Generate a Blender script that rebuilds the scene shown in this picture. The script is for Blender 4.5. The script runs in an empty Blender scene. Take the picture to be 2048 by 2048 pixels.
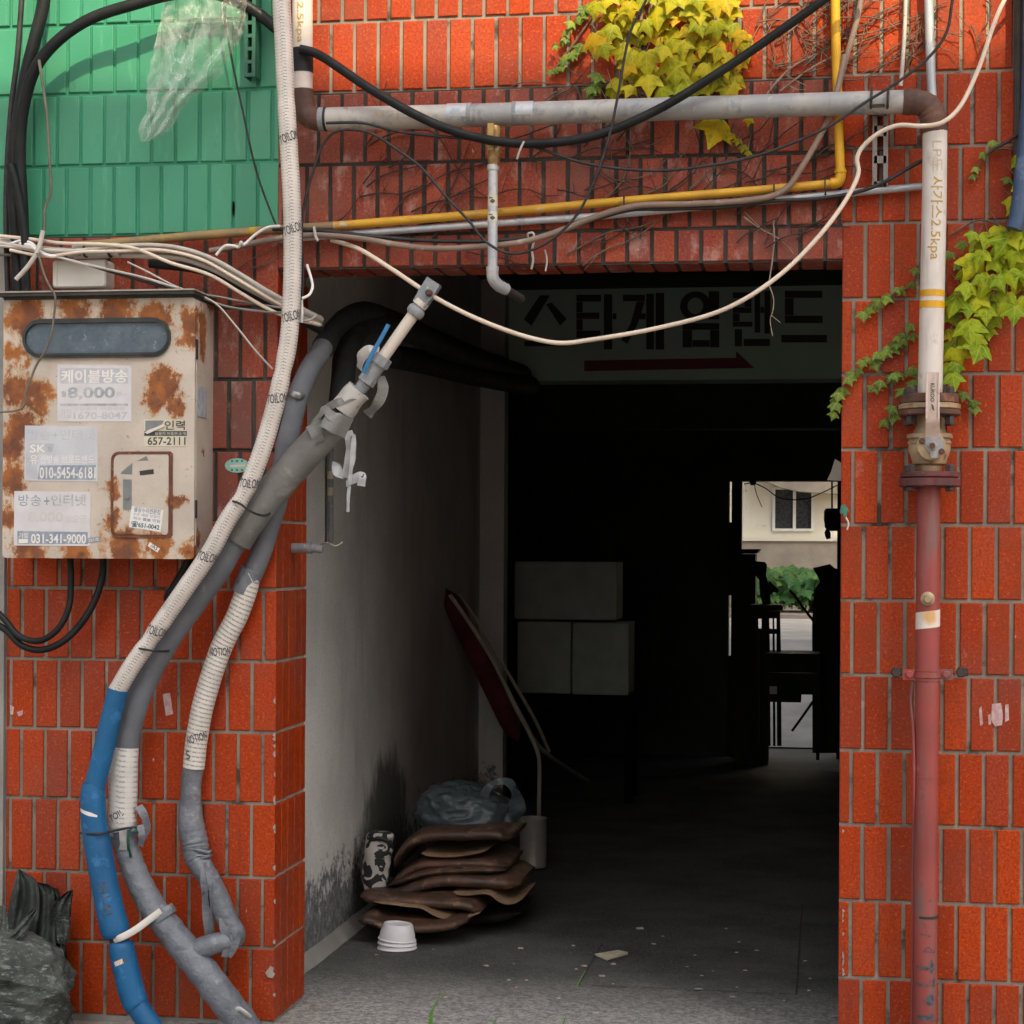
import bpy, math, random
from mathutils import Vector, Matrix, noise
random.seed(11)
sc = bpy.context.scene
COL = sc.collection
sin, cos, pi = math.sin, math.cos, math.pi

# ------------------------------------------------------------------ camera
W = 2048.0
F = 3950.0                       # focal length in photo pixels
TH = math.atan(616.0 / F)        # the camera looks a little to the left of square-on
RHO, SH, DIST = 0.0055, 77.6, 5.33
FWD = Vector((-sin(TH), cos(TH), 0))
R0 = Vector((cos(TH), sin(TH), 0))
Z = Vector((0, 0, 1))
RT = R0 * cos(RHO) + Z * sin(RHO)
UP = Z * cos(RHO) - R0 * sin(RHO)

def ray(px, py):
    return RT * ((px - 1024.0) / F) + UP * ((SH - (py - 1024.0)) / F) + FWD

_r = ray(551, 2045)
HCAM = -_r.z / _r.y * DIST       # the foot of the left pillar stands on z = 0
CAM = Vector((0, -DIST, HCAM))

def P(px, py, Y=0.0):
    """the point of the vertical plane at depth Y that is seen there in the photograph"""
    r = ray(px, py)
    return CAM + r * ((Y + DIST) / r.y)

def mpp(p):
    """metres per photo pixel at a point"""
    return (p - CAM).dot(FWD) / F

cd = bpy.data.cameras.new('camera')
cam = bpy.data.objects.new('camera', cd)
COL.objects.link(cam)
m = Matrix.Identity(4)
for i in range(3):
    m[i][0], m[i][1], m[i][2], m[i][3] = RT[i], UP[i], -FWD[i], CAM[i]
cam.matrix_world = m
cd.sensor_width = 36.0
cd.lens = 36.0 * F / W
cd.shift_y = SH / W
cd.clip_start, cd.clip_end = 0.05, 500
sc.camera = cam

# ------------------------------------------------------------------ light
TOSUN = Vector((0.5, -1.0, 1.05)).normalized()
wd = bpy.data.worlds.new('World')
sc.world = wd
wd.use_nodes = True
wn = wd.node_tree
wn.nodes.clear()
sky = wn.nodes.new('ShaderNodeTexSky')
sky.sky_type = 'NISHITA'
sky.sun_disc = False
sky.sun_elevation = math.asin(TOSUN.z)
sky.sun_rotation = math.atan2(TOSUN.x, TOSUN.y)
sky.dust_density = 6.0
hs = wn.nodes.new('ShaderNodeHueSaturation')
hs.inputs['Saturation'].default_value = 0.30
bg = wn.nodes.new('ShaderNodeBackground')
bg.inputs['Strength'].default_value = 0.12
wo = wn.nodes.new('ShaderNodeOutputWorld')
wn.links.new(sky.outputs[0], hs.inputs['Color'])
wn.links.new(hs.outputs[0], bg.inputs[0])
wn.links.new(bg.outputs[0], wo.inputs[0])
sl = bpy.data.lights.new('sun', 'SUN')
sl.energy = 3.3
sl.angle = math.radians(0.42)
sl.color = (1.0, 0.85, 0.52)
so = bpy.data.objects.new('sun', sl)
so.rotation_euler = (-TOSUN).to_track_quat('-Z', 'Y').to_euler()
so.location = (3, -6, 14)
COL.objects.link(so)
sc.view_settings.view_transform = 'Standard'
sc.view_settings.look = 'None'
sc.view_settings.gamma = 1
sc.view_settings.exposure = 0.93
sc.cycles.max_bounces = 6
sc.cycles.diffuse_bounces = 3
sc.cycles.transparent_max_bounces = 16
sc.cycles.caustics_reflective = False
sc.cycles.caustics_refractive = False
sc.cycles.use_denoising = True

# ------------------------------------------------------------------ materials
class NT:
    def __init__(s, name):
        s.mat = bpy.data.materials.new(name)
        s.mat.use_nodes = True
        s.t = s.mat.node_tree
        s.t.nodes.clear()
        s.out = s.n('ShaderNodeOutputMaterial')
        s.b = s.n('ShaderNodeBsdfPrincipled')
        s.t.links.new(s.b.outputs[0], s.out.inputs[0])
        s._pos = None
    def n(s, t, **k):
        x = s.t.nodes.new(t)
        for a, v in k.items():
            setattr(x, a, v)
        return x
    def set(s, sock, v):
        if hasattr(v, 'is_linked') or hasattr(v, 'links'):
            s.t.links.new(v, sock)
        elif isinstance(v, (tuple, list)) and len(v) == 3 and sock.type == 'RGBA':
            sock.default_value = (*v, 1)
        else:
            sock.default_value = v
    def pos(s):
        if s._pos is None:
            s._pos = s.n('ShaderNodeNewGeometry').outputs['Position']
        return s._pos
    def scaled(s, sx, sy, sz):
        v = s.n('ShaderNodeVectorMath', operation='MULTIPLY')
        s.set(v.inputs[0], s.pos()); v.inputs[1].default_value = (sx, sy, sz)
        return v.outputs[0]
    def noise(s, scale, detail=4, rough=0.55, vec=None, dist=0.0):
        x = s.n('ShaderNodeTexNoise')
        s.set(x.inputs['Vector'], vec if vec is not None else s.pos())
        x.inputs['Scale'].default_value = scale
        x.inputs['Detail'].default_value = detail
        x.inputs['Roughness'].default_value = rough
        x.inputs['Distortion'].default_value = dist
        return x.outputs[0]
    def ss(s, v, a, b, lo=0.0, hi=1.0):
        x = s.n('ShaderNodeMapRange', interpolation_type='SMOOTHSTEP')
        s.set(x.inputs[0], v)
        for i, q in enumerate((a, b, lo, hi)):
            x.inputs[i + 1].default_value = q
        return x.outputs[0]
    def math(s, op, a, b=0.0):
        x = s.n('ShaderNodeMath', operation=op)
        s.set(x.inputs[0], a); s.set(x.inputs[1], b)
        return x.outputs[0]
    def mix(s, f, a, b, mode='MIX'):
        x = s.n('ShaderNodeMix', data_type='RGBA', blend_type=mode)
        s.set(x.inputs[0], f); s.set(x.inputs[6], a); s.set(x.inputs[7], b)
        return x.outputs[2]
    def island(s):
        return s.n('ShaderNodeNewGeometry').outputs['Random Per Island']
    def sep(s, v=None):
        x = s.n('ShaderNodeSeparateXYZ')
        s.set(x.inputs[0], v if v is not None else s.pos())
        return x.outputs
    def uv(s):
        return s.n('ShaderNodeUVMap', uv_map='uv').outputs[0]
    def bump(s, h, strength=0.3, dist=0.01):
        x = s.n('ShaderNodeBump')
        x.inputs['Strength'].default_value = strength
        x.inputs['Distance'].default_value = dist
        s.set(x.inputs['Height'], h)
        s.t.links.new(x.outputs[0], s.b.inputs['Normal'])
    def fin(s, col, rough=0.6, metal=0.0, spec=0.5):
        s.set(s.b.inputs['Base Color'], col)
        s.set(s.b.inputs['Roughness'], rough)
        s.set(s.b.inputs['Metallic'], metal)
        s.set(s.b.inputs['Specular IOR Level'], spec)
        return s.mat

def worn(name, c1, c2, scale=8, rough=0.6, bump=0.15, bscale=60, metal=0.0, spots=None, spec=0.5, streak=None, bdist=0.004):
    """two tones of one paint or surface, with spots (colour, scale, low, high) and fine relief"""
    t = NT(name)
    col = t.mix(t.ss(t.noise(scale, 5), 0.35, 0.65), c1, c2)
    if streak:
        col = t.mix(t.ss(t.noise(6, 3, vec=t.scaled(6, 6, 0.7)), streak[1], streak[2]), col, streak[0])
    if spots:
        for sp in (spots if isinstance(spots, list) else [spots]):
            col = t.mix(t.ss(t.noise(sp[1], 6, 0.65), sp[2], sp[3]), col, sp[0])
    rg = t.ss(t.noise(scale * 3, 3), 0.3, 0.7, max(0, rough - 0.1), min(1, rough + 0.1))
    if bump:
        t.bump(t.noise(bscale, 4), bump, bdist)
    return t.fin(col, rg, metal, spec)

def tile_mat(name, ca, cb, cc, dirt=0.3, dirtcol=(0.13, 0.085, 0.075), pale=0.56):
    t = NT(name)
    r = t.island()
    col = t.mix(r, ca, cb)
    r2 = t.math('FRACT', t.math('MULTIPLY', r, 17.3))
    col = t.mix(t.ss(r2, 0.70, 1.0, 0, 0.75), col, cc)
    r4 = t.math('FRACT', t.math('MULTIPLY', r, 71.3))
    col = t.mix(t.ss(r4, 0.6, 1.0, 0, 0.55), col, (ca[0] * 0.55, ca[1] * 0.52, ca[2] * 0.9))
    col = t.mix(t.ss(t.noise(11, 6, 0.7, vec=t.scaled(1.8, 1.8, 0.25)), 0.56, 0.72, 0, 0.55), col, (0.16, 0.04, 0.022))
    col = t.mix(t.ss(t.noise(150, 3, 0.6), 0.44, 0.62, 0, 0.6), col, (ca[0] * 0.42, ca[1] * 0.34, ca[2] * 0.6))
    col = t.mix(t.ss(t.noise(120, 2, vec=t.scaled(1, 1, 1.2)), 0.58, 0.68, 0, 0.55), col, (min(1, ca[0] * 1.4), ca[1] * 2.3, ca[2] * 2.4))
    r3 = t.math('FRACT', t.math('MULTIPLY', r, 41.7))
    col = t.mix(t.math('MULTIPLY', t.ss(t.noise(26, 5, 0.6), 0.4, 0.62), t.ss(r3, 0.55, 1.0, 0, 0.55)), col, (ca[0] * 0.5, ca[1] * 0.75, ca[2] * 1.8))
    big = t.ss(t.noise(2.6, 6, 0.65), 0.42, 0.72, 0, dirt)
    col = t.mix(big, col, dirtcol)
    col = t.mix(t.ss(t.noise(15, 7, 0.7, vec=t.scaled(1, 1, 0.55)), pale + 0.06, pale + 0.2, 0, 0.45), col, (0.48, 0.33, 0.29))
    col = t.mix(t.ss(t.noise(48, 3, 0.6, vec=t.scaled(1.0, 1.0, 0.3)), 0.735, 0.76, 0, 0.75), col, (0.62, 0.52, 0.48))
    t.bump(t.noise(160, 3), 0.12, 0.002)
    return t.fin(col, t.ss(t.noise(30, 4), 0.3, 0.7, 0.40, 0.62), 0, 0.22)

M = {}
RED_A, RED_B, RED_C = (0.46, 0.052, 0.004), (0.33, 0.033, 0.004), (0.29, 0.042, 0.018)
M['tile'] = tile_mat('red_glazed_tile', RED_A, RED_B, RED_C, 0.25)
M['tile_dirty'] = tile_mat('red_tile_with_grime', (0.36, 0.064, 0.026), (0.27, 0.05, 0.024), (0.22, 0.055, 0.036), 0.75, (0.14, 0.075, 0.06), 0.47)
M['tile_green'] = None
t = NT('green_painted_tile')
col = t.mix(t.island(), (0.034, 0.225, 0.128), (0.045, 0.27, 0.152))
col = t.mix(t.ss(t.noise(3, 6, 0.65), 0.42, 0.72, 0, 0.6), col, (0.055, 0.22, 0.13))
col = t.mix(t.ss(t.noise(16, 5, 0.7, vec=t.scaled(1.6, 1, 0.22)), 0.54, 0.70, 0, 0.5), col, (0.10, 0.36, 0.22))
col = t.mix(t.ss(t.noise(20, 5, 0.7, vec=t.scaled(1.3, 1, 0.3)), 0.62, 0.72, 0, 0.55), col, (0.02, 0.10, 0.065))
col = t.mix(t.ss(t.noise(60, 4, 0.7), 0.68, 0.74, 0, 0.7), col, (0.02, 0.05, 0.04))
t.bump(t.noise(120, 4), 0.25, 0.002)
M['tile_green'] = t.fin(col, 0.42, 0, 0.5)
M['mortar'] = worn('grey_mortar', (0.29, 0.245, 0.195), (0.19, 0.165, 0.135), 5, 0.95, 0.5, 220, spots=[((0.05, 0.05, 0.04), 9, 0.52, 0.68), ((0.36, 0.31, 0.27), 14, 0.6, 0.72)])
M['mortar_dark'] = worn('sooty_mortar', (0.055, 0.055, 0.048), (0.03, 0.033, 0.03), 6, 0.95, 0.5, 220, spots=((0.16, 0.13, 0.10), 10, 0.6, 0.74))
M['mortar_pale'] = worn('pale_mortar', (0.40, 0.33, 0.28), (0.30, 0.24, 0.2), 8, 0.95, 0.5, 220)
M['mortar_green'] = worn('green_painted_joint', (0.02, 0.20, 0.11), (0.025, 0.25, 0.14), 6, 0.6, 0.4, 150)
M['plain'] = worn('grey_render', (0.30, 0.29, 0.27), (0.22, 0.21, 0.2), 4, 0.9, 0.4, 90)
M['upper'] = worn('plain_red_wall', (0.36, 0.055, 0.02), (0.30, 0.05, 0.02), 4, 0.7, 0.2, 60)

# white plaster of the passage, peeling near the floor
t = NT('old_white_plaster')
pz = t.sep()
col = t.mix(t.ss(t.noise(3.5, 6), 0.35, 0.7), (0.80, 0.79, 0.75), (0.66, 0.65, 0.615))
col = t.mix(t.ss(t.noise(7, 5, 0.6, vec=t.scaled(1, 1, 0.15)), 0.52, 0.72, 0, 0.5), col, (0.46, 0.445, 0.41))
low = t.ss(pz[2], 0.02, 0.50, 0.30, -0.12)
peel = t.ss(t.math('ADD', t.noise(19, 9, 0.74, dist=0.3), low), 0.58, 0.70)
col = t.mix(peel, col, t.mix(t.ss(t.noise(40, 3), 0.4, 0.6), (0.11, 0.115, 0.13), (0.22, 0.215, 0.22)))
# a damp patch with a ragged top
dp = P(806, 1640, 1.95)
dv = t.n('ShaderNodeVectorMath', operation='SUBTRACT'); t.set(dv.inputs[0], t.pos()); dv.inputs[1].default_value = (dp.x, 1.95, 0.22)
dv2 = t.n('ShaderNodeVectorMath', operation='MULTIPLY'); t.set(dv2.inputs[0], dv.outputs[0]); dv2.inputs[1].default_value = (0, 1.9, 2.3)
dl = t.n('ShaderNodeVectorMath', operation='LENGTH'); t.set(dl.inputs[0], dv2.outputs[0])
damp = t.ss(t.math('ADD', dl.outputs['Value'], t.math('MULTIPLY', t.noise(8, 6, 0.65, vec=t.scaled(1, 1.4, 0.7)), 0.8)), 0.95, 1.32, 0.85, 0)
col = t.mix(damp, col, (0.05, 0.052, 0.045))
col = t.mix(t.ss(t.noise(120, 5, 0.75), 0.40, 0.70, 0, 0.35), col, (0.34, 0.33, 0.31))
sp = t.ss(t.noise(80, 3), 0.70, 0.75, 0, 0.8)
col = t.mix(sp, col, (0.08, 0.08, 0.08))
t.bump(t.math('SUBTRACT', t.noise(50, 5), peel), 0.4, 0.006)
M['plaster'] = t.fin(col, 0.9, 0, 0.2)
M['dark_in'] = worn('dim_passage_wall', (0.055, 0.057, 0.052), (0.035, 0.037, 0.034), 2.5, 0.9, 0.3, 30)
M['beam'] = worn('passage_beam_paint', (0.50, 0.66, 0.58), (0.43, 0.57, 0.50), 1.6, 0.85, 0.2, 40)
M['letter'] = worn('black_stencil_paint', (0.035, 0.035, 0.032), (0.05, 0.05, 0.045), 20, 0.7, 0)
M['arrow'] = worn('dark_red_stencil_paint', (0.19, 0.035, 0.03), (0.14, 0.03, 0.026), 20, 0.7, 0)

# floor of the passage
t = NT('worn_concrete_floor')
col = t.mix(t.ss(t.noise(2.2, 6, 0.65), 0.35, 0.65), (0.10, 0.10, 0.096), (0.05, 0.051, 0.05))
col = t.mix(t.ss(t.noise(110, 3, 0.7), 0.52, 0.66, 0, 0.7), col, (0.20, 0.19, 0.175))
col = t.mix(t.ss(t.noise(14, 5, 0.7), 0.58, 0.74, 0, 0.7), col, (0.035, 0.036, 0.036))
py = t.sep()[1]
fr = t.ss(t.math('ADD', py, t.math('MULTIPLY', t.noise(9, 5), 0.22)), 0.22, 1.05, 0.85, 0)  # pale threshold cement, faded inward: the passage's light falloff put into the colour
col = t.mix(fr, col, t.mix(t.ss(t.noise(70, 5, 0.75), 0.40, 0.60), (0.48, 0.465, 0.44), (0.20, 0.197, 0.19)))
t.bump(t.noise(140, 5, 0.7), 0.6, 0.006)
M['floor'] = t.fin(col, 0.85, 0, 0.3)
t = NT('street_concrete')
col = t.mix(t.ss(t.noise(4, 6, 0.65), 0.35, 0.65), (0.42, 0.39, 0.34), (0.30, 0.275, 0.24))
col = t.mix(t.ss(t.noise(90, 3, 0.7), 0.5, 0.7, 0, 0.6), col, (0.42, 0.39, 0.34))
col = t.mix(t.ss(t.noise(24, 4, 0.7), 0.62, 0.7, 0, 0.7), col, (0.07, 0.065, 0.06))
t.bump(t.noise(130, 5, 0.7), 0.6, 0.006)
M['street'] = t.fin(col, 0.9, 0, 0.3)
M['crack'] = worn('dirt_in_joint', (0.025, 0.025, 0.025), (0.04, 0.04, 0.038), 30, 1, 0)
M['yard'] = worn('yard_concrete', (0.58, 0.54, 0.51), (0.44, 0.41, 0.39), 3, 0.9, 0.3, 40)

M['gas_white'] = worn('aged_white_pipe_paint', (0.66, 0.61, 0.57), (0.56, 0.51, 0.47), 5, 0.5, 0.1, 60, spots=[((0.45, 0.40, 0.35), 14, 0.58, 0.72), ((0.42, 0.46, 0.5), 22, 0.64, 0.74)], streak=((0.50, 0.46, 0.44), 0.55, 0.75))
M['gas_grey'] = worn('weathered_grey_pipe_paint', (0.46, 0.43, 0.39), (0.27, 0.28, 0.29), 6, 0.55, 0.15, 50, spots=[((0.17, 0.19, 0.21), 13, 0.54, 0.68), ((0.62, 0.58, 0.54), 26, 0.6, 0.72), ((0.20, 0.11, 0.06), 19, 0.66, 0.73), ((0.16, 0.20, 0.25), 7, 0.60, 0.70)], streak=((0.22, 0.21, 0.19), 0.56, 0.76))
M['rust_pipe'] = worn('brown_rusted_fitting', (0.13, 0.062, 0.042), (0.075, 0.042, 0.034), 14, 0.8, 0.4, 90, spots=((0.24, 0.105, 0.05), 20, 0.58, 0.72))
M['red_pipe'] = worn('faded_red_pipe_paint', (0.33, 0.062, 0.052), (0.24, 0.052, 0.046), 4, 0.55, 0.12, 60, streak=((0.20, 0.095, 0.085), 0.48, 0.68), spots=[((0.38, 0.105, 0.09), 18, 0.62, 0.72), ((0.09, 0.05, 0.05), 22, 0.62, 0.76)])
M['red_dark'] = worn('rusted_dark_red_iron', (0.15, 0.04, 0.038), (0.07, 0.03, 0.03), 20, 0.75, 0.4, 120, spots=((0.22, 0.09, 0.07), 40, 0.6, 0.7))
M['iron_dark'] = worn('dark_iron', (0.045, 0.04, 0.038), (0.07, 0.055, 0.05), 30, 0.6, 0.3, 120, metal=0.4)
M['brass'] = worn('dull_cream_brass', (0.44, 0.33, 0.20), (0.30, 0.22, 0.14), 18, 0.5, 0.2, 90, spots=((0.20, 0.10, 0.05), 24, 0.55, 0.7), metal=0.2)
M['brass_y'] = worn('yellow_brass', (0.42, 0.28, 0.09), (0.26, 0.16, 0.07), 25, 0.45, 0.2, 90, metal=0.5, spots=((0.55, 0.5, 0.42), 40, 0.6, 0.7))
M['steel'] = worn('dull_steel', (0.42, 0.43, 0.43), (0.30, 0.31, 0.31), 30, 0.4, 0.1, 90, metal=0.7)
M['galv'] = worn('galvanised_pipe', (0.40, 0.43, 0.47), (0.52, 0.52, 0.52), 12, 0.45, 0.1, 60, metal=0.25, spots=((0.24, 0.29, 0.36), 18, 0.55, 0.7))
M['handle'] = worn('pinkish_valve_handle', (0.68, 0.56, 0.48), (0.60, 0.48, 0.42), 20, 0.45, 0.05, 90, spots=((0.40, 0.2, 0.12), 30, 0.64, 0.72))
M['yellow'] = worn('yellow_gas_pipe_paint', (0.60, 0.33, 0.02), (0.48, 0.25, 0.02), 9, 0.5, 0.1, 60, spots=[((0.50, 0.45, 0.40), 11, 0.58, 0.7), ((0.20, 0.11, 0.05), 16, 0.64, 0.74)])
M['yellow_pure'] = worn('bright_yellow_paint', (0.66, 0.36, 0.01), (0.58, 0.30, 0.01), 9, 0.45, 0.05, 60)
M['yellow_old'] = worn('browned_yellow_paint', (0.30, 0.20, 0.07), (0.22, 0.15, 0.08), 9, 0.6, 0.1, 60, spots=((0.48, 0.30, 0.02), 10, 0.52, 0.66))
M['ink_yellow'] = worn('ochre_stencil_ink', (0.38, 0.24, 0.04), (0.46, 0.31, 0.10), 60, 0.6, 0)
M['ink_faint'] = worn('faint_ochre_ink', (0.44, 0.36, 0.24), (0.46, 0.40, 0.3), 60, 0.6, 0)
M['ink_black'] = worn('black_print', (0.04, 0.045, 0.055), (0.09, 0.095, 0.11), 80, 0.6, 0)
M['ink_teal'] = worn('teal_print', (0.03, 0.10, 0.12), (0.06, 0.14, 0.16), 80, 0.6, 0)
M['ink_blue'] = worn('faded_blue_print', (0.20, 0.25, 0.32), (0.34, 0.37, 0.42), 45, 0.7, 0)
M['ink_pale'] = worn('bleached_blue_print', (0.42, 0.44, 0.48), (0.50, 0.51, 0.54), 45, 0.7, 0)
M['ink_mid'] = worn('washed_out_grey_print', (0.30, 0.33, 0.36), (0.46, 0.47, 0.50), 45, 0.7, 0)
M['ink_pink'] = worn('washed_out_pink_print', (0.52, 0.49, 0.49), (0.56, 0.53, 0.53), 45, 0.7, 0)
M['paper'] = worn('bleached_paper', (0.62, 0.61, 0.63), (0.56, 0.55, 0.57), 16, 0.75, 0.08, 40)
M['paper_b'] = worn('bluish_paper', (0.55, 0.57, 0.61), (0.49, 0.51, 0.56), 16, 0.75, 0.08, 40)
M['paper_w'] = worn('white_sticker', (0.74, 0.72, 0.70), (0.68, 0.66, 0.64), 20, 0.6, 0)
M['paper_y'] = worn('yellowed_sticker', (0.62, 0.58, 0.46), (0.52, 0.47, 0.34), 20, 0.6, 0)
M['mint'] = worn('mint_green_sticker', (0.22, 0.46, 0.36), (0.27, 0.5, 0.41), 30, 0.5, 0)
M['black_rubber'] = worn('black_cable_rubber', (0.008, 0.010, 0.011), (0.015, 0.017, 0.018), 14, 0.5, 0.1, 80, spots=((0.06, 0.05, 0.048), 40, 0.70, 0.78), spec=0.22)
M['thin_black'] = worn('thin_black_wire', (0.010, 0.011, 0.012), (0.022, 0.022, 0.022), 30, 0.6, 0)
M['brown_cable'] = worn('brown_cable_sheath', (0.26, 0.18, 0.14), (0.20, 0.145, 0.115), 8, 0.6, 0.1, 60, spots=((0.40, 0.33, 0.28), 20, 0.58, 0.7))
M['cream_cable'] = worn('cream_cable_sheath', (0.70, 0.59, 0.47), (0.60, 0.50, 0.41), 6, 0.55, 0.05, 60, spots=((0.42, 0.34, 0.27), 30, 0.62, 0.72))
M['pale_wire'] = worn('pale_wire_sheath', (0.52, 0.48, 0.43), (0.40, 0.37, 0.34), 9, 0.6, 0.05, 60)
M['grey_wire'] = worn('dirty_grey_wire', (0.25, 0.245, 0.23), (0.18, 0.178, 0.17), 9, 0.6, 0.05, 60)
M['olive_wire'] = worn('olive_old_wire', (0.17, 0.165, 0.12), (0.12, 0.115, 0.09), 12, 0.6, 0.05, 60)
M['tape_grey'] = worn('grey_pipe_tape', (0.165, 0.18, 0.205), (0.11, 0.12, 0.14), 9, 0.45, 0.8, 42, spots=[((0.25, 0.26, 0.275), 26, 0.56, 0.7), ((0.05, 0.055, 0.065), 34, 0.63, 0.72)], bdist=0.008)
M['foam_grey'] = worn('grey_foam_sleeve', (0.185, 0.185, 0.175), (0.14, 0.14, 0.134), 9, 0.8, 0.35, 140, spots=[((0.25, 0.245, 0.23), 20, 0.55, 0.7), ((0.09, 0.09, 0.088), 14, 0.62, 0.74)])
M['foam_grey2'] = worn('bluish_grey_foam', (0.15, 0.162, 0.182), (0.115, 0.124, 0.138), 9, 0.8, 0.3, 140, spots=((0.21, 0.22, 0.235), 18, 0.58, 0.72))
M['blue'] = worn('blue_foam_sleeve', (0.004, 0.105, 0.26), (0.003, 0.08, 0.205), 6, 0.6, 0.25, 120, spots=[((0.03, 0.16, 0.38), 18, 0.55, 0.7), ((0.004, 0.05, 0.16), 9, 0.62, 0.74)])
M['blue_tie'] = worn('blue_cable_tie', (0.02, 0.16, 0.36), (0.015, 0.13, 0.3), 30, 0.4, 0)
M['foil'] = worn('torn_white_wrap', (0.50, 0.48, 0.45), (0.38, 0.37, 0.36), 15, 0.5, 0.4, 60, spots=((0.2, 0.2, 0.2), 40, 0.6, 0.68))
M['tape_pale'] = worn('pale_grey_tape_shred', (0.42, 0.43, 0.44), (0.32, 0.335, 0.35), 25, 0.5, 0.2, 60)
M['tape_and_shade'] = worn('dark_tape_and_tube_shade', (0.020, 0.022, 0.024), (0.034, 0.036, 0.04), 10, 0.7, 0.4, 40, spec=0.2)  # real tape on the riser; on the upper tubes it paints in shade
M['pvc'] = worn('cream_plastic_pipe', (0.66, 0.60, 0.52), (0.60, 0.54, 0.47), 12, 0.45, 0.03, 60, spots=((0.45, 0.42, 0.40), 30, 0.66, 0.74))
M['fitting'] = worn('weathered_blue_grey_fitting', (0.20, 0.225, 0.25), (0.27, 0.28, 0.29), 40, 0.6, 0.3, 120, spots=((0.42, 0.42, 0.42), 50, 0.58, 0.68))
M['white_plastic'] = worn('old_white_plastic', (0.60, 0.58, 0.53), (0.54, 0.52, 0.475), 6, 0.5, 0.02, 60)

# white tube wrap with rows of small print
def wrap_mat(name, base, ink, rings=120.0, amount=0.7, band=True):
    t = NT(name)
    u = t.sep(t.uv())
    col = t.mix(t.ss(t.noise(11, 5), 0.35, 0.7), base, tuple(c * 0.82 for c in base))
    ring = t.math('SINE', t.math('MULTIPLY', t.math('ADD', u[1], t.math('MULTIPLY', u[0], 0.012)), rings * 2 * pi))
    line = t.ss(ring, 0.15, 0.75)
    br = t.ss(t.noise(300, 2), 0.36, 0.52)
    f = t.math('MULTIPLY', line, br)
    if band:
        a = t.math('FRACT', t.math('ADD', t.math('MULTIPLY', u[0], 5.0), 0.62))
        f = t.math('MULTIPLY', f, t.ss(t.math('ABSOLUTE', t.math('SUBTRACT', a, 0.5)), 0.18, 0.3, 1, 0.18))
    f = t.math('MULTIPLY', f, amount)
    col = t.mix(f, col, ink)
    col = t.mix(t.ss(t.noise(14, 5, 0.7), 0.6, 0.74, 0, 0.6), col, (0.33, 0.31, 0.29))
    t.bump(t.math('ADD', line, t.noise(60, 3)), 0.15, 0.003)
    return t.fin(col, 0.42, 0, 0.5)
M['wrap'] = wrap_mat('printed_white_wrap', (0.66, 0.61, 0.56), (0.12, 0.14, 0.17), 118, 0.85)
M['wrap2'] = wrap_mat('lined_white_wrap', (0.70, 0.66, 0.60), (0.15, 0.16, 0.18), 80, 0.8, False)
M['wrap3'] = wrap_mat('creased_white_wrap', (0.64, 0.62, 0.58), (0.13, 0.14, 0.18), 70, 0.65)

# rusted cream cabinet paint
t = NT('rusted_cream_cabinet_paint')
YB = -0.165
blobs = [(60, 620, 0.075), (150, 622, 0.06), (230, 625, 0.085), (310, 632, 0.06), (36, 640, 0.06), (30, 705, 0.045), (32, 780, 0.075), (75, 790, 0.06), (45, 850, 0.07), (25, 900, 0.06), (20, 960, 0.06),
         (330, 770, 0.065), (315, 800, 0.05), (350, 810, 0.04), (345, 750, 0.03), (14, 1030, 0.05), (60, 1100, 0.075), (150, 1105, 0.06), (250, 1098, 0.085), (320, 1095, 0.05), (352, 1000, 0.03), (222, 980, 0.035), (225, 1040, 0.04), (385, 1100, 0.04), (378, 640, 0.055), (370, 680, 0.04), (408, 680, 0.04), (408, 640, 0.05)]
wv = t.n('ShaderNodeTexNoise'); wv.inputs['Scale'].default_value = 17; wv.inputs['Detail'].default_value = 5; wv.inputs['Roughness'].default_value = 0.7
t.set(wv.inputs['Vector'], t.pos())
wm = t.n('ShaderNodeVectorMath', operation='SUBTRACT'); t.set(wm.inputs[0], wv.outputs['Color']); wm.inputs[1].default_value = (0.5, 0.5, 0.5)
wsx = t.n('ShaderNodeVectorMath', operation='MULTIPLY'); t.set(wsx.inputs[0], wm.outputs[0]); wsx.inputs[1].default_value = (0.13, 0, 0.13)
wadd = t.n('ShaderNodeVectorMath', operation='ADD'); t.set(wadd.inputs[0], wsx.outputs[0]); t.set(wadd.inputs[1], t.pos())
acc = None
blobs += [(402, 640, 0.05, -0.10), (404, 668, 0.05, -0.10), (406, 690, 0.045, -0.10), (407, 712, 0.04, -0.10), (424, 610, 0.04, -0.03), (400, 1080, 0.03, -0.13), (410, 900, 0.02, -0.09)]
for (bx, by, br_, *by_) in blobs:
    c = P(bx, by, by_[0] if by_ else YB)
    v = t.n('ShaderNodeVectorMath', operation='DISTANCE')
    t.set(v.inputs[0], wadd.outputs[0]); v.inputs[1].default_value = c
    g = t.ss(v.outputs['Value'], 0.0, br_ * 1.32, 1, 0)
    acc = g if acc is None else t.math('MAXIMUM', acc, g)
nz = t.noise(44, 8, 0.78, vec=t.scaled(1, 1, 0.62))
rm = t.math('ADD', t.math('MULTIPLY', acc, 0.46), t.math('MULTIPLY', nz, 0.95))
base = t.mix(t.ss(t.noise(6, 6, 0.6), 0.35, 0.68), (0.56, 0.49, 0.42), (0.45, 0.40, 0.345))
base = t.mix(t.ss(t.noise(70, 3, 0.6), 0.66, 0.72, 0, 0.6), base, (0.22, 0.12, 0.07))
rust = t.mix(t.ss(t.noise(16, 5), 0.35, 0.65), (0.34, 0.12, 0.03), (0.17, 0.06, 0.03))
rust = t.mix(t.ss(rm, 0.86, 1.05), rust, t.mix(t.ss(t.noise(40, 3), 0.4, 0.6), (0.10, 0.052, 0.042), (0.15, 0.07, 0.05)))
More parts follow.
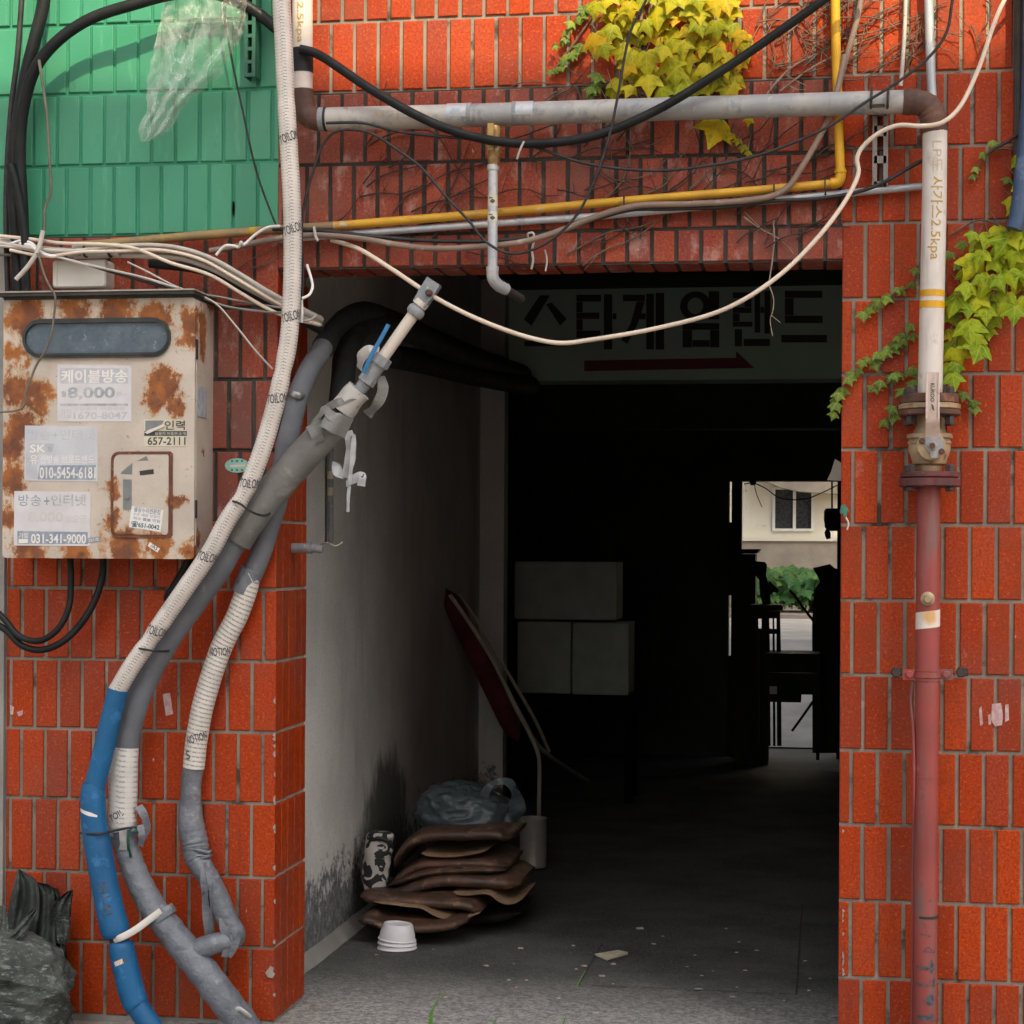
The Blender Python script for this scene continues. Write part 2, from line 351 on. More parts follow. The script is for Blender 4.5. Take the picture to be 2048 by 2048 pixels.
col = t.mix(t.ss(rm, 0.56, 0.68, 0, 0.65), base, (0.50, 0.29, 0.14))
col = t.mix(t.ss(rm, 0.64, 0.80), col, rust)
t.bump(t.math('ADD', t.ss(rm, 0.58, 0.7), t.noise(90, 4)), 0.35, 0.003)
M['cabinet'] = t.fin(col, t.ss(rm, 0.58, 0.7, 0.45, 0.85), 0, 0.4)
M['cab_rust'] = worn('red_brown_rust', (0.16, 0.055, 0.03), (0.11, 0.045, 0.03), 30, 0.9, 0.4, 90, spots=((0.32, 0.13, 0.05), 40, 0.56, 0.7))
M['cab_dark'] = worn('blackened_hood_metal', (0.025, 0.028, 0.026), (0.045, 0.042, 0.036), 14, 0.7, 0.2, 60, spots=((0.10, 0.06, 0.04), 20, 0.62, 0.74))
M['cab_lip'] = worn('worn_hood_edge', (0.40, 0.36, 0.31), (0.30, 0.26, 0.23), 30, 0.6, 0)
t = NT('dusty_blue_window')
col = t.mix(t.ss(t.noise(18, 6, 0.7), 0.3, 0.7), (0.055, 0.085, 0.115), (0.10, 0.135, 0.16))
col = t.mix(t.ss(t.noise(70, 3, 0.7), 0.60, 0.70, 0, 0.5), col, (0.25, 0.32, 0.36))
M['cab_glass'] = t.fin(col, 0.35, 0, 0.5)
M['rubber_seal'] = worn('black_rubber_seal', (0.012, 0.017, 0.018), (0.03, 0.035, 0.035), 20, 0.45, 0.1, 60)
M['lockplate'] = worn('grey_lock_plate', (0.22, 0.24, 0.25), (0.17, 0.185, 0.19), 20, 0.4, 0.05, 60, metal=0.4)

def leaf_mat(name, cols, trans=0.35, vs=0.55):
    t = NT(name)
    r = t.island()
    c = t.mix(t.ss(r, 0.0, 0.5), cols[0], cols[1])
    c = t.mix(t.ss(r, 0.55, 1.0), c, cols[2])
    c = t.mix(t.ss(t.noise(38, 5, 0.65), 0.44, 0.66, 0, 0.7), c, cols[3])
    u = t.sep(t.uv())
    au = t.math('ABSOLUTE', u[0]); av = t.math('ABSOLUTE', u[1])
    mid = t.ss(au, 0.0, 0.045, 1, 0)
    lat = t.ss(t.math('ABSOLUTE', t.math('SUBTRACT', t.math('MULTIPLY', au, 0.575), t.math('MULTIPLY', av, 0.82))), 0.0, 0.045, 1, 0)
    lat2 = t.ss(t.math('ABSOLUTE', t.math('SUBTRACT', t.math('MULTIPLY', au, 0.75), t.math('MULTIPLY', t.math('SUBTRACT', av, 0.38), 0.66))), 0.0, 0.03, 0.8, 0)
    vein = t.math('MAXIMUM', mid, t.math('MAXIMUM', lat, lat2))
    c = t.mix(t.math('MULTIPLY', vein, vs), c, (0.50, 0.50, 0.07))
    c = t.mix(t.ss(t.noise(70, 4, 0.7), 0.66, 0.74, 0, 0.8), c, (0.22, 0.10, 0.03))
    t.fin(c, 0.55, 0, 0.18)
    tr = t.n('ShaderNodeBsdfTranslucent')
    t.set(tr.inputs['Color'], c)
    mx = t.n('ShaderNodeMixShader')
    mx.inputs[0].default_value = trans
    t.t.links.new(t.b.outputs[0], mx.inputs[1]); t.t.links.new(tr.outputs[0], mx.inputs[2])
    t.t.links.new(mx.outputs[0], t.out.inputs[0])
    return t.mat
M['leaf_y'] = leaf_mat('yellowing_ivy_leaf', [(0.30, 0.31, 0.010), (0.52, 0.43, 0.012), (0.68, 0.37, 0.012), (0.13, 0.20, 0.008)])
M['leaf_g'] = leaf_mat('fresh_ivy_leaf', [(0.20, 0.31, 0.010), (0.36, 0.45, 0.012), (0.52, 0.52, 0.015), (0.09, 0.19, 0.008)])
M['leaf_s'] = leaf_mat('small_green_leaf', [(0.10, 0.19, 0.04), (0.16, 0.26, 0.05), (0.22, 0.30, 0.05), (0.08, 0.15, 0.03)])
M['leaf_d'] = leaf_mat('shrub_leaf', [(0.05, 0.15, 0.05), (0.09, 0.22, 0.07), (0.16, 0.28, 0.08), (0.05, 0.13, 0.05)], 0.3, 0.12)
M['twig'] = worn('dry_vine_bark', (0.16, 0.105, 0.075), (0.10, 0.07, 0.055), 40, 0.9, 0.2, 100)
M['twig_dark'] = worn('dark_dry_vine_bark', (0.05, 0.034, 0.028), (0.03, 0.022, 0.02), 40, 0.9, 0.2, 100)
M['twig_pale'] = worn('pale_dry_vine', (0.34, 0.26, 0.20), (0.24, 0.18, 0.14), 40, 0.9, 0.2, 100)
M['grass'] = worn('green_grass_blade', (0.06, 0.17, 0.02), (0.10, 0.22, 0.03), 40, 0.5, 0)
M['brown_pad'] = worn('cracked_brown_vinyl', (0.10, 0.050, 0.032), (0.05, 0.030, 0.022), 8, 0.5, 0.5, 50, spots=[((0.22, 0.125, 0.075), 24, 0.56, 0.68), ((0.02, 0.013, 0.01), 30, 0.58, 0.68)])
M['ply'] = worn('bent_plywood_edge', (0.30, 0.19, 0.115), (0.22, 0.14, 0.088), 14, 0.6, 0.2, 90)
M['grey_bag'] = worn('dusty_grey_plastic_film', (0.075, 0.10, 0.11), (0.05, 0.07, 0.078), 10, 0.35, 0.6, 22, bdist=0.02)
M['tin'] = worn('dull_tin_can', (0.50, 0.49, 0.45), (0.42, 0.41, 0.38), 12, 0.4, 0.05, 60, metal=0.3)
M['foambox'] = worn('white_polystyrene', (0.46, 0.50, 0.45), (0.38, 0.42, 0.38), 10, 0.85, 0.3, 140)
M['styro_bowl'] = worn('white_foam_bowl', (0.72, 0.71, 0.74), (0.66, 0.65, 0.68), 12, 0.6, 0.05, 90)
M['chair_red'] = worn('dark_red_seat_vinyl', (0.15, 0.022, 0.028), (0.08, 0.014, 0.02), 8, 0.5, 0.1, 60)
M['tube_met'] = worn('dull_chair_tube', (0.62, 0.57, 0.46), (0.50, 0.46, 0.38), 14, 0.5, 0.05, 60, metal=0.0)
M['wood_dark'] = worn('dark_stained_wood', (0.030, 0.022, 0.017), (0.018, 0.014, 0.012), 9, 0.7, 0.2, 60, spec=0.2)
M['cloth_wb'] = None
t = NT('black_and_white_cloth')
c = t.mix(t.ss(t.noise(16, 2, 0.4, dist=1.6), 0.47, 0.50), (0.025, 0.028, 0.03), (0.46, 0.44, 0.42))
t.bump(t.noise(40, 4), 0.3, 0.01)
M['cloth_wb'] = t.fin(c, 0.8, 0, 0.3)
t = NT('filthy_woven_sack')
c = t.mix(t.ss(t.noise(7, 6, 0.7), 0.34, 0.66), (0.085, 0.095, 0.085), (0.025, 0.032, 0.029))
c = t.mix(t.ss(t.noise(26, 5, 0.7, vec=t.scaled(0.6, 1, 1.8)), 0.54, 0.66, 0, 0.8), c, (0.20, 0.22, 0.205))
c = t.mix(t.ss(t.noise(11, 6, 0.7), 0.58, 0.68, 0, 0.8), c, (0.02, 0.027, 0.025))
c = t.mix(t.ss(t.noise(60, 5, 0.75, vec=t.scaled(0.5, 1, 2.2)), 0.55, 0.66, 0, 0.7), c, (0.30, 0.32, 0.30))
t.bump(t.math('ADD', t.noise(22, 5), t.math('MULTIPLY', t.noise(240, 2), 0.3)), 0.6, 0.012)
M['sack'] = t.fin(c, 0.8, 0, 0.3)
M['sack_dark'] = worn('blackened_sack_lining', (0.022, 0.028, 0.026), (0.012, 0.015, 0.014), 12, 0.7, 0.6, 40, spots=((0.06, 0.08, 0.065), 16, 0.54, 0.66), bdist=0.012)
t = NT('clear_plastic_film')
t.fin((0.78, 0.82, 0.76), 0.10, 0, 1.0)
w = t.noise(30, 3, 0.55, dist=0.8)
t.bump(w, 0.75, 0.02)
tr = t.n('ShaderNodeBsdfTransparent')
mx = t.n('ShaderNodeMixShader')
crease = t.ss(t.math('ABSOLUTE', t.math('SUBTRACT', t.noise(12, 1.5, 0.5, vec=t.scaled(1, 1, 0.45), dist=1.0), 0.5)), 0.0, 0.028, 0.5, 0.0)
fr = t.n('ShaderNodeLayerWeight'); fr.inputs[0].default_value = 0.55
f = t.math('ADD', t.math('MULTIPLY', fr.outputs['Facing'], 0.30), t.math('ADD', t.math('MULTIPLY', crease, 0.30), 0.05))
t.set(mx.inputs[0], f)
t.t.links.new(tr.outputs[0], mx.inputs[1]); t.t.links.new(t.b.outputs[0], mx.inputs[2]); t.t.links.new(mx.outputs[0], t.out.inputs[0])
M['film'] = t.mat
M['cream_wall'] = worn('cream_house_render', (0.76, 0.70, 0.57), (0.68, 0.63, 0.51), 2.2, 0.9, 0.3, 30, spots=((0.40, 0.35, 0.27), 5, 0.62, 0.7))
M['stone_base'] = worn('tan_block_base', (0.36, 0.30, 0.24), (0.28, 0.235, 0.19), 4, 0.9, 0.3, 30)
M['win_frame'] = worn('white_window_frame', (0.78, 0.76, 0.72), (0.72, 0.70, 0.67), 12, 0.4, 0)
M['win_glass'] = worn('dark_window_screen', (0.035, 0.037, 0.04), (0.05, 0.052, 0.055), 12, 0.3, 0)
M['facade_far'] = worn('pale_street_house', (0.80, 0.76, 0.70), (0.76, 0.72, 0.66), 2, 0.9, 0)
M['blue_pipe'] = worn('faded_blue_downspout', (0.04, 0.085, 0.17), (0.03, 0.06, 0.125), 9, 0.5, 0.1, 60, spots=((0.10, 0.15, 0.24), 14, 0.55, 0.7))
M['dark_post'] = worn('blackened_corner_post', (0.045, 0.042, 0.04), (0.07, 0.06, 0.055), 12, 0.8, 0.3, 60)
M['bracket'] = worn('grey_slotted_steel', (0.28, 0.26, 0.245), (0.20, 0.19, 0.18), 20, 0.55, 0.2, 90, metal=0.3, spots=((0.12, 0.075, 0.05), 20, 0.58, 0.7))
M['bracket_g'] = worn('dark_green_painted_steel', (0.012, 0.085, 0.055), (0.02, 0.11, 0.07), 20, 0.5, 0.1, 60)
M['black'] = worn('plain_black', (0.004, 0.004, 0.004), (0.006, 0.006, 0.006), 10, 0.95, 0, spec=0.05)
# ------------------------------------------------------------------ mesh helpers
class MB:
    def __init__(s):
        s.v, s.f, s.m, s.uv = [], [], [], []
    def add(s, vs, fs, mat=0, uvs=None):
        o = len(s.v)
        s.v += [Vector(p) for p in vs]
        for i, f in enumerate(fs):
            s.f.append([o + k for k in f]); s.m.append(mat)
            s.uv.append(uvs[i] if uvs else [(0, 0)] * len(f))
    def box(s, x0, x1, y0, y1, z0, z1, mat=0):
        x0, x1 = sorted((x0, x1)); y0, y1 = sorted((y0, y1)); z0, z1 = sorted((z0, z1))
        v = [(x, y, z) for z in (z0, z1) for y in (y0, y1) for x in (x0, x1)]
        s.add(v, [(0, 2, 3, 1), (4, 5, 7, 6), (0, 1, 5, 4), (2, 6, 7, 3), (0, 4, 6, 2), (1, 3, 7, 5)], mat)
    def plate(s, poly, y0, y1, mat=0, bev=0.0):
        """a polygon of (x, z) points given thickness from y0 (front) to y1 (back)"""
        a = sum(p[0] * q[1] - q[0] * p[1] for p, q in zip(poly, poly[1:] + poly[:1]))
        if a < 0: poly = poly[::-1]
        n = len(poly)
        v = [(x, y0, z) for x, z in poly] + [(x, y1, z) for x, z in poly]
        s.add(v, [list(range(n)), list(range(2 * n - 1, n - 1, -1))] + [(i, i + n, (i + 1) % n + n, (i + 1) % n) for i in range(n)], mat)
    def ring(s, outer, inner, y0, y1, mat=0):
        n = len(outer)
        v = [(x, y0, z) for x, z in outer] + [(x, y0, z) for x, z in inner] + [(x, y1, z) for x, z in outer] + [(x, y1, z) for x, z in inner]
        f = []
        for i in range(n):
            j = (i + 1) % n
            f += [(i, j, j + n, i + n), (i, i + 2 * n, j + 2 * n, j), (i + n, j + n, j + 3 * n, i + 3 * n)]
        s.add(v, f, mat)
    def build(s, name, mats, parent=None, smooth=None, label=None, cat=None, group=None, kind=None, loc=None):
        if not isinstance(mats, (list, tuple)): mats = [mats]
        if parent is None:
            if loc is None:
                xs = [p.x for p in s.v]; ys = [p.y for p in s.v]; zs = [p.z for p in s.v]
                loc = Vector(((min(xs) + max(xs)) / 2, (min(ys) + max(ys)) / 2, min(zs)))
            off = loc
        else:
            off = Vector((0, 0, 0)); q = parent
            while q is not None:
                off = off + q.location; q = q.parent
            loc = Vector((0, 0, 0))
        me = bpy.data.meshes.new(name)
        me.from_pydata([p - off for p in s.v], [], s.f)
        for mt in mats: me.materials.append(M[mt] if isinstance(mt, str) else mt)
        me.polygons.foreach_set('material_index', s.m)
        ul = me.uv_layers.new(name='uv')
        flat = [c for fu in s.uv for q in fu for c in q]
        ul.data.foreach_set('uv', flat)
        me.update()
        if smooth:
            me.polygons.foreach_set('use_smooth', [True] * len(me.polygons))
            me.set_sharp_from_angle(angle=math.radians(smooth))
        ob = bpy.data.objects.new(name, me)
        ob.location = loc
        ob.parent = parent
        COL.objects.link(ob)
        if label: ob['label'] = label
        if cat: ob['category'] = cat
        if group: ob['group'] = group
        if kind: ob['kind'] = kind
        return ob

def thing(name, label, cat, loc, group=None):
    o = bpy.data.objects.new(name, None)
    o.empty_display_size = 0.05
    o.location = loc
    COL.objects.link(o)
    o['label'] = label; o['category'] = cat
    if group: o['group'] = group
    return o

def cat_rom(pts, sub):
    """smooth curve through the points; every point is a list of numbers"""
    if len(pts) < 3: 
        a, b = pts[0], pts[-1]
        return [[x + (y - x) * k / sub for x, y in zip(a, b)] for k in range(sub)] + [list(b)]
    out = []
    n = len(pts)
    for i in range(n - 1):
        p0 = pts[i - 1] if i else [2 * a - b for a, b in zip(pts[0], pts[1])]
        p1, p2 = pts[i], pts[i + 1]
        p3 = pts[i + 2] if i + 2 < n else [2 * a - b for a, b in zip(pts[-1], pts[-2])]
        def dist(a, b): return max(1e-6, math.sqrt(sum((x - y) ** 2 for x, y in zip(a[:3], b[:3])))) ** 0.5
        t1 = dist(p0, p1); t2 = t1 + dist(p1, p2); t3 = t2 + dist(p2, p3)
        for k in range(sub):
            t_ = t1 + (t2 - t1) * k / sub
            r = []
            for a, b, c, d_ in zip(p0, p1, p2, p3):
                A1 = a + (b - a) * t_ / t1
                A2 = b + (c - b) * (t_ - t1) / (t2 - t1)
                A3 = c + (d_ - c) * (t_ - t2) / (t3 - t2)
                B1 = A1 + (A2 - A1) * t_ / t2
                B2 = A2 + (A3 - A2) * (t_ - t1) / (t3 - t1)
                r.append(B1 + (B2 - B1) * (t_ - t1) / (t2 - t1))
            out.append(r)
    out.append(list(pts[-1]))
    return out

def px_path(pix, Y=None, r=None, sub=6):
    """pixel points (x, y[, depth[, radius in pixels]]) -> smooth world points and radii in metres"""
    rows = []
    for q in pix:
        y = q[2] if len(q) > 2 and q[2] is not None else Y
        p = P(q[0], q[1], y)
        rr = q[3] if len(q) > 3 else r
        rows.append([p.x, p.y, p.z, rr * mpp(p)])
    rows = cat_rom(rows, sub)
    return [Vector(a[:3]) for a in rows], [a[3] for a in rows]

def frames(pts):
    T = []
    for i in range(len(pts)):
        a = pts[max(0, i - 1)]; b = pts[min(len(pts) - 1, i + 1)]
        d_ = (b - a)
        T.append(d_.normalized() if d_.length > 1e-9 else Vector((0, 0, 1)))
    n = Vector((0, -1, 0)); n = n - T[0] * n.dot(T[0])
    if n.length < 0.1:
        n = Z - T[0] * Z.dot(T[0])
    n.normalize()
    N = [n]
    for i in range(1, len(pts)):
        n = N[-1] - T[i] * N[-1].dot(T[i])
        n.normalize(); N.append(n)
    return T, N

def tube(mb, pts, rad, seg=10, mat=0, cap=True, wob=0.0, wscale=30.0, flat=1.0):
    T, N = frames(pts)
    if not isinstance(rad, (list, tuple)): rad = [rad] * len(pts)
    vs, fs, us = [], [], []
    s_ = 0.0; S_ = []
    for i, p in enumerate(pts):
        if i: s_ += (p - pts[i - 1]).length
        S_.append(s_)
        B = T[i].cross(N[i])
        for k in range(seg):
            a = 2 * pi * k / seg
            rr = rad[i]
            dvec = N[i] * cos(a) * flat + B * sin(a)
            if wob:
                rr *= 1 + wob * noise.noise((p + dvec * rad[i]) * wscale)
            vs.append(p + dvec * rr)
    for i in range(len(pts) - 1):
        for k in range(seg):
            j = (k + 1) % seg
            fs.append((i * seg + k, i * seg + j, (i + 1) * seg + j, (i + 1) * seg + k))
            u0_, u1_ = k / seg, (k + 1) / seg
            us.append([(u0_, S_[i]), (u1_, S_[i]), (u1_, S_[i + 1]), (u0_, S_[i + 1])])
    if cap:
        fs.append(list(range(seg - 1, -1, -1))); us.append([(0, 0)] * seg)
        o = (len(pts) - 1) * seg
        fs.append([o + k for k in range(seg)]); us.append([(0, 0)] * seg)
    mb.add(vs, fs, mat, us)

def lathe(mb, c, axis, prof, seg=24, mat=0):
    """profile of (height along axis, radius) about a centre"""
    axis = Vector(axis).normalized()
    n = Vector((0, -1, 0)) - axis * (-axis.y)
    if n.length < 0.1: n = Vector((1, 0, 0))
    n.normalize(); b = axis.cross(n)
    vs, fs = [], []
    for h, r_ in prof:
        for k in range(seg):
            a = 2 * pi * k / seg
            vs.append(Vector(c) + axis * h + (n * cos(a) + b * sin(a)) * r_)
    for i in range(len(prof) - 1):
        for k in range(seg):
            j = (k + 1) % seg
            fs.append((i * seg + k, i * seg + j, (i + 1) * seg + j, (i + 1) * seg + k))
    fs.append(list(range(seg - 1, -1, -1)))
    o = (len(prof) - 1) * seg
    fs.append([o + k for k in range(seg)])
    mb.add(vs, fs, mat)

def hexbolt(mb, c, axis, r_, h, mat=0, seg=6):
    lathe(mb, c, axis, [(0, r_), (h * 0.8, r_), (h, r_ * 0.8)], seg, mat)

_tc = {}
def text_geo(body, bold=0.0):
    k = (body, bold)
    if k not in _tc:
        c = bpy.data.curves.new('text', 'FONT')
        c.body = body; c.offset = bold; c.resolution_u = 3
        o = bpy.data.objects.new('text', c)
        me = bpy.data.meshes.new_from_object(o)
        vs = [(v.co.x, v.co.y) for v in me.vertices]
        fs = [tuple(p.vertices) for p in me.polygons]
        bpy.data.objects.remove(o); bpy.data.curves.remove(c); bpy.data.meshes.remove(me)
        x0 = min(v[0] for v in vs); x1 = max(v[0] for v in vs); y0 = min(v[1] for v in vs); y1 = max(v[1] for v in vs)
        _tc[k] = ([((x - x0) / (x1 - x0), (y - y0) / (y1 - y0)) for x, y in vs], fs, (x1 - x0) / (y1 - y0))
    return _tc[k]

def orient(vs, fs, d_):
    out = []
    for f in fs:
        n = (vs[f[1]] - vs[f[0]]).cross(vs[f[2]] - vs[f[0]])
        out.append(f if n.dot(d_) >= 0 else tuple(reversed(f)))
    return out

def text_rect(mb, body, x0, y0, x1, y1, Y, mat=0, bold=0.0, ang=0.0):
    """lettering that fills a pixel rectangle on the vertical plane at depth Y"""
    vs, fs, _a = text_geo(body, bold)
    a = P((x0 + x1) / 2, (y0 + y1) / 2, Y)
    w = (P(x1, (y0 + y1) / 2, Y) - P(x0, (y0 + y1) / 2, Y)).x
    h = (P((x0 + x1) / 2, y0, Y) - P((x0 + x1) / 2, y1, Y)).z
    ca, sa = cos(ang), sin(ang)
    out = []
    for u, v in vs:
        dx, dz = (u - 0.5) * w, (v - 0.5) * h
        out.append(Vector((a.x + dx * ca - dz * sa, Y, a.z + dx * sa + dz * ca)))
    mb.add(out, orient(out, fs, Vector((0, -1, 0))), mat)

def subdiv2d(vs, fs, mx):
    """cut flat faces up so that they can follow a curved surface"""
    vs = list(vs); mid = {}; done = []
    todo = []
    for f in fs:
        for i in range(1, len(f) - 1): todo.append((f[0], f[i], f[i + 1]))
    while todo:
        t3 = todo.pop()
        best, bl = -1, mx
        for i in range(3):
            a, b = vs[t3[i]], vs[t3[(i + 1) % 3]]
            l = abs(a[1] - b[1])
            if l > bl: best, bl = i, l
        if best < 0: done.append(t3); continue
        a, b, c = t3[best], t3[(best + 1) % 3], t3[(best + 2) % 3]
        k = (min(a, b), max(a, b))
        if k not in mid:
            mid[k] = len(vs); vs.append(((vs[a][0] + vs[b][0]) / 2, (vs[a][1] + vs[b][1]) / 2))
        q = mid[k]
        todo += [(a, q, c), (q, b, c)]
    return vs, done

def on_tube(mb, pts, rad, flat2d, fs, s0, mat=0, eps=0.0006, phi0=0.0):
    """2-D points (along, around: metres, around > 0 towards +X for a tube that runs down) laid on a tube's camera side"""
    S_ = [0.0]
    for i in range(1, len(pts)): S_.append(S_[-1] + (pts[i] - pts[i - 1]).length)
    flat2d, fs = subdiv2d(flat2d, fs, rad[0] * 0.28)
    out = []
    nd = Vector((0, 0, 0))
    for al, ar in flat2d:
        s_ = min(max(s0 + al, 0.0), S_[-1] - 1e-6)
        i = 0
        while i < len(S_) - 2 and S_[i + 1] < s_: i += 1
        f = (s_ - S_[i]) / max(1e-9, S_[i + 1] - S_[i])
        c = pts[i].lerp(pts[i + 1], f); rr = rad[i] + (rad[i + 1] - rad[i]) * f
        t_ = (pts[i + 1] - pts[i]).normalized()
        n = Vector((0, -1, 0)); n = (n - t_ * n.dot(t_)).normalized()
        b = t_.cross(n)
        ph = -(ar / rr) + phi0
        out.append(c + (n * cos(ph) + b * sin(ph)) * (rr + eps))
        nd += n
    mb.add(out, orient(out, fs, nd), mat)

def s_at(pts, q):
    """arc length of the path point nearest to q"""
    best, bs, s_ = 1e9, 0, 0
    for i, p in enumerate(pts):
        if i: s_ += (p - pts[i - 1]).length
        if (p - q).length < best: best, bs = (p - q).length, s_
    return bs

def grid2(nu, nv):
    return [(u / nu, v / nv) for v in range(nv + 1) for u in range(nu + 1)], [(v * (nu + 1) + u, v * (nu + 1) + u + 1, (v + 1) * (nu + 1) + u + 1, (v + 1) * (nu + 1) + u) for v in range(nv) for u in range(nu)]

def rrect(x0, z0, x1, z1, r_, n=5, corners=(1, 1, 1, 1)):
    """rounded rectangle in (x, z), counter-clockwise from the lower right corner"""
    out = []
    for (cx, cz, a0, on) in ((x1 - r_, z0 + r_, -90, corners[0]), (x1 - r_, z1 - r_, 0, corners[1]), (x0 + r_, z1 - r_, 90, corners[2]), (x0 + r_, z0 + r_, 180, corners[3])):
        for k in range(n + 1):
            a = math.radians(a0 + 90 * k / n)
            if on: out.append((cx + r_ * cos(a), cz + r_ * sin(a)))
            else:
                s2 = 1.0 / max(abs(cos(a)), abs(sin(a)))
                out.append((cx + r_ * cos(a) * s2, cz + r_ * sin(a) * s2))
    return out

# ------------------------------------------------------------------ the tiled building
XC = P(551.5, 1250).x            # corner of the left pillar
XR = P(1681, 1250).x             # edge of the right pillar
ZL = P(1080, 531).z              # underside of the lintel
JW, JH = 0.0105, 0.0095

def tiles(mb, pt, vrows, joints, u0, u1, mt=0, mm=1, mjw=JW):
    nrm = (pt(0, 0, 1) - pt(0, 0, 0))
    flip = (pt(1, 0, 0) - pt(0, 0, 0)).cross(pt(0, 1, 0) - pt(0, 0, 0)).dot(nrm) < 0
    def q(vs, fs, mat):
        mb.add(vs, [tuple(reversed(f)) for f in fs] if flip else fs, mat)
    va, vb = vrows[0], vrows[-1]
    nu = max(1, int((u1 - u0) / 0.3))
    for i in range(nu):
        a, b = u0 + (u1 - u0) * i / nu, u0 + (u1 - u0) * (i + 1) / nu
        q([pt(a, va, -0.0055), pt(b, va, -0.0055), pt(b, vb, -0.0055), pt(a, vb, -0.0055)], [(0, 1, 2, 3)], mm)
    for ri in range(len(vrows) - 1):
        v0, v1 = vrows[ri] + JH / 2, vrows[ri + 1] - JH / 2
        js = joints(ri)
        edges = sorted([u0] + [j for j in js if u0 + 0.004 < j < u1 - 0.004] + [u1])
        for a, b in zip(edges, edges[1:]):
            a2 = a + (mjw / 2 if a > u0 else 0); b2 = b - (mjw / 2 if b < u1 else 0)
            a2 += random.uniform(-0.0008, 0.0008) if a > u0 else 0
            b2 += random.uniform(-0.0008, 0.0008) if b < u1 else 0
            if b2 - a2 < 0.004: continue
            e = 0.0024
            h = random.uniform(-0.0008, 0.0008)
            tu, tv = random.uniform(-0.0006, 0.0006), random.uniform(-0.0008, 0.0008)
            w0, w1 = v0 + random.uniform(-0.0008, 0.0008), v1 + random.uniform(-0.0008, 0.0008)
            vs = [pt(a2, w0, -0.0055), pt(b2, w0, -0.0055), pt(b2, w1, -0.0055), pt(a2, w1, -0.0055),
                  pt(a2, w0, -0.0018 + h), pt(b2, w0, -0.0018 + h), pt(b2, w1, -0.0018 + h), pt(a2, w1, -0.0018 + h),
                  pt(a2 + e, w0 + e, h - tu - tv), pt(b2 - e, w0 + e, h + tu - tv), pt(b2 - e, w1 - e, h + tu + tv), pt(a2 + e, w1 - e, h - tu + tv)]
            fs = [(0, 1, 5, 4), (1, 2, 6, 5), (2, 3, 7, 6), (3, 0, 4, 7), (4, 5, 9, 8), (5, 6, 10, 9), (6, 7, 11, 10), (7, 4, 8, 11), (8, 9, 10, 11)]
            q(vs, fs, mt)

front = lambda u, v, h: Vector((u, -h, v))
# joints measured at pillar and lintel
pr = (P(2024, 1120).x - P(1705, 1120).x) / 6
xr0 = P(1705, 1120).x
plh = (P(527, 1250).x - P(283, 1250).x) / 5
xl0 = P(527, 1250).x
ptp = (P(897, 100).x - P(662, 100).x) / 5
xt0 = P(662, 100).x
pg = (P(447, 250).x - P(114, 250).x) / 7
xg0 = P(114, 250).x
def jl(x0, p, a=-60, b=60): return [x0 + p * k for k in range(a, b)]
zr = [P(1690, y).z for y in [2106, 1955, 1801, 1648.5, 1500, 1349, 1200, 1049, 899, 749, 599, 447, 297, 149, -1, -151, -301, -451]]
zlow = [P(551, y).z for y in [2046, 1897, 1756, 1608, 1466, 1324, 1179.5]] + [P(500, y).z for y in [1043, 901, 758.6, 615]] + [P(275, 470).z]
zgreen = [P(275, y).z for y in [470, 329, 185, 46, -97, -240, -383, -526, -660]]
ztop = [ZL] + [P(1190, y).z for y in [461, 316, 169.5, 25, -122, -269, -416, -560]]
X_L, X_RR = P(14, 1250).x, P(3300, 1250).x
XGL = P(-10, 250).x
XG = XC
UPZ = ztop[-1]

bld = thing('building', 'red tiled shop building with a dark ground floor passage under its lintel', 'building', Vector((XC, 0.0, 0.0)))
mb = MB()
tiles(mb, front, zr, lambda r: jl(xr0, pr) if r % 2 == 1 else jl(xr0 + pr * 0.43, pr), XR, X_RR)
wl = mb.build('pillar', ['tile', 'mortar'], bld, label='right pillar of orange red tiles')
mb = MB()
tiles(mb, front, zlow[:8], lambda r: jl(xl0 - plh * 0.46, plh) if r % 2 == 0 else jl(xl0, plh), X_L, XC)
ret = lambda u, v, h: Vector((XC + h, u, v))
zret = zlow + [ZL]
RD = 0.33
tiles(mb, ret, zlow[:-1] + [ZL], lambda r: [0.067 + 0.068 * k + (0.0 if r % 2 else 0.004) for k in range(6)], 0.004, RD, 0, 2, 0.007)
mb.build('pillar', ['tile', 'mortar', 'mortar_pale'], bld, label='left pillar of red tiles under the meter cabinet')
mb = MB()
tiles(mb, front, zlow[7:], lambda r: jl(xl0 - plh * 0.46, plh) if r % 2 == 1 else jl(xl0, plh), X_L, XC)
mb.build('facade', ['tile_dirty', 'mortar_dark'], bld)
mb = MB()
tiles(mb, front, zgreen, lambda r: jl(xg0, pg) if r % 2 == 1 else jl(xg0 + pg * 0.42, pg), XGL, XG, mjw=0.0085)
mb.build('painted_facade', ['tile_green', 'mortar_green'], bld, label='tiles painted bright green')
mb = MB()
jt = lambda r: jl(xt0, ptp) if r % 2 == 1 else jl(xt0 + ptp * 0.47, ptp)
tiles(mb, front, ztop[:4], jt, XG, XR, 0, 1)
tiles(mb, front, ztop[3:], lambda r: jt(r + 3), XG, XR, 2, 3)
soff = lambda u, v, h: Vector((u, v, ZL - h))
tiles(mb, soff, [0.006, 0.172], lambda r: jt(0), XC, XR, 0, 1)
mb.build('lintel', ['tile_dirty', 'mortar_dark', 'tile', 'mortar'], bld)
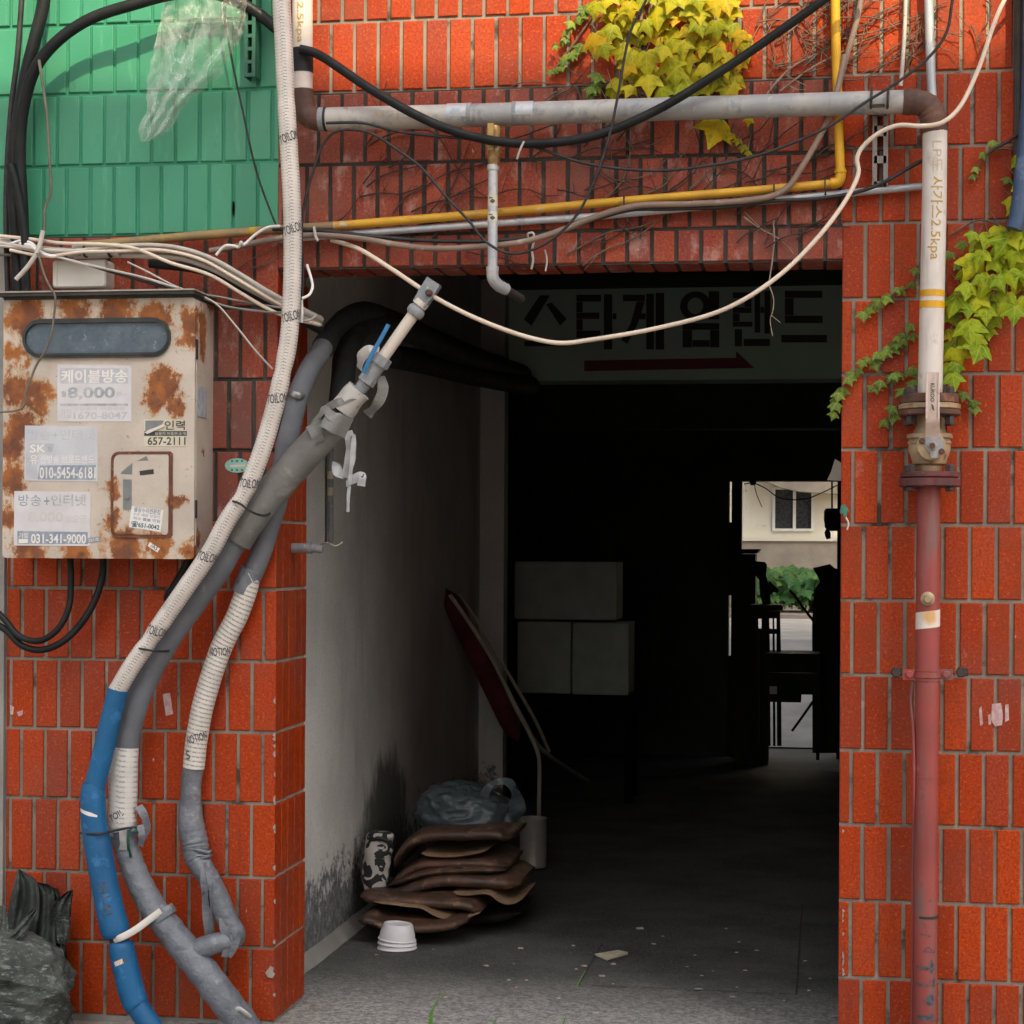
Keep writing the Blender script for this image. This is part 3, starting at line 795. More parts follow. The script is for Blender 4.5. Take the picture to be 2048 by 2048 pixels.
# body of the building
XPL = P(523, 1990, 0.28).x       # plaster wall on the left of the passage
CE, BK, TOPZ, XI = 2.62, 7.5, 14.5, 3.4
mb = MB()
mb.box(-6, XC - 0.006, 0.006, RD, -0.1, CE)
mb.box(XC - 0.006, XR, 0.006, 0.17, ZL + 0.006, CE)
mb.box(XR + 0.003, XI, 0.006, RD, -0.1, CE)
mb.box(-6, XI + 2, 0.008, BK + 0.15, CE, TOPZ)
mb.box(XI, XI + 2, 0.006, BK + 0.15, -0.1, CE - 0.001)
mb.build('storey', ['plain'], bld)
mb = MB()
mb.box(-6, XI + 2, 0.0, 0.007, UPZ + 0.002, TOPZ)
mb.box(X_RR + 0.002, XI + 2, 0.0, 0.005, -0.1, UPZ)
mb.build('upper_facade', ['upper'], bld)
mb = MB()
mb.box(XPL - 0.25, XPL, RD, 4.0, -0.1, CE - 0.002)
mb.build('passage_wall', ['plaster'], bld, label='peeling white plaster wall of the passage')
mb = MB()
xj = P(1007, 1200, 4.0).x
mb.box(XPL - 0.25, xj, 4.0, 4.12, -0.1, CE - 0.004)
mb.build('pilaster', ['plaster'], bld)
mb = MB()
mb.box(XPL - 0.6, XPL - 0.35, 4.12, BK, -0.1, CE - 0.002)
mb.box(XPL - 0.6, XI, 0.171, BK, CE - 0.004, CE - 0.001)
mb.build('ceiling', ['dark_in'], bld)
XD0, XD1, ZD = P(1457, 1200, BK).x, P(1674, 1200, BK).x, P(1560, 962, BK).z
mb = MB()
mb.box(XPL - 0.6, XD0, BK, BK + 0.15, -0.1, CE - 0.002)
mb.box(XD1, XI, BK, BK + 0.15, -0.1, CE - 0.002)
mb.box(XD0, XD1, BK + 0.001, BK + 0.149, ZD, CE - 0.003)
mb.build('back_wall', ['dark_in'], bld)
xa, xb = P(1462.5, 1200, BK - 0.1).x, P(1483, 1200, BK - 0.1).x
mb = MB(); mb.box(xa, xb, BK - 0.12, BK - 0.02, 0, ZD)
mb.box(P(1455, 1200, BK - .1).x, xa, BK - 0.10, BK - 0.05, P(1460, 1190, BK).z, P(1460, 1045, BK).z)
mb.box(P(1455, 1200, BK - .1).x, xa, BK - 0.10, BK - 0.05, 0, P(1460, 1310, BK).z)
mb.build('door_post', ['wood_dark'], bld)
# beam with the painted shop sign
YBM = 4.4
zb0, zb1 = P(1300, 760, YBM).z, CE - 0.004
mb = MB(); mb.box(XPL, XI, YBM, YBM + 0.25, zb0, zb1)
beam = mb.build('beam', ['beam'], bld, label='beam painted with black lettering and a red arrow')
def C7(x, y): return (960 + x / 2.542, 500 + y / 2.542)
ys = YBM - 0.003
def quad(mb, pts, Y, mat=0):
    w = [P(*C7(x, y), Y) for x, y in pts]
    mb.plate([(p.x, p.z) for p in w], Y, Y + 0.002, mat)
def bar(mb, x0, y0, x1, y1, mat=0): quad(mb, [(x0, y0), (x1, y0), (x1, y1), (x0, y1)], ys, mat)
mb = MB()
quad(mb, [(305, 230), (355, 230), (262, 385), (222, 352)], ys); quad(mb, [(335, 275), (365, 268), (440, 350), (408, 385)], ys); bar(mb, 225, 462, 435, 490)
bar(mb, 490, 228, 615, 262); bar(mb, 490, 318, 607, 350); bar(mb, 490, 410, 612, 446); bar(mb, 490, 264, 522, 316); bar(mb, 490, 352, 522, 408); bar(mb, 630, 225, 672, 505); bar(mb, 674, 322, 694, 352)
bar(mb, 727, 228, 838, 260); quad(mb, [(796, 262), (838, 262), (800, 380), (748, 478), (718, 458), (765, 375)], ys); bar(mb, 845, 222, 884, 505); bar(mb, 810, 322, 843, 352); bar(mb, 893, 218, 936, 506)
c0 = C7(1095, 284)
def oval(rx, rz):
    c = P(*c0, ys); k = mpp(c) / 2.542
    return [(c.x + rx * k * cos(2 * pi * i / 28), c.z + rz * k * sin(2 * pi * i / 28)) for i in range(28)]
mb.ring(oval(78, 74), oval(40, 42), ys, ys + 0.002)
bar(mb, 1163, 210, 1216, 352); bar(mb, 1030, 372, 1216, 405); bar(mb, 1030, 407, 1078, 495); bar(mb, 1170, 407, 1216, 495); bar(mb, 1080, 458, 1168, 492)
bar(mb, 1285, 215, 1380, 245); bar(mb, 1345, 247, 1380, 290); bar(mb, 1285, 292, 1380, 320); bar(mb, 1285, 322, 1320, 362); bar(mb, 1285, 364, 1385, 390)
bar(mb, 1396, 212, 1424, 420); bar(mb, 1426, 290, 1444, 320); bar(mb, 1446, 208, 1476, 425); bar(mb, 1295, 402, 1332, 490); bar(mb, 1340, 452, 1474, 488)
bar(mb, 1550, 208, 1740, 243); bar(mb, 1550, 245, 1594, 332); bar(mb, 1550, 334, 1742, 371); bar(mb, 1532, 432, 1764, 470)
mb.build('lettering', ['letter'], beam)
mb = MB(); quad(mb, [(530, 562), (1302, 548), (1302, 514), (1395, 600), (530, 616)], ys)
mb.build('painted_arrow', ['arrow'], beam)
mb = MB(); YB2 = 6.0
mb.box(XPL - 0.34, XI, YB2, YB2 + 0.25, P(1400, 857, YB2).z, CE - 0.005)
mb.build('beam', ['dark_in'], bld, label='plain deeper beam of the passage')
# worn grey strip and post at the ends of the tiled front
mb = MB(); mb.box(X_L - 2.2, X_L - 0.004, -0.012, 0.006, -0.1, zgreen[0]); mb.build('rendered_wall', ['plain'], bld, label='grey rendered strip beside the tiles')
mb = MB(); mb.box(XGL - 1.5, XGL - 0.001, -0.010, 0.006, zgreen[0] + 0.001, UPZ); mb.build('rendered_wall', ['plain'], bld, label='grey rendered wall beside the green tiles')

# ------------------------------------------------------------------ ground
mb = MB()
def slab(x0, x1, y0, y1, z, mat, nx=1, ny=1, jit=0):
    vs = []
    for j in range(ny + 1):
        for i in range(nx + 1):
            x = x0 + (x1 - x0) * i / nx; y = y0 + (y1 - y0) * j / ny
            vs.append(Vector((x, y, z + (jit * noise.noise(Vector((x * 2, y * 2, 0))) if jit else 0))))
    fs = [(j * (nx + 1) + i, j * (nx + 1) + i + 1, (j + 1) * (nx + 1) + i + 1, (j + 1) * (nx + 1) + i) for j in range(ny) for i in range(nx)]
    mb.add(vs, fs, mat)
slab(-60, 60, -60, 80, -0.02, 0)
mb.build('ground', ['street'], kind='structure')
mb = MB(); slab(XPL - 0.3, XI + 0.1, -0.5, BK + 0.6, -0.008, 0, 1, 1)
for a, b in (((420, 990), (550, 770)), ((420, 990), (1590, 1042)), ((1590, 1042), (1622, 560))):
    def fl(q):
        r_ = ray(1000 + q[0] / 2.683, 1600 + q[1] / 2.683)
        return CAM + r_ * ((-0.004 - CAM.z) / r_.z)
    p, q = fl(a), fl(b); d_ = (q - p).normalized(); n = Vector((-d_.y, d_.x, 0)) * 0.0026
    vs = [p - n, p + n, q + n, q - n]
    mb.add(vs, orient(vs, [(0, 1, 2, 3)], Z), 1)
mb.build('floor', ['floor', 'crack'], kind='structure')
def on_floor(px, py, z=0.0):
    r_ = ray(px, py); return CAM + r_ * ((z - CAM.z) / r_.z)
# mortar fillet along the foot of the plaster wall
mb = MB()
N_ = 40
vs = []
for i in range(N_ + 1):
    y = RD + 0.002 + (3.9 - RD) * i / N_
    w_ = 0.035 + 0.012 * noise.noise(Vector((0, y * 5, 3)))
    vs += [Vector((XPL + 0.001, y, 0.035 + 0.01 * noise.noise(Vector((0, y * 6, 9))))), Vector((XPL + w_, y, -0.007))]
mb.add(vs, [(2 * i, 2 * i + 1, 2 * i + 3, 2 * i + 2) for i in range(N_)], 0)
mb.build('mortar_fillet', ['plain'], bld)
# yard behind: low concrete, raised terrace
mb = MB(); mb.box(-9, 9, BK + 0.7, 9.0, -0.3, -0.006); mb.build('yard', ['yard'], kind='structure')
mb = MB(); mb.add([(-9, 8.2, -0.3), (9, 8.2, -0.3), (9, 8.2, -0.005), (-9, 8.2, -0.005), (-9, 10.6, 0.62), (9, 10.6, 0.62), (-9, 40, 0.62), (9, 40, 0.62), (-9, 40, -0.3), (9, 40, -0.3)], [(0, 1, 2, 3), (3, 2, 5, 4), (4, 5, 7, 6), (6, 7, 9, 8), (8, 9, 1, 0), (0, 3, 4, 6, 8), (1, 9, 7, 5, 2)])
mb.build('terrace', ['yard'], kind='structure')

# chipped tile edges on the two pillars
rc = random.Random(9)
for x, ys_ in ((550.5, (1402, 1470, 1478, 1492, 1508, 1549, 1600, 1655, 1662, 1736, 1803, 1884, 1990)), (1684.5, (1662, 1822, 1830, 1842, 1868, 1912, 1924, 1941, 1948))):
    for y in ys_:
        w_, h_ = rc.uniform(2.5, 6), rc.uniform(4, 11)
        sg = -1 if x < 1000 else 1
        pts_ = [(x, y - h_), (x + sg * w_ * 0.7, y - h_ * 0.5), (x + sg * w_, y + rc.uniform(-2, 2)), (x + sg * w_ * 0.6, y + h_ * 0.6), (x, y + h_)]
        mb = MB(); mb.plate([(P(a, b, -0.001).x, P(a, b, -0.001).z) for a, b in pts_], -0.0016, 0.002); mb.build('chip', 'mortar_pale', bld)
# ------------------------------------------------------------------ gas pipe
def simple(name, pix, Y, r, mat, label, cat, seg=8, sub=6, group=None, wob=0.0, parent=None):
    pts, rad = px_path(pix, Y, r, sub)
    mb = MB(); tube(mb, pts, rad, seg, 0, True, wob)
    return mb.build(name, mat, parent, 60, label, cat, group), pts, rad

YP = -0.085
gp = thing('gas_pipe', 'thick grey white gas pipe crossing above the passage and dropping through a flanged valve', 'gas pipe', P(1860, 1100, YP))
# riser at the upper left
pts, rad = px_path([(605, -220), (605, 100), (605, 186)], YP, 20.5, 6)
mb = MB(); tube(mb, pts, rad, 20)
riser = mb.build('riser', 'gas_white', gp, 60)
mb = MB()
vs, fs, asp = text_geo('2.5kpa', 0.008)
k = mpp(pts[0])
s0 = s_at(pts, P(605, 2, YP)); L = 82 * k
on_tube(mb, pts, rad, [(u * L, (v - 0.5) * 17 * k - 1 * k) for u, v in vs], fs, s0, 0)
mb.build('lettering', 'ink_yellow', riser)
pts, rad = px_path([(605, 98), (605, 146)], YP, 21.5, 6)
mb = MB(); tube(mb, pts, rad, 20, wob=0.03); mb.build('tape_wrap', 'tape_and_shade', riser, 60)
pts, rad = px_path([(605, 180), (606, 205), (613, 228), (630, 238), (650, 239)], YP, 22.5, 6)
mb = MB(); tube(mb, pts, rad, 20); mb.build('elbow', 'rust_pipe', gp, 60)
hp = [(640, 238.5, YP, 23), (900, 232, YP, 23), (1400, 216, YP, 23), (1812, 203.5, YP, 23.5)]
pts, rad = px_path(hp, YP, 23, 14)
mb = MB(); tube(mb, pts, rad, 24)
hpipe = mb.build('horizontal_pipe', 'gas_grey', gp, 60)
def band(x, w_, r_, mat, name, par, y=None):
    yy = 238.5 + (x - 640) * (203.5 - 238.5) / 1172 if y is None else y
    sl_ = (203.5 - 238.5) / 1172
    p_, r2 = px_path([(x - w_ / 2, yy - sl_ * w_ / 2), (x + w_ / 2, yy + sl_ * w_ / 2)], YP, r_, 3)
    mb = MB(); tube(mb, p_, r2, 24); mb.build(name, mat, par, 60)
band(652, 5, 24, 'tape_and_shade', 'joint_ring', hpipe); band(646, 14, 23.6, 'fitting', 'joint_ring', hpipe)
band(940, 9, 24, 'fitting', 'joint_ring', hpipe); band(1030, 8, 24, 'fitting', 'joint_ring', hpipe); band(915, 40, 23.4, 'galv', 'joint_ring', hpipe); band(1050, 36, 23.4, 'galv', 'joint_ring', hpipe)
mb = MB()
vs, fs, asp = text_geo('시가스', 0.01)
k = mpp(pts[4])
on_tube(mb, pts, rad, [(u * 92 * k, (v - 0.5) * 20 * k + 1 * k) for u, v in vs], fs, s_at(pts, P(745, 236, YP)), 0)
mb.build('lettering', 'ink_faint', hpipe)
pts, rad = px_path([(1806, 204), (1835, 205), (1855, 213), (1866, 232), (1869, 266)], YP, 25, 6)
mb = MB(); tube(mb, pts, [r_ * (1 + 0.08 * sin(i * 0.9) ** 6) for i, r_ in enumerate(rad)], 22, wob=0.05); mb.build('elbow', 'rust_pipe', gp, 60)
pts, rad = px_path([(1870, 258), (1868.5, 400), (1865, 560), (1860, 790)], YP, 24.4, 10)
mb = MB(); tube(mb, pts, rad, 26)
dp_ = mb.build('downpipe', 'gas_white', gp, 60)
mb = MB()
k = mpp(pts[8])
def pipe_text(body, y0, y1, width, off, mat, bold=0.006, x=1866):
    vs, fs, asp = text_geo(body, bold)
    on_tube(mb, pts, rad, [(u * (y1 - y0) * k, (v - 0.5) * width * k + off * k) for u, v in vs], fs, s_at(pts, P(x, y0, YP)), mat)
pipe_text('사가스2.5kpa', 358, 524, 29, 2, 0)
pipe_text('LP도', 283, 345, 20, 4, 1, 0.0)
mb.build('lettering', ['ink_yellow', 'ink_faint'], dp_)
mb = MB()
for y0, y1 in ((574, 587), (601, 615)):
    g, fg = grid2(4, 24)
    on_tube(mb, pts, rad, [(a * (y1 - y0) * k, (b * 2 - 1) * 24.4 * pi * 0.92 * k) for a, b in g], fg, s_at(pts, P(1864, y0, YP)), 0)
mb.build('painted_band', 'yellow_pure', dp_)
# flanged valve
VX = 1859
vc = lambda y, x=VX: P(x, y, YP)
vk = mpp(vc(880))
valve = MB()
lathe(valve, vc(892), Z, [(-62 * vk, 22 * vk), (-50 * vk, 25 * vk), (-40 * vk, 25 * vk), (-36 * vk, 33 * vk), (-26 * vk, 36 * vk), (-6 * vk, 42 * vk), (16 * vk, 40 * vk), (22 * vk, 34 * vk), (30 * vk, 32 * vk), (40 * vk, 25 * vk), (62 * vk, 24 * vk), (64 * vk, 20 * vk)], 28)
for z0, z1, r_ in ((868, 878, 45), (882, 890, 43)):
    lathe(valve, vc(z1), Z, [(0, (r_ - 2) * vk), (2 * vk, r_ * vk), ((z1 - z0 - 2) * vk, r_ * vk), ((z1 - z0) * vk, (r_ - 2) * vk)], 28)
vo = valve.build('valve', 'brass', gp, 40)
def flange(y0, y1, r_, mat, bolts, up):
    mb = MB()
    h = (y1 - y0) * vk
    lathe(mb, vc(y1), Z, [(0, (r_ - 3) * vk), (2 * vk, r_ * vk), (h - 2 * vk, r_ * vk), (h, (r_ - 4) * vk)], 36)
    o = mb.build('flange', mat, vo, 40)
    return o
f1 = flange(789, 808, 57, 'rust_pipe', 0, 1); f2 = flange(808, 820, 61, 'brass', 0, 1); f2b = flange(820, 832, 61, 'rust_pipe', 0, 1)
f3 = flange(944, 956, 58, 'red_dark', 0, 0); f4 = flange(957, 974, 61, 'red_dark', 0, 0)
for a in (25, 155, 215, 325):
    dx, dy = cos(math.radians(a)), sin(math.radians(a))
    for yy, hh in ((832, 18), (974, 8)):
        c = vc(yy) + Vector((dx * 46 * vk, dy * 46 * vk, -hh * vk)); mb = MB(); hexbolt(mb, c, Z, 10 * vk, hh * vk); mb.build('flange_bolt', 'iron_dark', vo, 30)
    for yy, hh in ((789, 14), (944, 14)):
        c = vc(yy) + Vector((dx * 46 * vk, dy * 46 * vk, 0)); mb = MB(); hexbolt(mb, c, Z, 10 * vk, hh * vk); mb.build('flange_bolt', 'iron_dark', vo, 30)
# square actuator pad with the round cover, lever handle
yv = YP - 42 * vk
mb = MB()
ctr = P(1862, 893, yv)
lathe(mb, ctr + Vector((0, 0.012, 0)), (0, -1, 0), [(0, 29 * vk), (0.012, 29 * vk), (0.016, 26 * vk)], 28)
mb.build('valve_cover', 'brass', vo, 40)
mb = MB()
yc = ctr.y - 0.004
pl = [P(x, y, yc) for x, y in ((1852, 868), (1874, 868), (1886, 880), (1889, 893), (1884, 904), (1876, 908), (1875, 916), (1861, 916), (1860, 905), (1851, 898), (1849, 884))]
mb.plate([(p.x, p.z) for p in pl], yc - 0.004, yc + 0.006)
hexbolt(mb, P(1864, 892, yc) + Vector((0, -0.003, 0)), (0, -1, 0), 10 * vk, 0.010)
mb.build('stop_plate', 'steel', vo, 30)
for x, y in ((1844, 882), (1883, 903), (1864, 892)):
    mb = MB(); hexbolt(mb, P(x, y, yc) + Vector((0, -0.003 if x != 1864 else -0.011, 0)), (0, -1, 0), 6 * vk, 0.008, 0, 12); mb.build('cover_screw', 'rust_pipe', vo, 30)
# lever: foot plate bends out, then runs up in front of the pipe
mb = MB()
xc0, xc1 = 1851.5, 1879.5
prof = [(876, yc - 0.003), (862, yc - 0.010), (848, yc - 0.030), (838, yc - 0.036), (744, yc - 0.040)]
th = 0.0035
vs = []
for yy, Y in prof:
    a, b = P(xc0 + (838 - yy) * 0.012, yy, Y), P(xc1 - (838 - yy) * 0.03 if yy < 838 else xc1, yy, Y)
    vs += [a, b, b + Vector((0, th, 0)), a + Vector((0, th, 0))]
fs = [(0, 3, 2, 1)]
for i in range(len(prof) - 1):
    o = i * 4
    fs += [(o + k, o + (k + 1) % 4, o + 4 + (k + 1) % 4, o + 4 + k) for k in range(4)]
o = (len(prof) - 1) * 4; fs.append((o, o + 1, o + 2, o + 3))
mb.add(vs, fs)
# raised edges of the pressed lever
for xx in (1852.2, 1876.5):
    p0, p1 = P(xx + 0.5, 838, yc - 0.038), P(xx + 1.2, 745, yc - 0.042)
    tube(mb, [p0, p1], 0.0024, 6)
hd = mb.build('lever', 'handle', vo, 30)
mb = MB()
yl = yc - 0.0425
text_rect(mb, 'KUROO', 1846, 781, 1884, 789, yl, 0, 0.03, -pi / 2)
e = [P(1866, 814, yl)]
mb.plate([(P(x, y, yl).x, P(x, y, yl).z) for x, y in ((1862, 807), (1867, 811), (1869, 822), (1864, 818))], yl - 0.0003, yl)
text_rect(mb, 'OPEN', 1857, 752, 1876, 757, yl, 1, 0.0, -pi / 2)
mb.build('lettering', ['ink_black', 'ink_mid'], hd)
# red lower pipe
pts, rad = px_path([(1857, 970), (1855.5, 1250), (1853, 1550), (1851, 1800), (1850, 2130)], YP, 23.6, 10)
mb = MB(); tube(mb, pts, rad, 26)
lp = mb.build('lower_pipe', 'red_pipe', gp, 60)
mb = MB()
c = P(1854, 1197, YP) + Vector((0, -23 * vk, 0))
lathe(mb, c, (0, -1, 0), [(-0.006, 14 * vk), (0.006, 14 * vk), (0.008, 12 * vk)], 20, 0)
hexbolt(mb, c + Vector((0, -0.007, 0)), (0, -1, 0), 9 * vk, 0.012, 0, 8)
mb.build('plug', 'brass', lp, 40)
mb = MB()
g, fg = grid2(6, 24)
k = mpp(pts[10])
on_tube(mb, pts, rad, [(a * 34 * k + (0.5 - b) * 9 * k, (b - 0.5) * 46 * pi * 0.5 * k * 1.08) for a, b in g], fg, s_at(pts, P(1855, 1227, YP)), 0)
t = NT('rust_stained_label')
lpz = P(1858, 1232, YP)
dd = t.n('ShaderNodeVectorMath', operation='DISTANCE'); t.set(dd.inputs[0], t.pos()); dd.inputs[1].default_value = (lpz.x, lpz.y - 0.03, lpz.z)
M['label_rust'] = t.fin(t.mix(t.ss(t.math('ADD', dd.outputs['Value'], t.math('MULTIPLY', t.noise(60, 3, vec=t.scaled(1, 1, 0.3)), 0.03)), 0.022, 0.045, 0.85, 0), (0.72, 0.68, 0.62), (0.62, 0.33, 0.08)), 0.6)
mb.build('label', 'label_rust', lp)
# clamp with ears and anchor bolts
mb = MB()
for y0, y1, r_ in ((1338, 1342, 25.5), (1343, 1355, 27.5), (1356, 1361, 25.5)):
    tube(mb, [P(1854.5, y0, YP), P(1854.5, y1, YP)], r_ * vk, 26)
for a, b in ((1806, 1832), (1878, 1906)):
    mb.box(P(a, 1346, YP - 0.02).x, P(b, 1346, YP - 0.02).x, YP - 0.012, YP - 0.003, P(a, 1359, YP).z, P(a, 1338, YP).z)
    hexbolt(mb, P((a + b) / 2, 1348, YP) + Vector((0, -0.012, 0)), (0, -1, 0), 7.5 * vk, 0.008, 0, 12)
mb.build('pipe_clamp', 'red_pipe', lp, 40)
for x in (1792, 1922):
    mb = MB()
    tube(mb, [P(x, 1344, 0.0), P(x, 1344, YP - 0.01)], 5 * vk, 10)
    hexbolt(mb, P(x, 1344, YP - 0.005), (0, -1, 0), 11 * vk, 0.02, 0, 6)
    mb.box(P(x, 1344, 0).x - 0.012, P(x, 1344, 0).x + 0.012, YP - 0.008, YP + 0.0, P(x, 1352, YP).z, P(x, 1336, YP).z)
    mb.build('anchor_bolt', 'iron_dark', lp, 30)
for nm, yy, h_ in (('tie', 1553, 4), ('pipe_seam', 1832, 5)):
    mb = MB(); tube(mb, [P(1852.5, yy - h_ / 2, YP), P(1852.5, yy + h_ / 2, YP)], 24.6 * vk, 24)
    mb.build(nm, 'red_pipe' if nm == 'tie' else 'iron_dark', lp, 60)
mb = MB()
random.seed(5)
for i in range(22):
    y = random.uniform(1860, 2040); x0 = random.uniform(1830, 1850); x1 = x0 + random.uniform(10, 24)
    n = 8
    al = [( (y + random.uniform(-1, 1) + (6 * math.sin(q * 0.9 + i) if i % 3 == 0 else q * 0.8)) ) for q in range(n)]
    w_ = random.uniform(0.5, 1.6)
    fl = []
    s_b = s_at(pts, P(1851, y, YP))
    for q in range(n):
        ar = (x0 + (x1 - x0) * q / (n - 1) - 1851) * 1.15 * k
        d_ = (al[q] - y) * k
        fl += [(d_ - w_ * k, ar), (d_ + w_ * k, ar)]
    on_tube(mb, pts, rad, fl, [(2 * q, 2 * q + 1, 2 * q + 3, 2 * q + 2) for q in range(n - 1)], s_b, 0)
for (cx, cy, rx, ry) in ((1861, 1985, 8, 13), (1862, 1940, 5, 14), (1858, 2010, 9, 4), (1864, 2030, 5, 9), (1850, 2036, 20, 5), (1868, 1962, 3, 10)):
    fl = [(ry * (0.7 + 0.5 * random.random()) * k * sin(2 * pi * q / 12), (cx - 1851 + rx * (0.7 + 0.5 * random.random()) * cos(2 * pi * q / 12)) * k) for q in range(12)]
    on_tube(mb, pts, rad, fl, [tuple(range(12))], s_at(pts, P(1851, cy, YP)), 0, eps=0.0009)
mb.build('black_smear', 'ink_black', lp)
pw, rw = px_path([(1826, 1362, -0.09), (1822, 1400, -0.08), (1826, 1450, -0.09), (1828, 1555, -0.10), (1826, 1700, -0.08), (1825, 1860, -0.07), (1824, 2090, -0.07)], None, 3.4, 6)
mb = MB(); tube(mb, pw, rw, 8); mb.build('thin_wire', 'red_pipe', lp, 60)
# branch with a brass cock
YB_ = YP - 0.028
br = MB()
pts, rad = px_path([(986, 330), (986, 350), (985.5, 440), (985, 535)], YB_, 9.8, 6)
tube(br, pts, rad, 14)
brp, brr = pts, rad
bro = br.build('branch_pipe', 'galv', gp, 60)
mb = MB(); tube(mb, [P(986, 330, YB_), P(986, 340, YB_)], 12 * vk, 14); mb.build('pipe_collar', 'galv', bro, 60)
mb = MB(); tube(mb, [P(985, 533, YB_), P(985, 543, YB_)], 13 * vk, 14); mb.build('pipe_collar', 'galv', bro, 60)
mb = MB()
pts, rad = px_path([(985, 540, YB_), (986, 556, YB_ + 0.004), (995, 569, YB_ + 0.02), (1012, 579, YB_ + 0.05)], None, 12, 6); tube(mb, pts, rad, 14)
mb.build('elbow', 'galv', bro, 60)
mb = MB(); pts, rad = px_path([(1010, 578, YB_ + 0.045), (1028, 589, YB_ + 0.1), (1042, 598, YB_ + 0.14)], None, 9, 4); tube(mb, pts, rad, 14); mb.build('pipe_stub', 'iron_dark', bro, 60)
mb = MB()
p_, r_ = px_path([(988, 252, YB_), (989, 300, YB_), (987, 332, YB_)], None, 11, 6)
tube(mb, p_, [q * (1 + 0.25 * max(0, sin(i * 1.5))) for i, q in enumerate(r_)], 12)
mb.box(P(975, 260, YB_ - .03).x, P(987, 260, YB_ - .03).x, YB_ - 0.030, YB_ - 0.022, P(980, 304, YB_).z, P(980, 251, YB_).z)
hexbolt(mb, P(982, 292, YB_) + Vector((0, -0.02, 0)), (0, -1, 0), 10 * vk, 0.012)
mb.build('brass_cock', 'brass_y', bro, 40)
mb = MB()
k = mpp(brp[0])
for y0, y1 in ((399, 421), (431, 451)):
    g, fg = grid2(4, 10)
    s0 = s_at(brp, P(985, y0, YB_))
    on_tube(mb, brp, brr, [(a * (y1 - y0) * k, (b - 0.5) * 26 * k) for a, b in g], fg, s0, 0)
    on_tube(mb, brp, brr, [(13 * k + 5 * k * sin(q), 1 * k + 5.5 * k * cos(q)) for q in (0, pi / 2, pi, 3 * pi / 2)], [(0, 1, 2, 3)], s0, 1, eps=0.0012)
    on_tube(mb, brp, brr, [(5 * k + a, -3 * k + b) for a, b in ((0, -4 * k), (0, 4 * k), (2.4 * k, 4 * k), (2.4 * k, -4 * k))], [(0, 1, 2, 3)], s0, 1, eps=0.0012)
mb.build('label', ['paper_y', 'ink_black'], bro)
# slotted wall bracket that holds the pipe
mb = MB()
xs0, xs1 = P(1745, 300, -0.03).x, P(1776, 300, -0.03).x
z0, z1 = P(1760, 372, -0.03).z, P(1760, 222, -0.03).z
w_ = xs1 - xs0
# channel: two flanges, web pieces round three slots
mb.box(xs0, xs0 + 0.004, -0.035, -0.002, z0, z1); mb.box(xs1 - 0.004, xs1, -0.035, -0.002, z0, z1)
web = [(0.0, 0.06), (0.30, 0.40), (0.66, 0.80), (0.93, 1.0)]
for a, b in web: mb.box(xs0 + 0.004, xs1 - 0.004, -0.034, -0.031, z0 + (z1 - z0) * a, z0 + (z1 - z0) * b)
mb.box(xs0 + 0.004, xs0 + 0.012, -0.034, -0.0312, z0, z1); mb.box(xs1 - 0.012, xs1 - 0.004, -0.034, -0.0312, z0, z1)
mb.build('wall_bracket', 'bracket', gp, label='grey slotted steel bracket under the pipe end')
mb = MB()
mb.box(P(1740, 216, -.06).x, P(1768, 216, -.06).x, -0.115, -0.002, P(1750, 219, -.06).z - 0.006, P(1750, 213, -.06).z - 0.006)
for x in (1741, 1774):
    p_, r_ = px_path([(x, 224, -0.06), (x + 1, 210, -0.12), (x + 2, 190, -0.125), (x + 3, 176, -0.09)], None, 3, 5); tube(mb, p_, r_, 6)
mb.build('strap_bolt', 'iron_dark', gp, 40)

# ------------------------------------------------------------------ other pipes
yp = thing('yellow_pipe', 'bright yellow gas tube dropping beside the thick pipe and running along above the passage', 'pipe', P(1300, 400, -0.03))
pts, rad = px_path([(1671, -220), (1671, 40), (1677, 250), (1681, 345)], -0.035, 9.5, 8)
mb = MB(); tube(mb, pts, rad, 14); mb.build('vertical_run', 'yellow_pure', yp, 60)
pts, rad = px_path([(1681, 338), (1681, 352), (1676, 364), (1662, 367)], -0.035, 11, 5)
mb = MB(); tube(mb, pts, rad, 14); tube(mb, [P(1681, 342, -.035), P(1681, 346, -.035)], 13 * vk, 14); mb.build('elbow', 'yellow_pure', yp, 60)
pts, rad = px_path([(1668, 367), (1545, 378), (1250, 402), (950, 429), (665, 452)], -0.035, 8.8, 14)
mb = MB(); tube(mb, pts, rad, 14); mb.build('horizontal_run', 'yellow', yp, 60)
pts, rad = px_path([(668, 452), (560, 459), (400, 471), (215, 487), (150, 492)], -0.035, 9, 8)
mb = MB(); tube(mb, pts, rad, 14); mb.build('horizontal_run', 'yellow_old', yp, 60, label='browned far end of the yellow run')
for x, y in ((1548, 384), (1248, 408), (1650, 374)):
    p_, r_ = px_path([(x, y - 16, -0.05), (x, y, -0.062), (x + 1, y + 14, -0.05), (x, y + 12, -0.02)], None, 1.8, 5)
    mb = MB(); tube(mb, p_, r_, 6); mb.build('cable_tie', 'thin_black', yp, 60)
simple('conduit_pipe', [(1852, 372), (1720, 384), (1500, 404), (1200, 432), (1000, 446), (700, 468), (560, 478)], -0.022, 7.5, 'galv', 'slim grey metal conduit running just under the yellow tube', 'pipe', 12, 8)
simple('conduit_pipe', [(1853, -200), (1858, 30), (1865, 200), (1868, 216)], -0.03, 9, 'galv', 'slim pale grey conduit coming down behind the brown pipe elbow', 'pipe', 12, 6)
simple('cable', [(1813, -160), (1810, 40), (1804, 140), (1801, 172)], -0.02, 4.2, 'pale_wire', 'pale straight cable clipped down the sunlit tiles beside the slim grey conduit', 'cable')
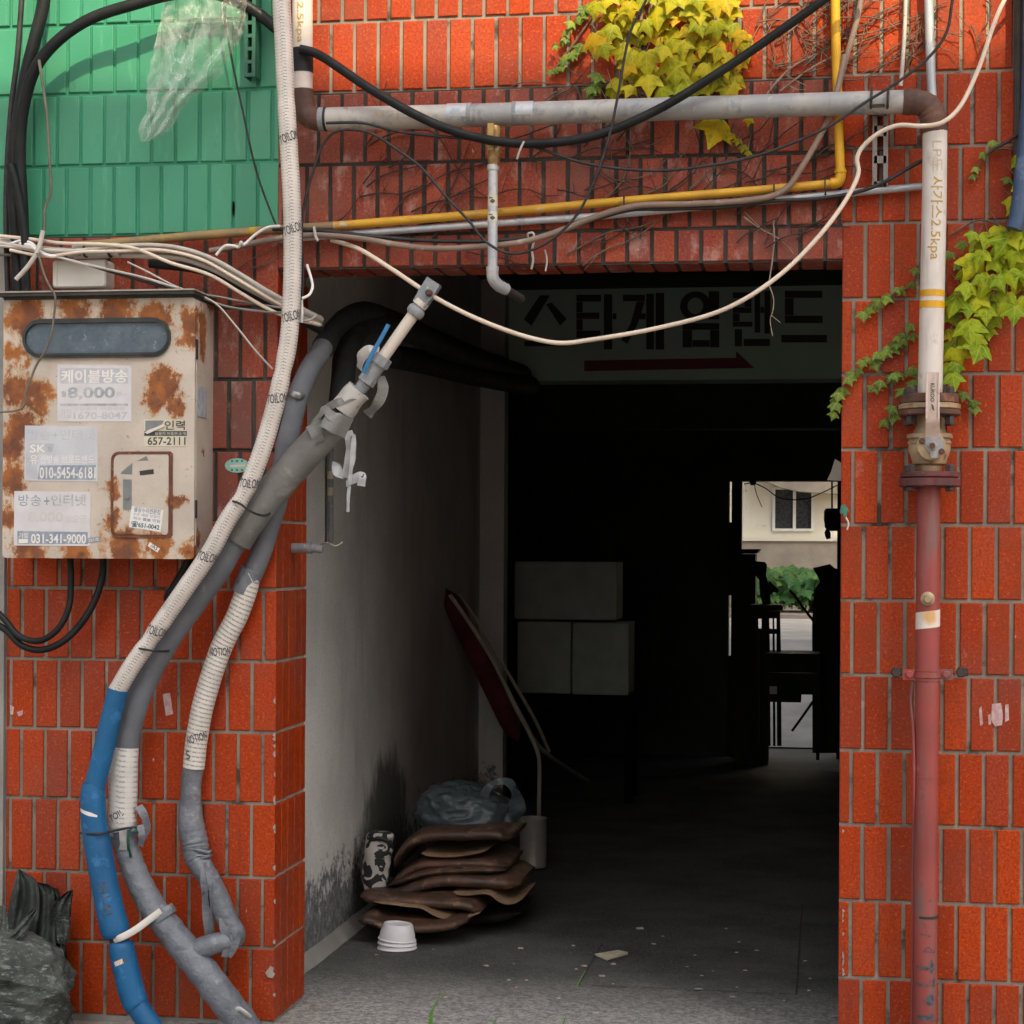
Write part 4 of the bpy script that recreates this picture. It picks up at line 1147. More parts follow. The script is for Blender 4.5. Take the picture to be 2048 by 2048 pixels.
# ------------------------------------------------------------------ insulated tubes
def toilon(mb, pts, rad, q, mat=0, word='TOILON', wpx=46, hpx=19, tilt=0.32, shift=6):
    vs, fs, asp = text_geo(word, 0.015)
    k = mpp(q)
    ct, st = cos(tilt), sin(tilt)
    fl = []
    for u, v in vs:
        tx, ty = (u - 0.5) * wpx * k, (v - 0.5) * hpx * k
        rx, ry = tx * ct - ty * st, tx * st + ty * ct
        fl.append((-ry, rx + shift * k))
    on_tube(mb, pts, rad, fl, fs, s_at(pts, q), mat)

def loop_tie(parent, name, pix, r, mat, Y0):
    p_, r_ = px_path(pix, Y0, r, 6)
    mb = MB(); tube(mb, p_, r_, 6); return mb.build(name, mat, parent, 60)

wt = thing('insulated_tube', 'long white printed tube that bends down the pillar into blue foam sleeves', 'insulated pipe', P(260, 1960, -0.16))
YT = -0.19
t1 = [(562, -220), (563, 0), (568, 99), (573, 215), (578, 298), (584, 414), (585, 530), (583, 596), (578, 672), (563, 755), (543, 838), (517, 921), (487, 990), (454, 1042), (421, 1103), (374, 1172), (331, 1234), (298, 1283), (265, 1330), (233, 1384)]
pts, rad = px_path(t1, YT, 18.2, 8)
for i, p in enumerate(pts):
    for q, dep in ((P(571, 192, YT), 0.10), (P(566, 742, YT), 0.12), (P(484, 994, YT), 0.14), (P(300, 1281, YT), 0.13)):
        dd_ = (p - q).length
        if dd_ < 0.03: rad[i] *= 1 - dep * (1 - dd_ / 0.03)
mb = MB(); tube(mb, pts, rad, 26, 0, True, 0.02, 25)
w1 = mb.build('white_wrap', 'wrap', wt, 60)
mb = MB()
for x, y in ((577, 281), (585, 460), (583, 633), (555, 800), (501, 968), (418, 1117), (316, 1258)):
    toilon(mb, pts, rad, P(x, y, YT))
mb.build('lettering', 'ink_black', w1)
pts, rad = px_path([(236, 1379), (221, 1440), (203, 1520), (192, 1562), (188, 1580)], YT, 21, 8)
mb = MB(); tube(mb, pts, rad, 24, 0, True, 0.02); mb.build('foam_sleeve', 'blue', wt, 60)
pts, rad = px_path([(187, 1566, YT, 22), (186, 1590, YT, 25), (188, 1640, YT, 26), (197, 1700, YT, 27), (210, 1770, YT, 27), (223, 1830, YT, 28), (232, 1866, YT, 28), (234, 1873, YT, 24)], YT, 25, 8)
mb = MB(); tube(mb, pts, rad, 26, 0, True, 0.025, 20); s2 = mb.build('foam_sleeve', 'blue', wt, 60, label='longest blue sleeve with marker writing')
mb = MB()
k = mpp(pts[10])
vs, fs, asp = text_geo('S91-01', 0.01)
on_tube(mb, pts, rad, [(u * 66 * k, (v - 0.5) * 19 * k + 4 * k) for u, v in vs], fs, s_at(pts, P(202, 1764, YT)), 0)
mb.build('lettering', 'ink_black', s2)
mb = MB()
fl = [(0, -22 * k), (6 * k, -24 * k), (15 * k, 0), (19 * k, 16 * k), (15 * k, 17 * k), (8 * k, 4 * k)]
on_tube(mb, pts, rad, fl, [(0, 1, 2, 5), (5, 2, 3, 4)], s_at(pts, P(186, 1612, YT)), 0)
mb.build('white_tear', 'paper_w', s2)
pts, rad = px_path([(240, 1882, YT, 20), (241, 1888, YT, 24), (252, 1938, YT, 26), (264, 1986, YT, 26), (273, 2010, YT, 25), (276, 2014, YT, 22)], YT, 25, 8)
mb = MB(); tube(mb, pts, rad, 26, 0, True, 0.03, 20); s3 = mb.build('foam_sleeve', 'blue', wt, 60)
mb = MB(); k = mpp(pts[5])
on_tube(mb, pts, rad, [(a * k, b * k) for a, b in ((0, -12), (9, -11), (6, 8), (-4, 7))], [(0, 1, 2, 3)], s_at(pts, P(244, 1916, YT)), 0)
on_tube(mb, pts, rad, [(a * k, b * k) for a, b in ((-4, 7), (-5, 9), (3, 17), (5, 10))], [(0, 1, 2, 3)], s_at(pts, P(244, 1916, YT)), 1)
mb.build('sticker', ['handle', 'ink_black'], s3)
pts, rad = px_path([(272, 2006), (286, 2030), (308, 2062), (330, 2110)], YT, 22, 8)
mb = MB(); tube(mb, pts, rad, 24, 0, True, 0.03); mb.build('foam_sleeve', 'blue', wt, 60)
pts, rad = px_path([(233, 1862), (238, 1892)], YT, 17, 3)
mb = MB(); tube(mb, pts, rad, 16); mb.build('inner_pipe', 'iron_dark', wt, 60)
loop_tie(wt, 'cable_tie', [(465, 1002, -0.215), (478, 1006, -0.218), (500, 1022, -0.21), (525, 1031, -0.17), (537, 1029, -0.15), (540, 1022, -0.10)], 2.4, 'thin_black', -0.2)
loop_tie(wt, 'cable_tie', [(271, 1296, -0.2), (285, 1298, -0.217), (310, 1302, -0.213), (336, 1302, -0.15), (338, 1297, -0.1)], 2.4, 'thin_black', -0.2)
loop_tie(wt, 'cable_tie', [(160, 1666, -0.19), (175, 1668, -0.222), (200, 1668, -0.226), (222, 1663, -0.2), (250, 1657, -0.165), (276, 1654, -0.14)], 2.6, 'thin_black', -0.2)
p_, r_ = px_path([(228, 1879, -0.215), (240, 1876, -0.222), (270, 1860, -0.20), (300, 1838, -0.165), (322, 1822, -0.15)], -0.2, 7, 6)
mb = MB(); tube(mb, p_, r_, 8, flat=0.3); mb.build('white_strap', 'white_plastic', wt, 60)

Y2 = -0.04
g2 = thing('insulated_tube', 'slimmer tube with a lined white middle between two grey taped ends, joining the grey elbow', 'insulated pipe', P(430, 1880, -0.08))
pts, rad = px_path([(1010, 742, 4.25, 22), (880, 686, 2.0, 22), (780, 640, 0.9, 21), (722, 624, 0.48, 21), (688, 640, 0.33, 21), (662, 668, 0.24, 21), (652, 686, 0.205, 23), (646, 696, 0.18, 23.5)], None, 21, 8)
mb = MB(); tube(mb, pts, rad, 22, 0, True, 0.03); mb.build('shade_painted_sleeve', 'tape_and_shade', g2, 60)  # grey tube's upper run, shade under the lintel put into its colour
t2 = [(662, 668, 0.24, 20), (640, 705, 0.16, 21), (612, 752, 0.09, 21), (594, 800, 0.05, 21), (584, 845, 0.02, 21), (572, 894, -0.02, 21), (556, 997, Y2, 21), (537, 1057, Y2, 21), (520, 1112, Y2, 21), (497, 1166, Y2, 21)]
pts, rad = px_path(t2, None, 21, 8)
mb = MB(); tube(mb, pts, rad, 22, 0, True, 0.02); mb.build('grey_sleeve', 'foam_grey2', g2, 60)
pts, rad = px_path([(499, 1150), (496, 1170), (474, 1232), (447, 1285), (424, 1348), (405, 1415), (393, 1481), (387, 1536)], Y2 - 0.004, 22, 8)
mb = MB(); tube(mb, pts, rad, 24, 0, True, 0.02); w2 = mb.build('white_wrap', 'wrap2', g2, 60)
mb = MB()
for x, y in ((455, 1306), (405, 1477)): toilon(mb, pts, rad, P(x - 4, y, Y2), 0, 'NOTION', 44, 17, 0.4, 6)
toilon(mb, pts, rad, P(389, 1510, Y2), 0, 'S', 9, 18, 0.3, -8)
mb.build('lettering', 'ink_black', w2)
pts, rad = px_path([(503, 1138), (493, 1166), (484, 1186)], Y2 - 0.006, 22.5, 5)
mb = MB(); tube(mb, pts, rad, 20, 0, True, 0.04); mb.build('tape_wrap', 'tape_grey', g2, 60)
mb = MB(); k = mpp(pts[0])
on_tube(mb, pts, rad, [(a * k, b * k) for a, b in ((0, 2), (3, 3), (16, 18), (22, 22), (14, 14))], [(0, 1, 2, 3, 4)], s_at(pts, P(499, 1142, Y2)), 0)
mb.build('white_tear', 'paper_w', g2)
pts, rad = px_path([(387, 1530, Y2, 21.5), (383, 1564, Y2, 21), (381, 1613, Y2, 22), (382, 1650, Y2, 26), (390, 1690, Y2, 27), (394, 1715, Y2 - .01, 26), (404, 1735, Y2 - .02, 22), (421, 1764, Y2 - .03, 22), (440, 1806, -0.075, 22), (458, 1846, -0.08, 22), (470, 1868, -0.082, 21), (466, 1884, -0.084, 20)], None, 21, 8)
mb = MB(); tube(mb, pts, [r_ * (1 + 0.05 * sin(i * 2.3) * (1 if 24 < i < 46 else 0.15)) for i, r_ in enumerate(rad)], 24, 0, True, 0.07, 22)
tp = mb.build('taped_end', 'tape_grey', g2, 60)
def ribbon(mb, pix, w_, mat=0, ph=0.0, Y=None):
    """a strip of tape along pixel points, with a little twist and thickness"""
    rows = cat_rom([list(P(x, y, Y if Y is not None else yy)) + [ww] for x, y, yy, ww in [(q + ((w_,) if len(q) == 3 else ())) for q in pix]], 5)
    pp = [Vector(r_[:3]) for r_ in rows]
    T, N = frames(pp)
    vs, fs = [], []
    for i, p in enumerate(pp):
        a = ph + 0.5 * sin(i * 0.55 + ph * 3)
        B = T[i].cross(N[i])
        d_ = (B * cos(a) + N[i] * sin(a)) * rows[i][3] * mpp(p) * 0.5
        n2 = T[i].cross(d_).normalized() * 0.0006
        vs += [p - d_ - n2, p + d_ - n2, p + d_ + n2, p - d_ + n2]
    n = len(pp)
    for i in range(n - 1):
        o = i * 4
        fs += [(o + k, o + (k + 1) % 4, o + 4 + (k + 1) % 4, o + 4 + k) for k in range(4)]
    fs += [(0, 3, 2, 1), tuple((n - 1) * 4 + k for k in range(4))]
    mb.add(vs, fs, mat)
mb = MB()
ribbon(mb, [(412, 1720, -0.075), (409, 1760, -0.10), (411, 1810, -0.10), (418, 1868, -0.09)], 17)
ribbon(mb, [(412, 1725, -0.08), (420, 1770, -0.105), (424, 1800, -0.10), (421, 1866, -0.09)], 9, 0, 0.5)
ribbon(mb, [(447, 1835, -0.105), (450, 1860, -0.115), (456, 1890, -0.115), (452, 1914, -0.11)], 20, 0, 0.2)
ribbon(mb, [(468, 1868, -0.10), (478, 1868, -0.11), (470, 1892, -0.115), (458, 1912, -0.11)], 13, 0, 0.6)
mb.build('tape_shred', 'tape_grey', g2, 60)
mb = MB()
for yy, a_ in ((1708, 5), (1716, -4), (1697, 7)):
    p_, r_ = px_path([(368, yy - a_, -0.05), (374, yy, -0.075), (394, yy + 3, -0.08), (416, yy + a_, -0.07), (422, yy + a_ - 3, -0.04)], None, 3.2, 5); tube(mb, p_, r_, 6, 0, True, 0.2, 60)
mb.build('tape_crease', 'tape_grey', g2, 60)
mb = MB(); p_, r_ = px_path([(574, 781, 0.06), (585, 787, 0.01), (600, 793, 0.015), (613, 795, 0.06)], None, 6.5, 6); tube(mb, p_, r_, 10, flat=0.35); mb.build('hose_clamp', 'steel', g2, 60)

g3 = thing('insulated_tube', 'fat grey foam tube slanting behind the white one, then taped grey with a side branch', 'insulated pipe', P(460, 2014, -0.115))
Y3 = -0.115
pts, rad = px_path([(676, 826, Y3, 29), (668, 838, Y3, 32), (639, 877, Y3, 33), (599, 920, Y3, 33), (556, 970, Y3, 33), (518, 1016, Y3, 32), (494, 1052, Y3, 31), (474, 1082, Y3, 30)], None, 30, 8)
mb = MB(); tube(mb, pts, rad, 26, 0, True, 0.02); mb.build('foam_sleeve', 'foam_grey', g3, 60)
pts, rad = px_path([(480, 1070), (460, 1097), (440, 1133), (397, 1193), (351, 1256), (320, 1305), (298, 1345), (275, 1398), (258, 1458), (251, 1495), (247, 1512)], Y3, 25.5, 8)
mb = MB(); tube(mb, pts, rad, 24, 0, True, 0.015); mb.build('foam_sleeve', 'foam_grey2', g3, 60)
pts, rad = px_path([(250, 1494, Y3, 27), (247, 1540, Y3, 28.5), (246, 1600, Y3, 28.5), (246, 1650, Y3, 28), (248, 1660, Y3, 26)], None, 27, 8)
mb = MB(); tube(mb, pts, rad, 26, 0, True, 0.03); w3 = mb.build('white_wrap', 'wrap3', g3, 60)
mb = MB(); toilon(mb, pts, rad, P(246, 1630, Y3), 0, 'TOIL', 34, 14, 0.5, -4); mb.build('lettering', 'ink_black', w3)
t3 = [(248, 1652, Y3, 24), (252, 1690, Y3, 25), (264, 1728, Y3, 25), (281, 1770, Y3, 26), (303, 1812, Y3, 27), (332, 1850, Y3, 28), (364, 1890, Y3, 30), (396, 1930, Y3, 31), (428, 1972, Y3, 31), (460, 2014, Y3, 31), (500, 2066, Y3, 30), (530, 2110, Y3, 28)]
pts, rad = px_path(t3, None, 27, 8)
mb = MB(); tube(mb, pts, [r_ * (1 + 0.025 * sin(i * 1.1)) for i, r_ in enumerate(rad)], 28, 0, True, 0.05, 22)
tpb = mb.build('taped_tube', 'tape_grey', g3, 60)
pts, rad = px_path([(372, 1912, Y3, 25), (396, 1900, Y3, 23), (420, 1890, Y3, 21), (446, 1884, -0.10, 21), (464, 1880, -0.09, 20)], None, 21, 8)
mb = MB(); tube(mb, pts, rad, 22, 0, True, 0.07, 26); mb.build('branch', 'tape_grey', g3, 60)
mb = MB(); pts, rad = px_path([(318, 1822, Y3), (328, 1838, Y3)], Y3, 30, 4); tube(mb, pts, rad, 24, 0, True, 0.05, 30)
pts, rad = px_path([(455, 2003, Y3), (490, 2048, Y3)], Y3, 32.5, 4); mb.build('tape_wrap', 'tape_grey', g3, 60)
mb = MB()
ribbon(mb, [(277, 1612, -0.125), (288, 1630, -0.13), (293, 1655, -0.13), (284, 1678, -0.13)], 17, 0, 0.3)
ribbon(mb, [(280, 1650, -0.14), (284, 1672, -0.145), (281, 1692, -0.14)], 14, 0, 0.1)
ribbon(mb, [(226, 1660, -0.14), (222, 1672, -0.145), (224, 1690, -0.14)], 10, 0, 0.2)
mb.build('tape_shred', 'tape_grey', g3, 60)
mb = MB()
ribbon(mb, [(245, 1655, -0.152), (247, 1680, -0.155), (246, 1700, -0.15)], 16, 0, 0.2)
ribbon(mb, [(258, 1660, -0.155), (256, 1685, -0.157), (262, 1715, -0.15)], 6, 1, 0.1)
ribbon(mb, [(262, 1657, -0.152), (272, 1662, -0.15), (275, 1668, -0.147)], 7, 1, 0.1)
M['bottle_green'] = worn('bottle_green_plastic', (0.005, 0.10, 0.06), (0.01, 0.07, 0.05), 30, 0.3, 0)
mb.build('wrap_scrap', ['foil', 'bottle_green'], g3, 60)
mb = MB()
p_, r_ = px_path([(470, 2020, Y3 - 0.03), (480, 2018, Y3 - 0.042), (492, 2026, Y3 - 0.042), (500, 2034, Y3 - .03)], None, 5, 4); tube(mb, p_, r_, 8, flat=0.4)
mb.build('white_tie', 'white_plastic', g3, 60)
# upper end: torn white collar, valve, cream plastic pipe and plug
mb = MB(); pts, rad = px_path([(684, 822, Y3, 27), (700, 800, Y3, 26.5), (718, 780, Y3, 26)], None, 26, 5); tube(mb, pts, rad, 22, 0, True, 0.08, 40); mb.build('collar', 'foil', g3, 60)
mb = MB()
pts, rad = px_path([(706, 796, Y3, 12), (722, 776, Y3, 13), (730, 766, Y3, 14)], None, 13, 3); tube(mb, pts, rad, 14, 0)
pts, rad = px_path([(731, 765, Y3, 19), (741, 751, Y3, 18)], None, 18, 3); tube(mb, pts, rad, 8, 0)
pts, rad = px_path([(738, 756, Y3, 15), (755, 732, Y3, 16), (762, 722, Y3, 18)], None, 16, 3); tube(mb, pts, rad, 14, 0)
pts, rad = px_path([(757, 729, Y3, 21), (768, 713, Y3, 20)], None, 20, 3); tube(mb, pts, rad, 8, 0)
mb.build('ball_valve', 'fitting', g3, 40)
mb = MB(); pts, rad = px_path([(762, 721), (800, 667), (832, 622)], Y3, 12.2, 6); tube(mb, pts, rad, 18); mb.build('plastic_pipe', 'pvc', g3, 60)
mb = MB()
pts, rad = px_path([(826, 631, Y3, 15), (829, 627, Y3, 18), (834, 619, Y3, 18), (837, 615, Y3, 15)], None, 16, 3); tube(mb, pts, rad, 18)
pts, rad = px_path([(836, 616), (842, 608)], Y3, 14, 3); tube(mb, pts, rad, 16)
ax = (P(860, 580, Y3) - P(834, 620, Y3)).normalized(); sd = Vector((0, -1, 0)).cross(ax).normalized(); kk = mpp(P(850, 590, Y3))
a = P(845, 602, Y3); b = P(868, 564, Y3) 
for (p0, p1, w_, d_) in ((P(841, 608, Y3), P(850, 593, Y3), 14.5, 12), (P(850, 593, Y3), P(869, 563, Y3), 15.5, 11)):
    c8 = [p + sd * sgn * w_ * kk + Vector((0, dy * d_ * kk, 0)) for p in (p0, p1) for sgn, dy in ((-1, -1), (1, -1), (1, 1), (-1, 1))]
    mb.add(c8, [(0, 1, 2, 3), (7, 6, 5, 4), (0, 4, 5, 1), (1, 5, 6, 2), (2, 6, 7, 3), (3, 7, 4, 0)])
mb.build('end_plug', 'fitting', g3, 35)
mb = MB(); pts, rad = px_path([(838, 611, Y3), (845, 602, Y3)], Y3, 16, 2); tube(mb, pts, rad, 18); mb.build('white_ring', 'pvc', g3, 60)
mb = MB(); lathe(mb, P(861, 588, Y3) + Vector((0, -0.018, 0)), (0, -1, 0), [(0, 0.010), (0.012, 0.009), (0.016, 0.006)], 14); mb.build('drain_screw', 'rust_pipe', g3, 40)
mb = MB(); pts, rad = px_path([(727, 746, -0.15), (742, 712, -0.15), (760, 680, -0.145), (777, 649, -0.14)], None, 4.4, 5); tube(mb, pts, rad, 8, flat=0.4)
mb.build('blue_tie', 'blue_tie', g3, 60)
mb = MB()
ribbon(mb, [(719, 738, -0.11), (724, 712, -0.13), (740, 700, -0.13), (758, 703, -0.12)], 22, 0, 0.3)
mb.build('foil_scrap', 'foil', g3, 60)
mb = MB()
ribbon(mb, [(762, 752, -0.10), (766, 780, -0.10), (752, 812, -0.095), (734, 830, -0.09)], 22, 0, 0.5)
ribbon(mb, [(640, 830, -0.13), (660, 812, -0.15), (690, 800, -0.15), (712, 792, -0.14)], 16, 0, 0.4)
ribbon(mb, [(638, 836, -0.16), (650, 818, -0.16), (664, 838, -0.165), (690, 852, -0.16)], 16, 0, 0.6)
ribbon(mb, [(648, 836, -0.165), (672, 846, -0.172), (698, 858, -0.16)], 44, 0, 0.1)
ribbon(mb, [(622, 850, -0.155), (634, 872, -0.162), (640, 884, -0.160)], 24, 0, 0.2)
mb.build('tape_shred', 'foam_grey', g3, 60)
mb = MB()
ribbon(mb, [(695, 862, -0.10), (702, 885, -0.10), (700, 920, -0.10), (690, 955, -0.1)], 22, 0, 0.3)
ribbon(mb, [(708, 868, -0.10), (706, 900, -0.11), (702, 940, -0.11), (700, 962, -0.11)], 10, 0, 0.7)
ribbon(mb, [(672, 925, -0.09), (676, 945, -0.10), (688, 957, -0.1)], 20, 0, 0.8)
ribbon(mb, [(692, 968, -0.10), (708, 958, -0.11), (724, 952, -0.11), (722, 972, -0.11)], 18, 0, 0.3)
ribbon(mb, [(700, 962, -0.11), (697, 990, -0.11), (696, 1024, -0.11)], 7, 0, 0.1)
mb.build('hanging_tape', 'tape_pale', g3, 60)
# more grey tubes from the passage, shade under the lintel painted into their colour
simple('foam_pipe', [(1040, 752, 4.25, 24), (900, 700, 2.2, 24), (800, 655, 1.0, 24), (740, 646, 0.6, 24), (706, 672, 0.42, 24), (690, 715, 0.33, 24), (686, 760, 0.28, 24), (680, 812, 0.22, 24)], None, 24, 'tape_and_shade', 'fat grey foam tube painted shade-dark, looping under the lintel behind the cream plastic pipe', 'pipe', 20, 8)
simple('foam_pipe', [(1060, 772, 4.25, 20), (950, 750, 2.9, 22), (850, 725, 1.9, 24), (780, 712, 1.4, 24)], None, 24, 'tape_and_shade', 'grey tube painted shade-dark, running into the passage along the plaster wall top', 'pipe', 16, 6)
C = lambda pix, Y, r, mat, label, seg=8, sub=6, name='cable', cat='cable', wob=0.0: simple(name, pix, Y, r, mat, label, cat, seg, sub, None, wob)[0]
# ------------------------------------------------------------------ meter cabinet
mc = thing('meter_cabinet', 'rusty cream metal meter cabinet with a dusty oval window and faded flyers', 'cabinet', P(200, 1117, -0.08))
X0, X1 = P(6, 860, YB).x, P(389, 860, YB).x
Z0, Z1 = P(200, 1117, YB).z, P(200, 597, YB).z
mb = MB()
rr = rrect(X0, Z0, X1, Z1, 0.012, 4)
mb.plate(rr, YB, 0.0)
# narrow fold along the right edge and hinge slots
mb.box(X1 - 0.001, X1 + 0.0015, YB + 0.012, YB + 0.015, Z0 + 0.01, Z1 - 0.01)
body = mb.build('body', 'cabinet', mc)
mb = MB()
for y0, y1 in ((678, 718), (1000, 1036)):
    a, b = P(389, y1, YB).z, P(389, y0, YB).z
    mb.box(X1 + 0.0005, X1 + 0.003, YB + 0.006, YB + 0.020, a, b)
mb.build('hinge', 'iron_dark', mc)
mb = MB(); mb.box(X1 + 0.0005, X1 + 0.0022, YB + 0.02, YB + 0.10, P(389, 832, YB).z, P(389, 770, YB).z); mb.build('side_label', 'ink_mid', mc)
mb = MB()
mb.box(X0 - 0.004, X1 + 0.006, YB - 0.03, 0.0, Z1 + 0.006, P(200, 583, YB - 0.03).z)
mb.box(X0 + 0.002, X1 - 0.002, YB - 0.006, 0.0, Z1 - 0.001, Z1 + 0.006)
hood = mb.build('hood', 'cab_dark', mc)
mb = MB(); zz = P(200, 583, YB - 0.03).z
mb.box(X0 - 0.006, X1 + 0.008, YB - 0.034, 0.0, zz, zz + 0.004); mb.build('hood_edge', 'cab_lip', hood)
# oval window
def stad(x0, z0, x1, z1):
    return rrect(x0, z0, x1, z1, (z1 - z0) / 2 - 1e-5, 12)
a, b = P(47, 717, YB), P(343, 635, YB)
o_ = stad(a.x, a.z, b.x, b.z); w_ = 0.0125
i_ = stad(a.x + w_ * .7, a.z + w_, b.x - w_ * .7, b.z - w_)
mb = MB(); mb.ring(o_, i_, YB - 0.010, YB - 0.0005)
md = stad(a.x + w_ * .35, a.z + w_ * .5, b.x - w_ * .35, b.z - w_ * .5)
mb.ring(md, i_, YB - 0.0125, YB - 0.009)
win = mb.build('window_seal', 'rubber_seal', mc, 30)
mb = MB(); mb.plate(i_, YB - 0.004, YB - 0.0008); mb.build('window_pane', 'cab_glass', win)
# small inspection door
a, b = P(222, 1075, YB), P(346, 903, YB)
o_ = rrect(a.x, a.z, b.x, b.z, 0.022, 5, (0, 0, 1, 1)); g_ = 0.007
i_ = rrect(a.x + g_, a.z + g_, b.x - g_ * 1.3, b.z - g_, 0.018, 5, (0, 0, 1, 1))
mb = MB(); mb.ring(o_, i_, YB - 0.004, YB - 0.0004)
dr = mb.build('door_frame', 'cab_rust', mc)
i2 = rrect(a.x + g_ + 0.0015, a.z + g_ + 0.0015, b.x - g_ * 1.3 - 0.0015, b.z - g_ - 0.0015, 0.017, 5, (0, 0, 1, 1))
mb = MB(); mb.plate(i2, YB - 0.0055, YB - 0.0004); dd2 = mb.build('inspection_door', 'cabinet', mc)
def sheet(pts, Y, th=0.0008):
    return [(P(x, y, Y).x, P(x, y, Y).z) for x, y in pts]
yd = YB - 0.0057
mb = MB(); mb.plate(sheet([(247, 959), (263, 959), (263, 1018), (247, 1018)], yd), yd - 0.003, yd)
lathe(mb, P(255, 996, yd) + Vector((0, -0.003, 0)), (0, -1, 0), [(0, 0.006), (0.003, 0.005)], 14)
mb.build('lock_plate', 'lockplate', dd2)
mb = MB(); mb.plate(sheet([(279, 942), (307, 938), (308, 948), (280, 951)], yd), yd - 0.0004, yd)
mb.build('black_sticker', 'rubber_seal', dd2)
mb = MB()
mb.plate(sheet([(265, 926), (244, 943), (241, 948), (264, 949)], yd), yd - 0.0003, yd); mb.plate(sheet([(276, 921), (293, 912), (297, 921), (272, 922)], yd), yd - 0.0003, yd)
mb.build('sticker_remnant', 'lockplate', dd2)
YS = yd - 0.0008
mb = MB()
an = math.radians(-7)
mb.plate(sheet([(263, 1012), (327, 1020), (321, 1064), (258, 1054)], yd), yd - 0.0006, yd, 0)
text_rect(mb, '출장수리전문점', 268, 1016, 321, 1027, YS, 2, 0.03, an)
text_rect(mb, '수도 배관 보일러', 266, 1028, 320, 1034, YS, 2, 0.01, an)
text_rect(mb, '하수 ■■ 막힘', 266, 1036, 320, 1043, YS, 2, 0.02, an)
text_rect(mb, '☎651-0042', 262, 1045, 319, 1058, YS, 1, 0.03, an)
mb.build('sticker', ['paper_w', 'ink_teal', 'ink_blue'], dd2, label='small white tilted sticker')
# flyers and stickers glued to the front
Yf = YB - 0.0004; Yt = YB - 0.0016
mb = MB()
mb.plate(sheet([(115, 729), (259, 731), (263, 737), (263, 843), (115, 843)], YB), YB - 0.0012, YB - 0.0002, 0)
mb.plate(sheet([(121, 736), (256, 737), (256, 767), (121, 767)], YB), YB - 0.0013, YB - 0.0011, 2)
text_rect(mb, '케이블방송', 122, 739, 255, 766, Yt, 3, 0.02)
text_rect(mb, '월', 122, 782, 132, 794, Yt, 1, 0.02); text_rect(mb, '8,000', 135, 774, 230, 800, Yt, 1, 0.03); text_rect(mb, '원~', 232, 783, 252, 792, Yt, 1, 0.0)
mb.plate(sheet([(121, 807), (256, 807), (256, 812), (121, 812)], YB), YB - 0.0013, YB - 0.0011, 1)
text_rect(mb, '상담문의 연중무휴', 146, 814, 250, 821, Yt, 2, 0.0); text_rect(mb, '가입', 121, 818, 142, 836, Yt, 2, 0.0)
text_rect(mb, '1670-8047', 147, 824, 255, 838, Yt, 2, 0.02)
mb.build('flyer', ['paper', 'ink_mid', 'ink_pale', 'paper_w'], mc, label='bleached flyer with the price 8,000')
mb = MB()
mb.plate(sheet([(50, 851), (196, 853), (195, 963), (49, 961)], YB), YB - 0.0012, YB - 0.0002, 0)
text_rect(mb, '방송+인터넷', 56, 859, 190, 880, Yt, 1, 0.0)
mb.plate(sheet([(52, 887), (110, 887), (104, 906), (76, 908), (75, 958), (52, 959)], YB), YB - 0.0013, YB - 0.0011, 1)
text_rect(mb, 'SK', 60, 889, 92, 905, Yt, 4, 0.02); text_rect(mb, 'W', 96, 893, 105, 904, Yt, 2, 0.0); text_rect(mb, '유', 60, 910, 75, 928, Yt, 4, 0.01); text_rect(mb, '선방송 브로드밴드', 80, 910, 188, 927, Yt, 4, 0.01)
mb.plate(sheet([(80, 931), (192, 930), (192, 960), (75, 959)], YB), YB - 0.0013, YB - 0.0011, 2)
text_rect(mb, '010-5454-6181', 79, 934, 191, 957, Yt, 3, 0.015)
mb.build('flyer', ['paper_b', 'ink_pale', 'ink_blue', 'paper_w', 'paper_w'], mc, label='bluish flyer with a dark phone number strip')
mb = MB()
mb.plate(sheet([(29, 982), (178, 984), (181, 988), (180, 1090), (177, 1092), (28, 1091)], YB), YB - 0.0012, YB - 0.0002, 0)
text_rect(mb, '방송', 37, 989, 82, 1012, Yt, 2, 0.0); text_rect(mb, '+', 88, 994, 99, 1010, Yt, 2, 0.0); text_rect(mb, '인터넷', 102, 989, 172, 1012, Yt, 1, 0.02)
text_rect(mb, '8,000', 56, 1024, 126, 1046, Yt, 4, 0.02); text_rect(mb, '월요금', 130, 1030, 172, 1046, Yt, 4, 0.0)
mb.plate(sheet([(35, 1062), (176, 1064), (176, 1088), (35, 1088)], YB), YB - 0.0013, YB - 0.0011, 2)
text_rect(mb, '가입', 38, 1066, 56, 1076, Yt, 3, 0.01); mb.plate(sheet([(38, 1078), (56, 1078), (56, 1086), (38, 1086)], YB), YB - 0.0017, YB - 0.0015, 3)
text_rect(mb, '031-341-9000', 62, 1068, 172, 1087, Yt, 3, 0.02)
mb.build('flyer', ['paper', 'ink_mid', 'ink_blue', 'paper_w', 'ink_pink'], mc, label='pale flyer offering internet at the bottom of the door')
mb = MB()
mb.plate(sheet([(172, 1077), (199, 1073), (200, 1082), (174, 1086)], YB), YB - 0.0021, YB - 0.0014, 0); text_rect(mb, '251호', 176, 1076, 198, 1083, YB - 0.0024, 1, 0.0, 0.15)
mb.build('sticker', ['ink_blue', 'paper_w'], mc, label='tiny blue number strip')
mb = MB()
mb.plate(sheet([(289, 839), (371, 839), (373, 893), (288, 892)], YB), YB - 0.0012, YB - 0.0002, 0)
mb.plate(sheet([(289, 862), (374, 862), (374, 872), (289, 872)], YB), YB - 0.0014, YB - 0.0011, 1)
text_rect(mb, '인력', 329, 841, 370, 860, Yt, 1, 0.02)
text_rect(mb, '일용직 파출부 소개', 310, 864, 371, 870, YB - 0.0018, 0, 0.0)
